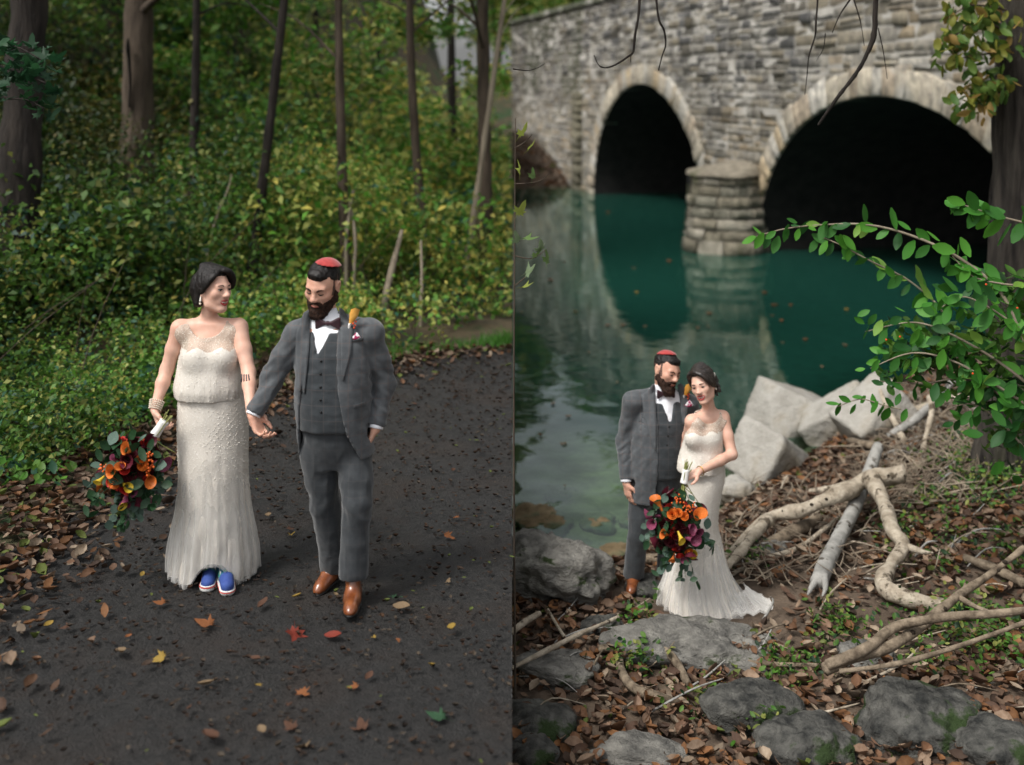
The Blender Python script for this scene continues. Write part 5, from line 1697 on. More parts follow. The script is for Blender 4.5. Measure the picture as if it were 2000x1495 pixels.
def woman(fig, J, H, label, group=None, hands=(), skirt=None, torso=None, top=None, seed=0, mouth=None, hairfn=None, yaw=0.0):
    root = empty('person', fig.o, label, 'person', group)
    sR, sL, eR, eL, wR, wL, nk = (J[k] for k in ('sR', 'sL', 'eR', 'eL', 'wR', 'wL', 'neck'))
    lo = np.minimum.reduce([sR, sL, eR, eL, wR, wL, H.c]) - .17; hi = np.maximum.reduce([sR, sL, eR, eL, wR, wL, H.c]) + .20
    lo[2] = -.01; lo[:2] = np.minimum(lo[:2], -.24); hi[:2] = np.maximum(hi[:2], .24)
    g = SDF(lo, hi, .0049)
    g.loft(torso, .02, -.006, pw=2.1)
    g.cone(H(0, .016, -.06), nk, .042, .047, .02)
    g.cone(nk, sR, .040, .040, .035); g.cone(nk, sL, .040, .040, .035); g.cone(sR, sL, .045, .045, .02)
    g.chain([sR, sR * .5 + eR * .5, eR], [.050, .043, .036]); g.chain([eR, eR * .65 + wR * .35, wR], [.037, .036, .024])
    g.chain([sL, sL * .5 + eL * .5, eL], [.050, .043, .036]); g.chain([eL, eL * .65 + wL * .35, wL], [.037, .036, .024])
    for b_ in J['bust']: g.ell(b_, (.062, .06, .062), None, .03)
    for h_, a_ in J['legs']: g.chain([h_, h_ * .5 + a_ * .5 + np.array([0, -.02, 0]), a_], [.075, .05, .036])
    # collar bones
    for s_ in (sR, sL): g.cone(nk + np.array([0, -.042, -.028]), s_ + np.array([0, -.035, -.004]), .009, .008, .012)
    head_prims(g, H, False, smile=mouth[0], openm=mouth[1])
    tips = [hand(g, **hd) for hd in hands]
    V, Q = g.mesh(); V = relax(V, Q, 1)
    body = mobj('body', V, Q, M['skin_f'], root)
    # mouth: lips, teeth
    sm, op = mouth; wd = .025 + .008 * sm; dz = .007 + .013 * op; up_ = .005 * sm
    MB().tube([H(-wd, -.086, -.059 + up_), H(-wd * .5, -.097, -.0545), H(0, -.1005, -.0560), H(wd * .5, -.097, -.0545), H(wd, -.086, -.059 + up_)], [.0018, .0042, .0040, .0042, .0018], seg=7).obj('upper_lip', M['lip'], root)
    MB().tube([H(-wd, -.086, -.059 + up_), H(-wd * .5, -.095, -.060 - dz * .8), H(0, -.0985, -.061 - dz), H(wd * .5, -.095, -.060 - dz * .8), H(wd, -.086, -.059 + up_)], [.0018, .0050, .0058, .0050, .0018], seg=7).obj('lower_lip', M['lip'], root)
    if op > 0:
        ellobj('teeth', H(0, -.0925, -.0625), (wd * .74 * H.k, .006, .0052 * H.k), M['teeth'], root, H.R)
        ellobj('mouth_inside', H(0, -.0865, -.064), (wd * .8 * H.k, .004, .008 * H.k), M['nail'], root, H.R)
    eyes(root, H, J.get('down', False), .95 - .25 * sm); brow(root, H, M['hair'], .0026, .0265)
    # bodice
    g = SDF(lo, hi, .0045)
    g.loft(top, .02, .006, pw=2.1)
    for b_ in J['bust']: g.ell(b_, (.070, .060, .068), None, .06)
    g.cone(nk * .45 + sR * .55 + np.array([0, 0, -.01]), np.array([sR[0] * .8 + nk[0] * .2, sR[1], top[-2][0]]), .052, .07, .03)
    g.cone(nk * .45 + sL * .55 + np.array([0, 0, -.01]), np.array([sL[0] * .8 + nk[0] * .2, sL[1], top[-2][0]]), .052, .07, .03)
    nc = nk + np.array(J.get('neckoff', (0, -.05, .02)))
    g.ell(nc, J.get('neckr', (.088, .115, .075)), None, .004, sub=True)
    for s_, sg in ((sR, -1), (sL, 1)):     # armholes
        g.cone(s_ + np.array([sg * .012, 0, .06]), s_ + np.array([sg * .012, 0, -.075]), .050, .046, .004, sub=True)
    V, Q = g.mesh(); V = relax(V, Q, 1)
    zt = top[0][0]
    V = folds(V, Q, .004, (16, 16, 4), seed + 1, mask=lambda v: sstep(zt + .22, zt, v[:, 2]))
    bd = mobj('bodice', V, Q, [M['lace'], M['sheer']], root)
    cz = V[Q].mean(1); bc = (J['bust'][0] + J['bust'][1]) / 2
    sweet = bc[2] + .045 + .012 * np.cos((cz[:, 0] - bc[0]) / .065 * np.pi) * -1 * (np.abs(cz[:, 0] - bc[0]) < .12)
    bd.data.polygons.foreach_set('material_index', (cz[:, 2] > sweet).astype(np.int32))
    rb = np.random.default_rng(seed + 50)
    def pat_top(p):
        ang = fbm(p * 14, 2, seed + 3)
        r = np.linalg.norm((p - nc) * np.array([1, .3, 1]), axis=1)
        k = (rb.random(len(p)) < .04) | (np.abs((r * 26) % 1 - .5) < .10) & (p[:, 2] > bc[2] - .03) | (np.abs(ang) < .05) | (np.abs(((p[:, 0] - bc[0]) * 34) % 1 - .5) < .10) & (p[:, 2] < bc[2] - .05)
        return k & (rb.random(len(p)) < .62)
    beads('beading', V, Q, 15000, pat_top, .0023, bd, rb)
    # skirt: lining, beaded net, tulle hem
    V, Q = skirt_np(fig, **skirt['lining']); ln = mobj('skirt_lining', V, Q, M['satin'], root)
    V, Q = skirt_np(fig, **skirt['lace']); sk = mobj('skirt', V, Q, M['lace'], root)
    xc = V[:, 0].mean(); z1, z0 = V[:, 2].max(), V[:, 2].min()
    def pat_sk(p):
        x = np.abs(p[:, 0] - xc); z = p[:, 2]; t = (z1 - z) / (z1 - z0)
        chev = (np.abs(((z - 1.15 * x) * 30) % 1 - .5) < .13) & (t < .30)
        chev2 = (np.abs(((z + 1.5 * x) * 26) % 1 - .5) < .12) & (t > .26) & (t < .55)
        drip = (np.abs((np.arctan2(p[:, 1], p[:, 0] - xc) * 9 + .25 * np.sin(z * 9)) % 1 - .5) < .10) & (t > .45)
        return (chev | chev2 | (drip & (rb.random(len(p)) < 1.25 - t))) | (rb.random(len(p)) < .035 * (1 - t))
    beads('beading', V, Q, 26000, pat_sk, .0023, sk, rb)
    for i, tl in enumerate(skirt['tulle']):
        V, Q = skirt_np(fig, **tl); mobj('tulle_overlay', V, Q, M['tulle'], root)
    if hairfn: hairfn(root, H)
    return root, tips


STR = []


def lock(g, H, pts, r, k=.006):
    STR.append((pts, r))
    c, rr_ = smooth_path(pts, list(r), 4)
    for a, b, ra, rb_ in zip(c[:-1], c[1:], rr_[:-1], rr_[1:]): H.cone(g, a, b, ra, rb_, k)


def strands(root, H, m, seed):
    """single hairs lying along and lifting off the locks"""
    r_ = np.random.default_rng(seed); mb = MB()
    for pts, r in STR:
        for q in range(6):
            o = r_.normal(size=3); o /= np.linalg.norm(o); l_ = r_.uniform(.9, 1.12)
            pp = [H(*(np.array(a) + o * b * l_ + r_.normal(size=3) * .0015)) for a, b in zip(pts, r)]
            mb.tube(pp, [.0011] * len(pp), seg=3, n=3)
    STR.clear()
    tag(mb.obj('hair_strands', m, root), kind='stuff')


def hair_side(root, H):
    """short dark hair, swept across the brow and tucked at the nape"""
    g = SDF(H.c - .19, H.c + .19, .0038)
    H.ell(g, (0, .024, .040), (.083, .106, .092), .01)
    H.ell(g, (0, .060, -.010), (.076, .068, .088), .02)
    for sx in (-1, 1): H.cone(g, (sx * .068, .03, .02), (sx * .062, .045, -.075), .026, .026, .02)
    gx = lambda X, Y, Z, i: H.R[0, i] * (X - H.c[0]) + H.R[1, i] * (Y - H.c[1]) + H.R[2, i] * (Z - H.c[2])
    def cut(X, Y, Z):
        x, y, z = gx(X, Y, Z, 0), gx(X, Y, Z, 1), gx(X, Y, Z, 2)
        return np.maximum(y + .012, 0) + np.maximum(z - .075, 0) * 1.0 - .0 * x - np.where((y < -.012) & (z < .078), .01, -.004)
    g.cutf(cut, .004)
    r_ = np.random.default_rng(4)
    # locks from the parting (her right) sweeping over the brow to her left
    for k in range(22):
        t = k / 21; j = r_.normal(size=3) * .003
        x0 = -.030 + .012 * t
        lock(g, H, [(x0 + j[0], .07 - .125 * t, .127 - .02 * t * t), (.020 + j[1], .050 - .135 * t, .128 - .022 * t), (.066, .028 - .112 * t, .078 - .012 * t), (.084, .014 - .075 * t, .022 - .008 * t), (.078, .012 - .035 * t, -.022 + .010 * t)], [.011, .013, .012, .009, .004])
        lock(g, H, [(x0 + j[0], .07 - .125 * t, .127 - .02 * t * t), (-.062 + j[2], .055 - .115 * t, .088 - .012 * t), (-.080, .034 - .070 * t, .035), (-.081, .040 - .045 * t, -.022 + .01 * t)], [.011, .012, .010, .005])
    for k in range(16):
        a = -1.3 + 2.6 * k / 15
        lock(g, H, [(.070 * math.sin(a), .045 + .075 * math.cos(a), .06), (.080 * math.sin(a), .045 + .082 * math.cos(a), 0), (.062 * math.sin(a), .045 + .062 * math.cos(a), -.085 - .012 * r_.random())], [.014, .016, .008])
    V, Q = g.mesh(); V = folds(V, Q, .0018, (70, 70, 25), 5)
    mobj('hair', V, Q, M['hair'], root); strands(root, H, M['hair_f'], 3)
    for sx in (-1,):
        e = MB().tube([H(sx * .083, .010, -.036), H(sx * .084, .008, -.050), H(sx * .084, .008, -.062)], [.002, .005, .0068], seg=8, n=4).obj('earring', M['bead'], root)
        ellobj('pearl', H(sx * .084, .008, -.075), (.0075,) * 3, M['pearl'], e, None, IC1)


def hair_curly(root, H):
    """wavy dark brown hair pinned up at the back with a small flower pin"""
    g = SDF(H.c - .20, H.c + .20, .0038)
    H.ell(g, (0, .026, .042), (.086, .108, .094), .01)
    H.ell(g, (.01, .085, -.01), (.070, .055, .070), .02)
    gx = lambda X, Y, Z, i: H.R[0, i] * (X - H.c[0]) + H.R[1, i] * (Y - H.c[1]) + H.R[2, i] * (Z - H.c[2])
    def cut(X, Y, Z):
        x, y, z = gx(X, Y, Z, 0), gx(X, Y, Z, 1), gx(X, Y, Z, 2)
        return np.where((y < -.012) & (z < .078), -.01, np.maximum(y + .012, z - .078))
    g.cutf(cut, .004)
    r_ = np.random.default_rng(9)
    for k in range(22):
        t = k / 21; j = r_.normal(size=3) * .004
        x0 = -.045 + .012 * t
        lock(g, H, [(x0, .07 - .125 * t, .126 - .02 * t * t), (.010 + j[1], .055 - .140 * t, .132 - .024 * t), (.058, .030 - .122 * t, .090 - .012 * t), (.082, .018 - .080 * t, .028 - .010 * t), (.080, .020 - .030 * t, -.030 + .016 * t)], [.011, .014, .013, .011, .006])
        lock(g, H, [(x0, .07 - .125 * t, .126 - .02 * t * t), (-.066, .055 - .105 * t, .086), (-.082, .040 - .06 * t, .03), (-.080, .045 - .04 * t, -.02)], [.011, .012, .010, .006])
    for k in range(34):     # curls of the chignon
        a = r_.uniform(-1.6, 1.6); z = r_.uniform(-.085, .05); rr = .105 + r_.normal() * .008
        c = np.array([.062 * math.sin(a) * 1.2, .03 + rr * math.cos(a) * .9, z])
        b = r_.uniform(0, 6.28); s_ = .018
        pts = [tuple(c + np.array([math.cos(b + q) * s_, r_.normal() * .003, math.sin(b + q) * s_])) for q in (0, 1.3, 2.6, 3.9)]
        lock(g, H, pts, [.010, .010, .009, .006])
    V, Q = g.mesh(); V = folds(V, Q, .002, (60, 60, 40), 6)
    mobj('hair', V, Q, M['hair_f'], root); strands(root, H, M['hair_f'], 4)
    e = ellobj('hair_pin', H(.075, .055, .045), (.006, .006, .006), M['bead'], root, None, IC1)
    for k in range(5):
        a = k * 1.257
        ellobj('petal', H(.082, .055 + .009 * math.cos(a), .045 + .009 * math.sin(a)), (.005, .006, .006), M['bead'], e, None, IC1)
    e = ellobj('earring', H(.083, .012, -.045), (.006, .006, .009), M['pearl'], root, None, IC1)


# ---------------------------------------------------------------- the woman on the path
fw = Fig(415, 6.28, 0.0)
H = Head(fw(417, 565, 0), rotm(58, 0, 5), 1.0)
J = dict(neck=fw(406, 632, .03), sR=fw(352, 642, .01), sL=fw(466, 640, .02), eR=fw(326, 722, .0), wR=fw(302, 800, -.12), eL=fw(486, 728, -.10), wL=fw(489, 800, -.30),
         bust=[fw(385, 697, -.075), fw(438, 697, -.075)], legs=[(fw(392, 880), fw(405, 1095, .03)), (fw(440, 880), fw(443, 1095, -.05))], neckoff=(.012, -.055, .018), neckr=(.100, .12, .085))
zs = fw.z
torso = [(zs(900), fw.x(415), 0, .165, .125), (zs(850), fw.x(416), 0, .172, .130), (zs(780), fw.x(412), 0, .142, .105), (zs(700), fw.x(410), 0, .140, .100), (zs(650), fw.x(409), .01, .118, .075), (zs(632), fw.x(408), .02, .08, .055)]
top = [(zs(774), fw.x(409), 0, .178, .135), (zs(764), fw.x(409), 0, .190, .148), (zs(745), fw.x(409), 0, .186, .142), (zs(700), fw.x(409), 0, .162, .118), (zs(650), fw.x(409), .01, .128, .082), (zs(630), fw.x(409), .02, .09, .06)]
rows = [(752, 352, 476), (775, 349, 478), (800, 347, 483), (850, 346, 485), (900, 349, 484), (950, 348, 484), (1000, 344, 487), (1050, 337, 494), (1100, 331, 498), (1138, 328, 496)]
dep = [(752, .125), (850, .135), (950, .15), (1050, .175), (1138, .19)]
cy = [(752, 0), (900, 0), (1138, .03)]
def hem1(X, Y, th):
    xo = fw.x(428)
    return .016 + (.105 * np.exp(-((X - xo) / .10) ** 4) + .012 * np.sin(X * 24 + 1)) * (np.sin(th) < .15) + .008 * np.sin(5 * th)
root_w, _ = woman(fw, J, H, 'smiling dark-haired woman in a beaded ivory dress and blue sneakers walking on the path', seed=1, mouth=(.8, .7), hairfn=hair_side, torso=torso, top=top,
      hands=[dict(wr=J['wR'], d=(.30, -.12, -.92), n=(.75, .25, .2), side=1, curl=.85, sc=.95, thumb=.5), dict(wr=J['wL'], d=(.38, -.10, -.80), n=(.3, -.6, 0), side=-1, curl=.5, sc=.92)],
      skirt=dict(lining=dict(rows=[(r[0], r[1] + 4, r[2] - 4) for r in rows], depth=[(d[0], d[1] - .012) for d in dep], cyf=cy, fold=(0, .05), seed=3, hem=lambda X, Y, th: hem1(X, Y, th) + .02),
                 lace=dict(rows=rows, depth=dep, cyf=cy, fold=(.004, .045), seed=3, hem=lambda X, Y, th: hem1(X, Y, th) + .012),
                 tulle=[dict(rows=[(r[0], r[1] + 4 - 4.5 * float(sstep(880, 990, r[0])), r[2] - 4 + 4.5 * float(sstep(880, 990, r[0]))) for r in rows if r[0] >= 850], depth=[(d[0], d[1] - .012 + .02 * float(sstep(880, 990, d[0]))) for d in dep], cyf=cy, fold=(.01, .075), seed=5, hem=hem1, nf=21, twist=.8),
                        dict(rows=[(r[0], r[1] + 4 - 6 * float(sstep(930, 1040, r[0])), r[2] - 4 + 6 * float(sstep(930, 1040, r[0]))) for r in rows if r[0] >= 900], depth=[(d[0], d[1] - .012 + .03 * float(sstep(930, 1040, d[0]))) for d in dep], cyf=cy, fold=(.01, .09), seed=8, hem=lambda X, Y, th: hem1(X, Y, th) + .004, nf=15, twist=1.4)]))
# pearl bracelet strands
w_, e_ = J['wR'], J['eR']; dv = (w_ - e_) / np.linalg.norm(w_ - e_)
a_ = np.cross(dv, [0, 1, 0]); a_ /= np.linalg.norm(a_); b_ = np.cross(dv, a_)
for q in range(5):
    c = w_ - dv * (.002 + .0105 * q); mb_ = MB(); R_ = .031 + .0018 * q
    for k in range(22):
        th = 2 * math.pi * k / 22
        mb_.add(IC1[0] * .0048 + c + R_ * (math.cos(th) * a_ + math.sin(th) * b_), None, IC1[1])
    o = mb_.obj('pearl_strand', M['pearl'], root_w); tag(o, kind='stuff')
# forearm tattoo: four short bars
bw_ = bvh_of([o for o in root_w.children if o.name.startswith('body')][0])
for k in range(4):
    x = 471 + 4.4 * k
    plate(fw, bw_, [(x, 732), (x + 2.2, 731)], [(x - 1.0 + .8 * k, 747 - k), (x + 1.6 + .8 * k, 746 - k)], 'tattoo_bar', M['tattoo'], root_w, 3, 4, .0004, .0008)
# sneakers
M['sneak'] = mat('sneak', (0.028, 0.055, 0.22), (0.045, 0.085, 0.29), scale=30, rough=.75)
M['sneak2'] = mat('sneak2', (0.012, 0.10, 0.16), (0.05, 0.20, 0.28), scale=40, rough=.75, c3=(0.15, 0.6, 0.1), scale3=45, lo3=.62, hi3=.66)
M['rubber'] = mat('rubber', (0.66, 0.65, 0.62), rough=.6); M['redline'] = mat('redline', (0.5, 0.06, 0.05), rough=.6)
for nm, heel, toe, yaw_ in (('a', (438, 1120, .0), (445, 1142, -.25), 0), ('b', (416, 1130, .06), (404, 1150, -.19), 0)):
    hl = fw(*heel) * np.array([1, 1, 0]) + np.array([0, 0, .004]); to = fw(*toe) * np.array([1, 1, 0]) + np.array([0, 0, .02 if nm == 'a' else .004])
    d = to - hl; L_ = np.linalg.norm(d); d /= L_; up_ = np.array([0, 0, 1.0])
    g = SDF(np.minimum(hl, to) - .08, np.maximum(hl, to) + np.array([.08, .08, .16]), .004)
    g.cone(hl + up_ * .05, hl + d * L_ * .4 + up_ * .055, .034, .038, .01); g.cone(hl + d * L_ * .4 + up_ * .05, to - d * .03 + up_ * .036, .041, .036, .012)
    g.cone(hl + d * .03 + up_ * .06, hl + d * .05 + up_ * .11, .034, .034, .02)
    g.cutf(lambda X, Y, Z: Z - (.026 + hl[2]))
    V, Q = g.mesh(); s_o = mpart('sneaker', V, Q, [M['sneak'], M['sneak2']], root_w)
    cz = V[Q].mean(1); al = (cz - hl) @ d / L_
    s_o.data.polygons.foreach_set('material_index', (al < .62).astype(np.int32))
    for mm, rr_, zz, nmn in ((M['rubber'], .004, (.002, .022), 'sole'), (M['redline'], .0055, (.022, .027), 'sole_stripe'), (M['rubber'], .003, (.027, .034), 'foxing')):
        g = SDF(np.minimum(hl, to) - .08, np.maximum(hl, to) + .08, .004 if nmn == 'sole' else .0025)
        for a, b, ra, rb_ in ((hl + d * .01, hl + d * L_ * .4, .036, .040), (hl + d * L_ * .4, to - d * .03, .043, .039)):
            g.cone(a + up_ * .02, b + up_ * .02, ra + rr_, rb_ + rr_, .01)
        g.cutf(lambda X, Y, Z: np.minimum(Z - (hl[2] + zz[0]), hl[2] + zz[1] - Z))
        V, Q = g.mesh(); mpart(nmn, V, Q, mm, s_o)
    sec = np.cross(d, up_)
    for k in range(5):
        for sg in (-1, 1):
            c = hl + d * L_ * (.12 + .10 * k) + up_ * .066 + sec * sg * .030
            MB().tube([c + up_ * .016, c + d * .006, c - up_ * .018 + sec * sg * .008 + d * .012], [.0035, .0042, .003], seg=5, n=3).obj('stripe', M['rubber'], s_o)
RESG = 1.35    # these two stand farther away
# ---------------------------------------------------------------- the man on the creek bank
ZM = float(zright(.92, 8.28)) if 'zright' in globals() else ZR
fm2 = Fig(1275, 8.28, ZM + .02)
g0 = lambda px, py, dy, h: np.array([fm2(px, py, dy)[0], fm2(px, py, dy)[1], h])
H = Head(fm2(1302, 723), rotm(36, 14, 11), 1.05)
J = dict(neck=fm2(1296, 768, .03), sR=fm2(1236, 785, -.02), sL=fm2(1343, 790, .05), eR=fm2(1220, 865, .03), wR=fm2(1223, 943, -.05), eL=fm2(1384, 862, .26), wL=fm2(1405, 905, .20),
         chest=fm2(1291, 825), waist=fm2(1286, 890), pelvis=fm2(1282, 945), hR=fm2(1256, 960), hL=fm2(1306, 960), kR=fm2(1246, 1045, -.02), kL=fm2(1306, 1045, .05), aR=fm2(1238, 1122, .02), aL=fm2(1304, 1128, .12),
         down=True, hemx=0, tieyaw=12, tie=(1301, 770), capoff=(-.004, .022, 0), smile=.6)
man(fm2, J, H, 'bearded man in a grey checked suit and red skullcap standing on the creek bank',
    front=([(1277, 745), (1281, 830), (1281, 880), (1276, 960), (1270, 990)], [(1327, 745), (1333, 815), (1334, 880), (1336, 960), (1340, 990)]),
    hands=[dict(wr=J['wR'], d=(.16, -.1, -.9), n=(.75, .5, 0), side=1, curl=.35, sc=1.05), dict(wr=J['wL'], d=(.2, -.7, -.3), n=(0, -.2, -1), side=1, curl=.4)],
    feet=[(g0(1242, 1120, .12, .004), g0(1231, 1150, -.17, .004), fm2(1238, 1116, .04)), (g0(1305, 1130, .2, .004), g0(1312, 1150, -.08, .004), fm2(1304, 1122, .13))],
    plates=[('lapel', [(1275, 750), (1263, 766), (1252, 768), (1258, 815), (1277, 878)], [(1279, 752), (1280, 772), (1281, 800), (1282, 840), (1281, 882)]),
            ('lapel', [(1323, 752), (1327, 775), (1330, 800), (1333, 830)], [(1330, 748), (1345, 768), (1344, 800), (1335, 832)])],
    bout=(1336, 772, 1.15), pocket=(1346, 790), buttons=[(1307, 834), (1305, 852), (1303, 870)], vneck=((1279, 755), (1305, 818), (1321, 760)), vest_hem=925, hem=975, seed=11)

# ---------------------------------------------------------------- the woman on the creek bank
ZF = float(zright(1.38, 8.02)) if 'zright' in globals() else ZR
fw2 = Fig(1372, 8.02, ZF)
H = Head(fw2(1373, 752, -.03), rotm(-30, 3, -16), 1.0)
J = dict(neck=fw2(1386, 808, .02), sR=fw2(1352, 824, -.06), sL=fw2(1411, 816, .03), eR=fw2(1338, 880, .16), wR=fw2(1322, 905, .25), eL=fw2(1430, 888, -.07), wL=fw2(1366, 921, -.27),
         bust=[fw2(1356, 856, -.10), fw2(1384, 858, -.075)], legs=[(fw2(1366, 985), fw2(1355, 1160, .0)), (fw2(1376, 985, .02), fw2(1370, 1160, .05))], neckoff=(-.02, -.05, .018), neckr=(.085, .11, .07))
zs = fw2.z; xx = fw2.x
torso = [(zs(985), xx(1372), 0, .105, .110), (zs(950), xx(1377), 0, .125, .120), (zs(905), xx(1376), 0, .112, .110), (zs(855), xx(1376), 0, .120, .105), (zs(825), xx(1381), .01, .105, .075), (zs(808), xx(1384), .02, .07, .055)]
top = [(zs(917), xx(1366), -.01, .150, .14), (zs(909), xx(1367), -.01, .160, .15), (zs(895), xx(1369), 0, .152, .142), (zs(856), xx(1374), 0, .130, .115), (zs(825), xx(1381), .01, .112, .082), (zs(806), xx(1384), .02, .08, .06)]
rows = [(900, 1338, 1412), (925, 1338, 1418), (950, 1340, 1413), (1000, 1338, 1404), (1040, 1334, 1402), (1080, 1322, 1411), (1120, 1310, 1417), (1160, 1300, 1430), (1185, 1294, 1444), (1202, 1292, 1452)]
dep = [(900, .12), (950, .14), (1000, .145), (1080, .17), (1160, .24), (1202, .30)]
cy = [(900, 0), (1040, 0), (1202, -.02)]
hem2 = lambda X, Y, th: .008 + .006 * np.sin(9 * th)
root_w2, _ = woman(fw2, J, H, 'smiling woman with pinned-up wavy hair in a beaded ivory dress on the creek bank', seed=21, mouth=(1.0, .8), hairfn=hair_curly, torso=torso, top=top,
      hands=[dict(wr=J['wR'], d=(-.4, .3, -.2), n=(0, -.6, -.6), side=1, curl=.4, sc=.9), dict(wr=J['wL'], d=(-.85, -.15, -.30), n=(-.35, .2, -.8), side=1, curl=.85, sc=.95)],
      skirt=dict(lining=dict(rows=[(r[0], r[1] + 4, r[2] - 4) for r in rows], depth=[(d[0], d[1] - .012) for d in dep], cyf=cy, fold=(0, .06), seed=3, hem=lambda X, Y, th: hem2(X, Y, th) + .02),
                 lace=dict(rows=rows, depth=dep, cyf=cy, fold=(.004, .055), seed=3, hem=lambda X, Y, th: hem2(X, Y, th) + .012),
                 tulle=[dict(rows=[(r[0], r[1] + 4 - 5 * float(sstep(1010, 1090, r[0])), r[2] - 4 + 5 * float(sstep(1010, 1090, r[0]))) for r in rows if r[0] >= 1000], depth=[(d[0], d[1] - .012 + .02 * float(sstep(1010, 1090, d[0]))) for d in dep], cyf=cy, fold=(.01, .08), seed=5, hem=hem2, nf=19, twist=.8),
                        dict(rows=[(r[0], r[1] + 4 - 7 * float(sstep(1040, 1120, r[0])), r[2] - 4 + 9 * float(sstep(1040, 1120, r[0]))) for r in rows if r[0] >= 1040], depth=[(d[0], d[1] - .012 + .04 * float(sstep(1040, 1120, d[0]))) for d in dep], cyf=cy, fold=(.01, .10), seed=8, hem=hem2, nf=15, twist=1.4)]))
# the tulle train lying on the ground to the right
V, Q = [], []
nu, nv = 40, 14
for i in range(nv):
    for k in range(nu):
        t = i / (nv - 1); a = math.radians(-135 + 150 * k / (nu - 1))
        R_ = .15 + (.08 + .08 * math.exp(-((a - math.radians(-25)) / .6) ** 2)) * t
        px_ = xx(1385) + .06 + R_ * math.cos(a) * 1.25; py_ = -.04 + R_ * math.sin(a) * 1.05
        V.append((px_, py_, .030 + (.10 * (1 - t) ** 2) + .012 * (1 + math.sin(k * 1.7 + i * .5)) * (.4 + .6 * t)))
for i in range(nv - 1):
    for k in range(nu - 1): Q.append((i * nu + k, i * nu + k + 1, (i + 1) * nu + k + 1, (i + 1) * nu + k))
mobj('train', V, Q, M['tulle'], root_w2)
mobj('train', [(x, y, z + .012 + .006 * math.sin(x * 40)) for x, y, z in V], Q, M['tulle'], root_w2)
mb_ = MB(); w_, e_ = J['wL'], J['eL']; dv = (w_ - e_) / np.linalg.norm(w_ - e_); a_ = np.cross(dv, [0, 1, 0]); a_ /= np.linalg.norm(a_); b_ = np.cross(dv, a_)
mb_.tube([w_ - dv * .01 + .032 * (math.cos(t_) * a_ + math.sin(t_) * b_) for t_ in np.linspace(0, 2 * math.pi, 20)], [.0035] * 20, seg=6, n=2)
mb_.obj('bracelet', M['gold'], root_w2)

# ================================================================ bouquets
M['calla_o'] = mat('calla_o', (0.50, 0.10, 0.012), (0.68, 0.22, 0.05), scale=14, rough=.45, transl=.15)
M['calla_p'] = mat('calla_p', (0.12, 0.014, 0.045), (0.30, 0.08, 0.14), scale=14, rough=.45, transl=.15)
M['calla_w'] = mat('calla_w', (0.045, 0.006, 0.012), (0.10, 0.010, 0.022), scale=14, rough=.5)
M['calla_yl'] = mat('calla_yl', (0.55, 0.36, 0.02), (0.66, 0.48, 0.05), scale=14, rough=.45, transl=.15)
M['rose_o'] = mat('rose_o', (0.58, 0.10, 0.01), (0.68, 0.20, 0.03), scale=30, rough=.6)
M['rose_d'] = mat('rose_d', (0.035, 0.003, 0.006), (0.085, 0.006, 0.012), scale=30, rough=.6)
M['rose_r'] = mat('rose_r', (0.34, 0.012, 0.010), (0.48, 0.03, 0.02), scale=30, rough=.6)
M['oberry'] = mat('oberry', (0.60, 0.10, 0.008), rough=.3, spec=.5)
M['euca'] = mat('euca', (0.055, 0.105, 0.078), (0.11, 0.165, 0.13), scale=20, rough=.65, transl=.15)
M['dkleaf'] = mat('dkleaf', (0.008, 0.032, 0.012), (0.022, 0.065, 0.022), scale=20, rough=.5, transl=.15)
M['stemg'] = mat('stemg', (0.16, 0.18, 0.045), (0.26, 0.26, 0.09), scale=40, rough=.6)
M.setdefault('wrapw', mat('wrapw', (0.72, 0.70, 0.66), (0.8, 0.78, 0.75), scale=30, rough=.7))


def calla_np():
    """funnel spathe, flared on one side into a point, opening along +z"""
    V, Q = [], []; n, m = 9, 13
    for i in range(n):
        t = i / (n - 1)
        for k in range(m):
            a = -math.pi + 2 * math.pi * k / (m - 1)
            r = .10 + .22 * t ** 1.4 + .22 * max(0, t - .6) * (1.2 + math.cos(a))
            z = -.6 + 1.1 * t + .35 * max(0, t - .55) * (math.cos(a) + .1) - .3 * max(0, t - .8) * (1.2 - math.cos(a))
            V.append((r * math.cos(a), r * math.sin(a), z))
    for i in range(n - 1):
        for k in range(m - 1): Q.append((i * m + k, i * m + k + 1, (i + 1) * m + k + 1, (i + 1) * m + k))
    return V, Q


def rose_np(seed=0, layers=4):
    r_ = np.random.default_rng(seed); V, Q = [], []
    for l_ in range(layers):
        n = 3 + l_ * 2
        for j in range(n):
            a0 = 2 * math.pi * (j + .37 * l_) / n; R = .12 + .13 * l_; b = len(V); w = 2.4 / n + .35
            for i in range(4):
                t = i / 3
                for k in range(5):
                    a = a0 + (k / 4 - .5) * w * 2; rr = R * (.35 + .75 * math.sin(t * 1.35)) + .07 * max(0, t - .6) * l_
                    V.append((rr * math.cos(a), rr * math.sin(a), -.3 + t * (.62 - .09 * l_) - .06 * (abs(k - 2) == 2) * t + r_.normal() * .01))
            for i in range(3):
                for k in range(4): Q.append((b + i * 5 + k, b + i * 5 + k + 1, b + i * 5 + 5 + k + 1, b + i * 5 + 5 + k))
    return V, Q


def meshm(name, VQ, m):
    me = mesh_np(name, VQ[0], VQ[1]); me.materials.append(m); return me


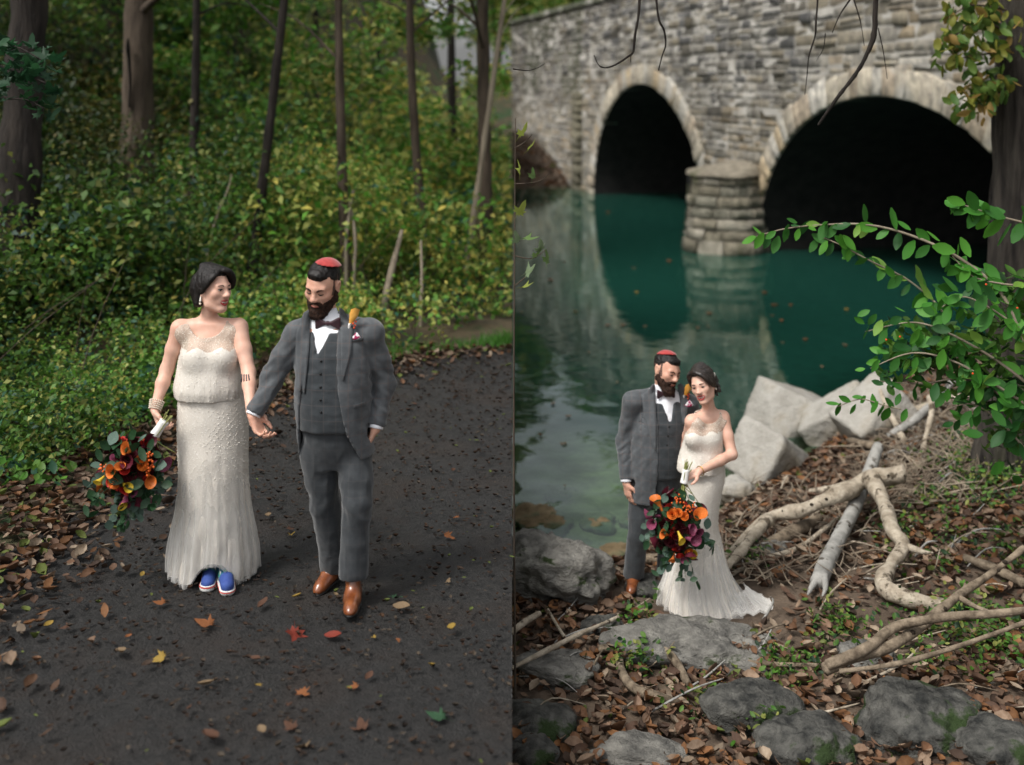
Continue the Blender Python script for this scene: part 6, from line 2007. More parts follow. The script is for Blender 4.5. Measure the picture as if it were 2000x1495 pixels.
CAL = {k: meshm('calla_lily', calla_np(), M['calla_' + k]) for k in ('o', 'p', 'w', 'yl')}
ROS = {k: meshm('rose', rose_np(i), M['rose_' + k]) for i, k in enumerate(('o', 'd', 'r'))}
EUC = meshm('eucalyptus_leaf', oval_np(.12, .85, 1), M['euca']); DKL = meshm('leaf', oval_np(.2, .5, 2), M['dkleaf']); DKR = meshm('leaf', oval_np(.15, .7, 3), M['dkleaf'])
BER = bpy.data.meshes.new('berry'); _v = mesh_np('berry', IC2[0], IC2[1]); _v.materials.append(M['oberry']); BER = _v


def aim(o, p, d, up_, sc):
    d = Vector(d).normalized(); q = d.to_track_quat('Z', 'Y')
    o.matrix_local = Matrix.Translation(Vector(p)) @ q.to_matrix().to_4x4() @ Matrix.Rotation(up_, 4, 'Z') @ Matrix.Scale(sc, 4)


def bouquet(label, wrap, axis, mass, r, seed, stem_tip, accents):
    """wrap: centre of the hand grip; axis: from grip to blooms; mass: centre of the blooms"""
    rb_ = np.random.default_rng(seed)
    root = empty('bouquet', wrap, label, 'bouquet')
    wrap = np.array(wrap); mass = np.array(mass) - wrap; ax_ = np.array(axis) / np.linalg.norm(axis); tip = np.array(stem_tip) - wrap
    MB().tube([-ax_ * .045, ax_ * .0, ax_ * .045], [.026, .024, .028], seg=16, n=4).obj('wrap', M['wrapw'], root)
    for k in range(16):
        j = rb_.normal(size=3) * .012; j2 = rb_.normal(size=3) * .05
        MB().tube([tip + j * 1.3, -ax_ * .03 + j * .7, ax_ * .05 + j * .7, mass * .55 + j2], [.0028] * 4, seg=5, n=4).obj('stem', M['stemg'], root)
    view = np.array([0, -1, .35]); view /= np.linalg.norm(view)
    side = np.cross(view, ax_); side /= np.linalg.norm(side)
    dn = np.array([0, 0, -1.0])
    def surf():
        d = rb_.normal(size=3) + view * .55; d /= np.linalg.norm(d); return d, mass + d * np.array(r)
    # dark core leaves and blooms
    for k in range(95):
        d, p = surf(); p = mass + (p - mass) * rb_.uniform(.55, 1.05)
        aim(shared('leaf', [DKL, DKR][k % 2], parent=root), p, d * .6 + rb_.normal(size=3) * .5, rb_.uniform(0, 6.28), rb_.uniform(.06, .10))
    for k in range(44):
        d, p = surf(); kind = rb_.choice(['d', 'd', 'd', 'r'])
        aim(shared('rose', ROS[kind], parent=root), mass + (p - mass) * rb_.uniform(.55, .92), d + rb_.normal(size=3) * .25, rb_.uniform(0, 6.28), rb_.uniform(.055, .085))
    for k in range(9):
        d, p = surf(); aim(shared('calla_lily', CAL[rb_.choice(['w', 'w', 'p'])], parent=root), mass + (p - mass) * .9, d + dn * .3, rb_.uniform(0, 6.28), rb_.uniform(.08, .10))
    for (kind, mesh_, dx, dz, sz) in accents:
        dd = view * .75 + side * 0; q = mass + np.array([dx, -r[1] * math.sqrt(max(.08, 1 - (dx / r[0]) ** 2 - (dz / r[2]) ** 2)) * 1.0, dz])
        d = (q - mass); d /= np.linalg.norm(d)
        if kind == 'calla': aim(shared('calla_lily', CAL[mesh_], parent=root), q, d * .8 + rb_.normal(size=3) * .35 + np.array([0, -.3, .1]), rb_.uniform(0, 6.28), sz * .74)
        elif kind == 'rose': aim(shared('rose', ROS[mesh_], parent=root), q, d + np.array([0, -.4, 0]), rb_.uniform(0, 6.28), sz * .95)
        else:
            for j in range(12): shared('berry', BER, q + rb_.normal(size=3) * .016, (0, 0, 0), .0065, root)
    # trailing eucalyptus and foliage
    for k in range(11):
        a = -2.9 + 2.7 * k / 10 + rb_.normal() * .12
        e = mass + np.array([math.cos(a) * r[0] * 1.25, -.3 * r[1] + rb_.normal() * .05, math.sin(a) * r[2] * (1.35 if abs(a + 1.57) < .5 else 1.1)])
        s0 = mass + (e - mass) * .35
        MB().tube([s0, (s0 + e) / 2 + np.array([0, -.02, .02]), e], [.003, .002, .001], seg=4, n=4).obj('sprig', M['dkleaf'], root)
        for j in range(7):
            t = .3 + .75 * j / 6; p = s0 + (e - s0) * t
            m_ = EUC if k % 3 == 0 else (DKR if k % 3 == 1 else DKL)
            aim(shared('eucalyptus_leaf' if m_ is EUC else 'leaf', m_, parent=root), p + rb_.normal(size=3) * .018, view + rb_.normal(size=3) * .5, rb_.uniform(0, 6.28), rb_.uniform(.045, .07))
    for k in range(10):    # top leaves around the grip
        a = math.pi * (.05 + .9 * k / 9); p = mass + np.array([math.cos(a) * r[0] * 1.05, -.05, math.sin(a) * r[2] * 1.0])
        aim(shared('leaf', [EUC, DKR, DKL][k % 3], parent=root), p, view + rb_.normal(size=3) * .4, rb_.uniform(0, 6.28), rb_.uniform(.055, .08))
    return root


wp = np.array(P(312, 836, 6.11)); ms = np.array(P(256, 915, 6.10))
bouquet('burgundy and orange bouquet hanging from the hand of the walking woman', wp, ms - wp, ms, (.165, .15, .20), 3, P(330, 812, 6.13),
        [('calla', 'o', .02, .13, .11), ('calla', 'o', -.05, .03, .12), ('calla', 'o', .005, .055, .09), ('rose', 'r', .015, .045, .05), ('rose', 'o', .10, .055, .05), ('rose', 'o', .085, .085, .04), ('rose', 'o', -.045, -.03, .055),
         ('calla', 'o', .13, -.02, .10), ('berry', 0, .12, .09, 0), ('berry', 0, .13, .03, 0), ('berry', 0, -.13, .03, 0), ('calla', 'yl', -.13, -.03, .07), ('calla', 'yl', .02, -.04, .08), ('calla', 'o', -.15, -.08, .07), ('calla', 'yl', -.005, -.15, .08), ('calla', 'p', .05, -.09, .07), ('calla', 'p', -.05, .09, .05)])
wp = np.array(P(1338, 931, 7.70)); ms = np.array(P(1322, 1028, 7.66))
bouquet('burgundy and orange bouquet hanging in front of the woman on the creek bank', wp, ms - wp, ms, (.19, .16, .235), 8, P(1343, 905, 7.72),
        [('calla', 'o', -.13, .17, .12), ('calla', 'o', .12, .10, .14), ('rose', 'o', -.05, .13, .06), ('rose', 'o', -.01, .14, .05), ('rose', 'o', .03, .12, .05), ('berry', 0, .0, .20, 0), ('berry', 0, .08, .17, 0), ('berry', 0, .05, .15, 0), ('calla', 'p', -.17, .05, .11),
         ('calla', 'o', -.10, .0, .11), ('calla', 'yl', .0, -.01, .09), ('calla', 'p', .07, -.03, .12), ('calla', 'p', .12, .01, .12), ('calla', 'yl', .10, -.16, .10), ('rose', 'o', .06, -.12, .05), ('rose', 'r', .0, -.15, .05), ('calla', 'p', .02, -.17, .08), ('calla', 'o', -.04, -.17, .07)])
# ================================================================ rocks
rk = np.random.default_rng(77)
M['rock'] = mat('rock', (0.085, 0.082, 0.075), (0.235, 0.225, 0.20), scale=7.0, stretch=(1, 1, 2.4), rough=.9, bump=1.0, bscale=18, bdist=.05, detail=12, c3=(0.030, 0.045, 0.014), scale3=3.0, lo3=.60, hi3=.65)
M['rock_dark'] = mat('rock_dark', (0.016, 0.017, 0.016), (0.115, 0.112, 0.10), scale=9.0, rough=.85, bump=1.0, bscale=22, bdist=.05, detail=12, c3=(0.022, 0.040, 0.010), scale3=3.2, lo3=.55, hi3=.60)
M['block'] = mat('block', (0.27, 0.255, 0.225), (0.40, 0.385, 0.35), scale=3.0, rough=.9, bump=.9, bscale=14, bdist=.04, c3=(0.20, 0.165, 0.11), scale3=1.4, lo3=.5, hi3=.68)
ICB5 = icos(5); ICB4 = icos(4)




def rock(name, label, c, r, seed, mat_, planes=13, soft=.035, rough=.09, rot=(0, 0, 0), box=None, strata=0.0, cat='rock', group=None):
    """boulder: soft intersection of planes on a sphere of directions, roughened"""
    ICB = ICB5 if max(r) > .3 and name != 'submerged_stone' else ICB4
    rr = np.random.default_rng(seed); D = ICB[0]
    if box is None:
        N = rr.normal(size=(planes, 3)); N /= np.linalg.norm(N, axis=1, keepdims=True); N = np.concatenate([N, [(0, 0, 1), (0, 0, -1)]]); hgt = np.concatenate([rr.uniform(.72, 1.0, planes), [.8, .8]])
    else:
        N, hgt = np.array([b[:3] for b in box], float), np.array([b[3] for b in box], float); ln = np.linalg.norm(N, axis=1); N = N / ln[:, None]
    dot = np.maximum(D @ N.T, 1e-3); inv = dot / hgt
    inv = np.concatenate([inv, np.full((len(inv), 1), .93 if box is None else .5)], 1)
    k = 1 / soft; R = 1 / (np.log(np.exp(inv * k).sum(1)) / k)
    V = D * R[:, None] * np.array(r)
    Rm = np.array(rotm(*rot)); V = V @ Rm.T
    s_ = np.mean(r)
    nrm = D @ Rm.T
    d = (fbm(V / s_ * 2.2 + seed, 5, seed, .55) + .7 * (1 - 2.2 * np.abs(fbm(V / s_ * 2.6 + 3, 4, seed + 8)))) * rough * s_
    if strata: d = d + strata * s_ * (np.abs(((V[:, 2] * 1.0 + .35 * V[:, 0] + .05 * fbm(V / s_ * 2, 3, seed + 1) * s_) / s_ * 3.2) % 1 - .5) - .25) + .05 * s_ * np.minimum(0, fbm(V / s_ * 3.5 + 9, 2, seed + 5) + .25)
    V = V + nrm * d[:, None]
    o = mobj(name, V, ICB[1], mat_, None, True); o.location = c
    tag(o, label, cat, group); return o


def rk_at(px, py, d, label, r, seed, m='rock', sink=.4, **kw):
    p = P(px, py, d); z = float(zright(p.x, p.y))
    return rock('rock', label, (p.x, p.y, z + r[2] * (1 - 2 * sink) * .9), r, seed, M[m], **kw)


rk_at(1085, 1160, 8.30, 'large weathered grey rock with pitted layers at the creek edge beside the man', (.42, .48, .27), 3, strata=.13, rough=.12, sink=.30, rot=(15, -14, 8))
rk_at(1275, 1165, 8.25, 'low dark rock between the man\'s shoes and the dress', (.20, .20, .07), 5, 'rock_dark', sink=.5)
rk_at(1360, 1270, 7.25, 'flat pale grey slab with a mossy front edge below the dress', (.60, .28, .13), 8, strata=.07, rough=.10, sink=.42, rot=(4, 6, 5))
rk_at(1080, 1310, 7.0, 'grey flat rock in the leaves under the sticks at the left', (.27, .22, .10), 11, sink=.42, strata=.06)
rk_at(1180, 1225, 7.55, 'small dark grey stone with grass in front of the layered rock', (.16, .14, .08), 12, 'rock_dark')
rk_at(1045, 1425, 6.4, 'blue-grey rock in the lower left corner of the bank', (.22, .20, .10), 14, 'rock_dark', sink=.4)
rk_at(1040, 1500, 6.1, 'grey rock cut by the bottom edge, left corner of the bank', (.16, .15, .09), 15, 'rock_dark', sink=.4)
rk_at(1245, 1490, 6.1, 'pale rounded rock at the bottom edge among brown leaves', (.27, .17, .10), 17, sink=.4)
rk_at(1465, 1415, 6.45, 'dark mossy boulder with a rounded top in the foreground', (.29, .21, .17), 19, 'rock_dark', sink=.38, strata=.09)
rk_at(1575, 1490, 6.15, 'dark grey boulder at the bottom edge right of the mossy one', (.29, .19, .14), 22, 'rock_dark', sink=.38, strata=.07)
rk_at(1795, 1400, 6.3, 'big dark boulder in the shade under the branches at lower right', (.40, .27, .20), 25, 'rock_dark', sink=.40, strata=.07)
rk_at(1690, 1250, 7.1, 'low grey rock under the pale branches at right', (.22, .16, .10), 27)
rk_at(1950, 1470, 6.0, 'shaded dark rock in the lower right corner', (.22, .2, .14), 29, 'rock_dark')
rk_at(1434, 945, 10.6, 'pale rock just right of the woman\'s elbow at the water edge', (.17, .2, .17), 31, 'block', sink=.2)
rk_at(1500, 1085, 8.9, 'half buried grey stone between driftwood logs', (.16, .14, .09), 33)
BX = lambda a=1, b=1, c=1, cut=(1, -.4, .8, 1.05): [(1, 0, 0, a), (-1, 0, 0, a), (0, 1, 0, b), (0, -1, 0, b), (0, 0, 1, c), (0, 0, -1, c), cut]
for px, py, d, lab, r, rot_, seed, cut in (
        (1550, 780, 13.0, 'tallest pale angular block, farthest into the water', (.46, .33, .36), (28, 8, 20), 41, (-1, -.6, .5, .95)),
        (1508, 882, 11.3, 'pale angular block leaning toward the woman, nearest of the four', (.37, .30, .28), (38, 10, 32), 42, (.3, -1, .9, 1.0)),
        (1645, 818, 12.4, 'pale angular block wedged between the tallest block and the driftwood', (.37, .27, .27), (-30, 16, -34), 43, (1, -.4, .8, 1.0)),
        (1715, 868, 11.6, 'pale angular block beside the thin driftwood, rightmost of the four', (.35, .26, .28), (15, 14, -36), 44, (.5, -1, .6, .95))):
    p = P(px, py, d); z = max(float(zright(p.x, p.y)), ZW - .12)
    rock('block_stone', lab, (p.x, p.y, z + .15), r, seed, M['block'], soft=.012, rough=.022, rot=rot_, box=BX(cut=cut), group='angular blocks at the water edge')
# submerged stones near the bank
for k in range(26):
    x = rk.uniform(.05, 2.2); y = np.interp(x, SHX, SHY) + rk.uniform(.1, 2.4)
    if k < 20:
        z = float(zright(x, y)); s_ = rk.uniform(.12, .28)
        o = rock('submerged_stone', 'brown stone lying under the shallow water near the bank', (x, y, z + .02), (s_, s_, s_ * .35), 100 + k, M['shallow'], group='stones under the shallow water')
# pebbles on the gravel bar
V0 = IC1[0]; mb = MB()
for k in range(1300):
    px = rk.uniform(1690, 1960); p = ground(px, rk.uniform(770, 900)); s_ = rk.uniform(.015, .05)
    c = np.array((0.30, 0.27, 0.23)) * rk.uniform(.5, 1.3)
    mb.add(V0 * np.array([s_, s_, s_ * .6]) * rk.uniform(.7, 1.3, 3) + np.array(p), None, IC1[1], c)
M['pebble'] = mat('pebble', (1, 1, 1), (.7, .7, .7), scale=20, attr=True, rough=.9)
o = mb.obj('gravel', M['pebble']); tag(o, 'grey pebbles of the gravel bar behind the driftwood', 'gravel', kind='stuff')

# ================================================================ driftwood
M['drift'] = mat('drift', (0.22, 0.18, 0.13), (0.46, 0.40, 0.315), scale=11, rough=.9, bump=1.0, bscale=34, bdist=.02, c3=(0.085, 0.066, 0.045), scale3=9, lo3=.57, hi3=.63, detail=10)
M['drift_grey'] = mat('drift_grey', (0.20, 0.195, 0.18), (0.34, 0.33, 0.305), scale=9, rough=.9, bump=.7, bscale=25, c3=(0.075, 0.065, 0.052), scale3=10, lo3=.57, hi3=.63, detail=10)
M['drift_brown'] = mat('drift_brown', (0.075, 0.056, 0.038), (0.24, 0.19, 0.135), scale=16, rough=.95, bump=.9, bscale=20)
M['twig'] = mat('twig', (0.07, 0.05, 0.035), (0.28, 0.23, 0.17), scale=3, rough=.95)
M['knot'] = mat('knot', (0.025, 0.018, 0.012), rough=1)


def wood(name, lab, pl, rad, m, cat='driftwood', group=None, kinds=(), rough=.22, knots=0):
    pts = [np.array(ground(x, y, h)) for x, y, h in pl]
    loc = pts[0].copy()
    if kinds or knots:
        root = empty(name, loc, lab, cat, group)
        MB().tube(pts, rad, seg=16, n=9, rough=rough, seed=int(rk.integers(99)), rscale=7).obj('stem', M[m], root, loc=loc)
        for pl2, rad2 in kinds:
            MB().tube([np.array(ground(x, y, h)) for x, y, h in pl2], rad2, seg=12, n=8, rough=rough, seed=int(rk.integers(99)), rscale=7).obj('limb', M[m], root, loc=loc)
        c, r = smooth_path(pts, rad, 9)
        for k in range(knots):
            i = rk.integers(2, len(c) - 2); d = np.array([rk.normal() * .6, -1, rk.uniform(.1, 1.0)]); d /= np.linalg.norm(d)
            ellobj('knot', c[i] + d * r[i] * .97 - loc, np.array([.012, .012, .010]) * rk.uniform(.7, 1.6), M['knot'], root, None, IC1)
    else:
        o = MB().tube(pts, rad, seg=12, n=8, rough=rough, seed=int(rk.integers(99)), rscale=7).obj(name, M[m], None, loc=loc); tag(o, lab, cat, group)


wood('driftwood_branch', 'thick pale knotted driftwood branch resting across the grey log, with a crooked arm', [(1385, 1128, .06), (1430, 1078, .10), (1500, 1012, .18), (1560, 998, .24), (1620, 975, .30), (1680, 945, .36), (1722, 930, .40), (1766, 926, .40)],
     [.024, .036, .047, .054, .058, .068, .090, .076], 'drift', kinds=[([(1705, 935, .40), (1728, 985, .34), (1745, 1040, .26), (1764, 1066, .20), (1738, 1108, .12), (1724, 1140, .09), (1760, 1165, .08), (1850, 1185, .06)], [.074, .062, .057, .054, .054, .060, .054, .042]),
                                                             ([(1500, 1015, .18), (1440, 1085, .14), (1390, 1135, .1)], [.05, .035, .02]), ([(1765, 1066, .2), (1800, 1078, .2), (1822, 1080, .24)], [.03, .022, .008])], knots=22, rough=.34)
wood('driftwood_log', 'smooth grey log with a splintered lower end lying under the pale branch', [(1716, 872, .34), (1692, 935, .26), (1660, 1010, .18), (1626, 1075, .12), (1598, 1138, .07)], [.048, .054, .056, .060, .063], 'drift_grey', knots=5, rough=.10,
     kinds=[([(1604, 1120, .1), (1585, 1148, .06), (1578, 1162, .05)], [.035, .02, .006]), ([(1610, 1125, .1), (1612, 1150, .07), (1606, 1165, .05)], [.03, .018, .005])])
wood('driftwood_log', 'weathered brown log low on the ground behind the dress', [(1395, 1118, .03), (1450, 1088, .05), (1530, 1050, .07), (1600, 1012, .09)], [.035, .05, .055, .04], 'drift_brown')
wood('driftwood_log', 'split brown log ending beside the bouquet', [(1255, 1092, .04), (1300, 1092, .05), (1345, 1102, .05)], [.04, .045, .04], 'drift_brown')
wood('driftwood_branch', 'thin pale branch lying just in front of the brown log', [(1410, 1135, .03), (1470, 1100, .04), (1560, 1070, .05), (1640, 1010, .08)], [.016, .022, .022, .015], 'drift')
wood('driftwood_branch', 'grey branch slanting up toward the shrub behind the debris', [(1735, 852, .08), (1790, 818, .2), (1830, 780, .34), (1862, 745, .48), (1888, 718, .6)], [.032, .040, .036, .028, .016], 'drift_grey', kinds=[([(1862, 745, .48), (1830, 752, .5), (1812, 765, .52)], [.014, .008, .003])])
wood('driftwood_branch', 'upright pale stick propped against the grey branch', [(1800, 890, .02), (1812, 840, .2), (1820, 800, .34), (1815, 776, .42)], [.028, .028, .026, .03], 'drift')
wood('driftwood_branch', 'pale branch lying along the back of the gravel bar', [(1700, 815, .1), (1790, 800, .12), (1850, 782, .14), (1915, 770, .14)], [.03, .042, .04, .03], 'drift')
wood('driftwood_branch', 'short pale fork standing in front of the rightmost block', [(1765, 860, .05), (1745, 820, .2), (1725, 780, .4), (1716, 745, .52), (1718, 728, .6)], [.03, .03, .024, .02, .008], 'drift')
wood('driftwood_branch', 'broken brown stub at the foot of the rightmost block', [(1655, 860, .06), (1690, 868, .1), (1725, 875, .1)], [.02, .045, .03], 'drift_brown')
wood('driftwood_branch', 'pale side branch lying behind the thick knotted branch', [(1580, 960, .06), (1620, 955, .08), (1680, 938, .12)], [.02, .028, .026], 'drift')
wood('fallen_branch', 'long grey-brown branch running from lower centre up to the right edge', [(1610, 1308, .25), (1660, 1285, .3), (1740, 1262, .34), (1800, 1222, .38), (1870, 1165, .45), (1930, 1125, .5), (2000, 1070, .6)], [.036, .032, .030, .028, .025, .022, .018], 'drift_brown', cat='branch', kinds=[([(1870, 1165, .45), (1905, 1185, .42), (1945, 1200, .4)], [.02, .016, .008])], knots=4)
wood('fallen_branch', 'smooth branch curving from the lower centre to the right edge, above the boulder', [(1615, 1300, .28), (1690, 1268, .36), (1750, 1225, .42), (1850, 1205, .48), (1930, 1200, .5), (2005, 1192, .52)], [.028, .030, .026, .023, .020, .018], 'drift_brown', cat='branch')
wood('fallen_branch', 'thin straight branch low over the big dark boulder', [(1640, 1312, .3), (1760, 1295, .36), (1880, 1260, .42), (2005, 1215, .5)], [.014, .014, .013, .012], 'drift_brown', cat='branch')
wood('fallen_branch', 'dark short branch in the leaves near the right edge', [(1885, 1090, .05), (1940, 1110, .06), (2000, 1140, .08)], [.03, .035, .03], 'drift_brown', cat='branch')
wood('surface_root', 'gnarled root arching over the leaves left of the slab', [(1170, 1268, .05), (1240, 1262, .08), (1300, 1275, .10), (1325, 1300, .08), (1340, 1330, .05), (1352, 1345, -.02)], [.02, .026, .03, .028, .026, .016], 'drift_brown', cat='root')
wood('surface_root', 'gnarled root snaking downward under the arching one', [(1210, 1265, .05), (1214, 1310, .07), (1240, 1345, .06), (1290, 1362, .05), (1348, 1380, .01)], [.022, .026, .028, .024, .014], 'drift_brown', cat='root')
wood('fallen_branch', 'grey stick crossing below the layered rock', [(1000, 1305, .10), (1060, 1275, .13), (1130, 1240, .14), (1210, 1205, .10)], [.012, .015, .015, .012], 'drift', cat='branch')
wood('fallen_branch', 'short pale stick angled in the left corner by the layered rock', [(1000, 1235, .08), (1025, 1215, .1), (1055, 1198, .12)], [.02, .022, .014], 'drift', cat='branch')
wood('fallen_branch', 'thin forked stick standing against the layered rock', [(1070, 1190, .16), (1090, 1225, .1), (1110, 1255, .04)], [.008, .01, .01], 'drift', cat='branch')
wood('fallen_branch', 'stick lying in the leaves right of the dress train', [(1400, 1270, .03), (1440, 1290, .04), (1520, 1298, .05), (1600, 1300, .08)], [.01, .014, .014, .012], 'drift_brown', cat='branch')
# loose sticks
for k in range(100):
    if k < 70: px, py = rk.uniform(1400, 1900), rk.uniform(860, 1150)
    else: px, py = rk.uniform(1010, 1900), rk.uniform(1180, 1450)
    a = rk.normal() * .5 + (.5 if px < 1640 else -.3); ln = rk.uniform(.15, .55)
    p = np.array(ground(px, py, .02)); dv = np.array([math.cos(a), math.sin(a) * .9, 0])
    q1 = p + dv * ln * .5; q1[2] = HR(q1[0], q1[1]) + rk.uniform(.02, .12); q2 = p + dv * ln + rk.normal(size=3) * .04; q2[2] = HR(q2[0], q2[1]) + rk.uniform(.02, .16)
    r0 = rk.uniform(.004, .010)
    if min(q1[2], q2[2]) < ZW: continue
    o = MB().tube([p, q1, q2], [r0, r0 * .9, r0 * .5], seg=6, n=4, rough=.15).obj('stick', M[['drift', 'drift_brown', 'drift_grey'][rk.integers(3)]], None, loc=p)
    tag(o, 'thin loose stick lying in the driftwood and leaf litter of the bank', 'stick', 'loose thin sticks on the bank')

mb = MB()
for k in range(900):
    px, py = (rk.uniform(1680, 1925), rk.uniform(790, 1000)) if k < 700 else (rk.uniform(1400, 1700), rk.uniform(960, 1160))
    a = rk.uniform(0, 3.14); ln = rk.uniform(.1, .4); p = np.array(ground(px, py, .01)); q = p + np.array([math.cos(a), math.sin(a), 0]) * ln
    q[2] = HR(q[0], q[1]) + rk.uniform(.0, .20); p[2] += rk.uniform(0, .10); r0 = rk.uniform(.003, .008)
    mb.tube([p, (p + q) / 2 + rk.normal(size=3) * .02, q], [r0, r0, r0 * .5], seg=4, n=2)
o = mb.obj('twig_heap', M['twig']); tag(o, 'tangle of dry twigs heaped between the logs and the right tree', 'twigs', kind='stuff')

# ================================================================ fallen leaves
DRY = np.array([(0.145, 0.085, 0.055), (0.20, 0.13, 0.088), (0.095, 0.056, 0.038), (0.26, 0.185, 0.13), (0.17, 0.09, 0.05), (0.065, 0.042, 0.03), (0.31, 0.245, 0.18), (0.20, 0.095, 0.04)])
def litter(name, lab, C, size, tilt, tone=1.0, green=.03, cols=DRY):
    n = len(C); sel = rk.integers(3, size=n)
    mb = MB()
    for v in range(3):
        V0, Q0 = oval_np((.5, .9, .25)[v], (.55, .7, .5)[v], v, 4); m_ = sel == v; k = int(m_.sum())
        V = scatter_np(V0, C[m_], np.broadcast_to(size, n)[m_] * rk.uniform(.6, 1.35, k), rk, tilt)
        c = cols[rk.integers(len(cols), size=k)] * rk.uniform(.6, 1.25, (k, 1)) * tone
        g_ = rk.random(k) < green; c[g_] = np.array((0.10, 0.13, 0.03))
        nv = len(V0)
        mb.add(V.reshape(-1, 3), (Q0[None] + (np.arange(k) * nv)[:, None, None]).reshape(-1, 4), col=np.repeat(c, nv, 0))
    o = mb.obj(name, M['dryleaf']); tag(o, lab, 'leaf litter', kind='stuff')


n = 29000
x = 8.6 * rk.random(n) ** 1.15; y = rk.uniform(5.4, 13.5, n); z = zright(x, y); dens = .72 + .5 * n2(x, y, .9, 2, 50)
k = (z > ZW + .03) & (rk.random(n) < dens) & (x / y * F < 1350)
k &= np.hypot(x - .88, y - 8.15) > .2
k &= ((x - 1.42) / .52) ** 2 + ((y - 7.95) / .42) ** 2 > 1
C = np.stack([x, y, z + rk.uniform(.005, .05, n)], 1)[k]
litter('leaf_litter', 'brown fallen leaves covering the creek bank', C, .078, .36)
n = 900
x = rk.uniform(.05, 3.2, n); y = rk.uniform(36, 50, n); z = zright(x, y); k = z > ZW + .02
litter('far_bank_litter', 'reddish brown leaves on the far bank beside the bridge', np.stack([x, y, z + .03], 1)[k], .2, .3)
n = 5200
t = rk.random(n); yy = rk.uniform(4.2, 11.6, n); xe = np.interp(yy, EDGE[:, 1], EDGE[:, 0]); u_ = rk.normal(size=n) * .42 - .12 - (rk.random(n) ** 2) * .5
xx_ = np.minimum(xe - u_ * -1, -.03); C = np.stack([xx_, yy, np.maximum(zleft(xx_, yy), .0) + .02 + rk.uniform(0, .03, n)], 1)
litter('path_edge_litter', 'brown and yellow leaves drifted along the outer edge of the path', C, .072, .32, .72, .08)
n = 5200
yy = rk.uniform(3.6, 11.3, n); xe = np.interp(yy, EDGE[:, 1], EDGE[:, 0]); xx_ = xe * rk.random(n); C = np.stack([xx_, yy, np.full(n, .030)], 1)
litter('trodden_leaf_scraps', 'trodden dark leaf scraps scattered over the gravel path', C, .027, .10, .20, .02)

# single leaves on the path
LCOL = {'red': (0.20, 0.035, 0.022), 'rust': (0.22, 0.085, 0.032), 'tan': (0.19, 0.135, 0.08), 'yellow': (0.28, 0.19, 0.04), 'green': (0.035, 0.09, 0.045), 'brown': (0.09, 0.045, 0.028), 'dark': (0.05, 0.032, 0.022)}
LM = {}
for cn, c in LCOL.items():
    for sh_, VQ in (('maple', maple_np(.35, 6)), ('oval', oval_np(.5, .6, 7))):
        me = mesh_np('fallen_leaf', VQ[0], VQ[1], True, np.broadcast_to(np.array(c), (len(VQ[0]), 3))); me.materials.append(M['dryleaf']); LM[cn, sh_] = me
def path_leaf(px, py, cn, sh_, size_px, lab, grp=None):
    p = ground(px, py, .03); s_ = size_px * p.y / F * (.72 if sh_ == 'oval' else .9)
    o = shared('fallen_leaf', LM[cn, sh_], (p.x, p.y, .034), (rk.normal() * .2, rk.normal() * .2, rk.uniform(0, 6.3)), s_)
    tag(o, lab, 'leaf', grp or 'fallen leaves on the path')
for a in ((575, 1238, 'red', 'maple', 78, 'large dark red maple leaf lying on the path below the couple'), (651, 1247, 'red', 'oval', 50, 'red oval leaf just right of the dark red maple leaf'),
          (408, 1222, 'rust', 'maple', 66, 'curled rust and yellow leaf in front of the dress hem'), (318, 1180, 'rust', 'maple', 42, 'orange leaf left in front of the dress hem'),
          (318, 1285, 'yellow', 'maple', 52, 'yellow-brown folded leaf, lower left of the path'), (236, 1277, 'tan', 'oval', 46, 'pale tan leaf left of the yellow-brown folded leaf'),
          (862, 1405, 'green', 'maple', 70, 'green maple leaf with a stalk at the lower right of the path'), (842, 1303, 'yellow', 'oval', 36, 'bright yellow small leaf at the right of the path'),
          (785, 1190, 'tan', 'oval', 50, 'pale leaf right of the man\'s front shoe'), (770, 1168, 'green', 'maple', 40, 'small green maple leaf right of the man\'s shoes'),
          (873, 1047, 'rust', 'maple', 40, 'orange maple leaf right of the man\'s trousers'), (883, 1230, 'yellow', 'oval', 42, 'yellow leaf at the right edge of the path, mid height'),
          (588, 1355, 'rust', 'maple', 56, 'rust leaf low on the path under the red oval leaf'), (402, 1340, 'tan', 'oval', 46, 'tan leaf under the curled rust leaf'),
          (592, 1460, 'tan', 'maple', 68, 'big pale leaf near the bottom edge of the path'), (512, 1430, 'tan', 'oval', 40, 'small pale leaf left of the big one near the bottom edge'),
          (410, 1445, 'brown', 'oval', 70, 'large brown leaf near the bottom edge of the path'), (705, 1425, 'brown', 'maple', 66, 'brown leaf at bottom right of the path'),
          (570, 1425, 'brown', 'maple', 52, 'brown leaf above the big pale one near the bottom'), (70, 1050, 'green', 'oval', 36, 'green oval leaf at the left edge litter'),
          (524, 1010, 'tan', 'oval', 30, 'pale leaf right of the dress folds'), (655, 1165, 'tan', 'oval', 24, 'upright pale leaf against the man\'s front shoe'), (580, 1167, 'yellow', 'oval', 26, 'yellow leaf left of the man\'s shoes'),
          (515, 1183, 'brown', 'oval', 44, 'dull brown leaf between the dress and the shoes'), (135, 1225, 'brown', 'maple', 40, 'brown maple leaf at far left of the path')):
    path_leaf(*a)
for k in range(42):
    px = rk.uniform(60, 985); py = rk.uniform(720, 1480)
    p = ground(px, py)
    if p.x < np.interp(p.y, EDGE[:, 1], EDGE[:, 0]) + .1: continue
    path_leaf(px, py, ['rust', 'tan', 'brown', 'dark', 'brown', 'dark', 'dark', 'brown', 'yellow'][rk.integers(9)], ['maple', 'oval'][rk.integers(2)], rk.uniform(16, 34) * (py - 165) / 1000, 'small fallen leaf lying scattered on the dark gravel path')
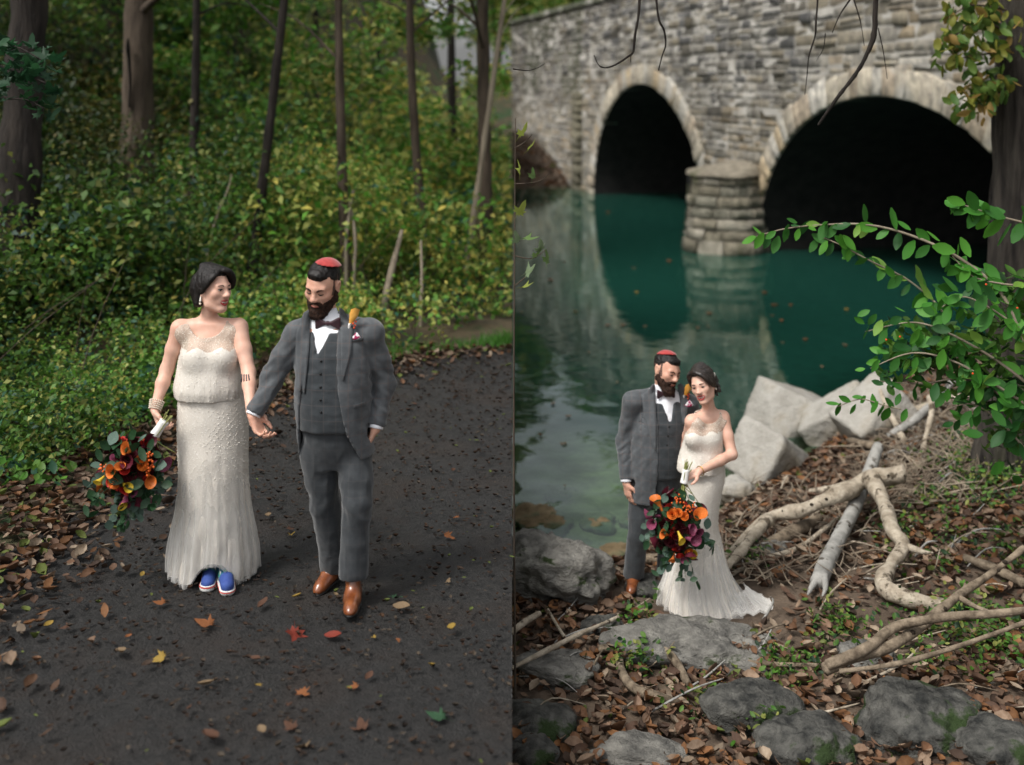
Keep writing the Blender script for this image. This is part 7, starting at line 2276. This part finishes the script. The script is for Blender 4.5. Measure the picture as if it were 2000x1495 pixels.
# floating leaves on the creek
fl = mesh_np('floating_leaf', *oval_np(.1, .7, 4), True, None); 
for cn in ('tan', 'rust'):
    pass
for x_, y_ in ((1187, 417), (1075, 549), (1102, 511), (1238, 525), (1306, 512), (1243, 573), (1124, 610), (1217, 637), (1187, 637), (1385, 614), (1383, 639), (1363, 643), (1508, 618), (1653, 607), (1544, 598), (1512, 598), (1526, 628), (1573, 665), (1528, 671), (1605, 718), (1080, 790), (1205, 748), (1110, 815), (1055, 850), (1103, 950), (1650, 676), (1493, 573), (1150, 690), (1260, 640), (1019, 611)):
    p = P(x_, y_, (ZC - ZW - .006) * F / (y_ - HY))
    o = shared('floating_leaf', LM[['tan', 'rust', 'yellow', 'tan'][rk.integers(4)], 'oval'], p, (0, 0, rk.uniform(0, 6.3)), rk.uniform(8, 15) * p.y / F); tag(o, 'small fallen leaf floating on the creek', 'leaf', 'leaves floating on the creek')
o = shared('floating_leaf', LM['tan', 'maple'], P(1103, 868, (ZC - ZW - .006) * F / (868 - HY)), (0, 0, 1), .13); tag(o, 'large pale leaf floating left of the man\'s sleeve', 'leaf', 'leaves floating on the creek')

# ================================================================ low green plants on the bank
def cover(regions, name, lab, size, kinds, w, tall=.16, tilt=.6):
    Cs = []
    for (x0, x1, y0, y1, n) in regions:
        for k in range(n):
            p = np.array(ground(rk.uniform(x0, x1), rk.uniform(y0, y1)))
            if p[2] < ZW + .03 and x0 >= 1000: continue
            m_ = rk.integers(8, 22); h = tall * rk.uniform(.4, 1.2)
            Cs.append(p + rk.normal(size=(m_, 3)) * np.array([.07, .07, 0]) + np.stack([np.zeros(m_), np.zeros(m_), rk.random(m_) * h + .01], 1))
    C = np.concatenate(Cs); V0, Q0 = oval_np(.25, .6, 8, 4); n = len(C)
    V = scatter_np(V0, C, size * rk.uniform(.6, 1.35, n), rk, tilt); nv = len(V0)
    o = mobj(name, V.reshape(-1, 3), (Q0[None] + (np.arange(n) * nv)[:, None, None]).reshape(-1, 4), M['leaf'], None, True, np.repeat(leafcol(n, kinds, w, rk), nv, 0)); tag(o, lab, 'ground cover', kind='stuff')


cover([(1780, 1990, 900, 1010, 60), (1850, 1990, 860, 960, 50), (1720, 1990, 1010, 1130, 34), (1560, 1990, 1180, 1320, 26), (1800, 1990, 1200, 1340, 34), (1580, 1700, 1200, 1280, 8), (1245, 1290, 1190, 1240, 6), (1200, 1290, 1290, 1320, 12), (1300, 1420, 1375, 1400, 6), (1500, 1600, 1300, 1350, 12), (1440, 1500, 1085, 1120, 8), (1480, 1530, 1420, 1470, 8)],
      'bank_ground_cover', 'small green weeds growing through the leaf litter of the bank', .042, ('green', 'dark', 'olive', 'bright'), (3, 1.5, 1.3, .8))
cover([(20, 330, 740, 830, 60), (0, 120, 880, 960, 16)], 'path_side_weeds', 'green weeds at the foot of the hillside left of the path', .075, ('green', 'bright', 'teal'), (3, 2, 1), .22)
mb = MB(); Cc = []
for k in range(900):
    t = rk.random(); yv = np.interp(t, [0, 1], [10.7, 11.9]); xv = np.interp(yv, EDGE[:, 1], EDGE[:, 0]) * (1) + rk.normal() * .08 - .05
    if xv > -.02: xv = -.02 - rk.random() * .3
    z = max(HL(xv, yv + .15), 0); h = rk.uniform(.06, .16); a = rk.uniform(0, 6.28); w = .006
    b = np.array([xv, yv + .15 + rk.normal() * .08, z]); tp = b + np.array([rk.normal() * .05, rk.normal() * .05, h])
    mb.add([b - np.array([w * math.cos(a), w * math.sin(a), 0]), b + np.array([w * math.cos(a), w * math.sin(a), 0]), tp], None, [(0, 1, 2)], np.array(LEAFC['bright'][0]) * rk.uniform(.8, 1.6))
o = mb.obj('grass_verge', M['leaf']); tag(o, 'short green grass along the far bend of the path', 'grass', kind='stuff')
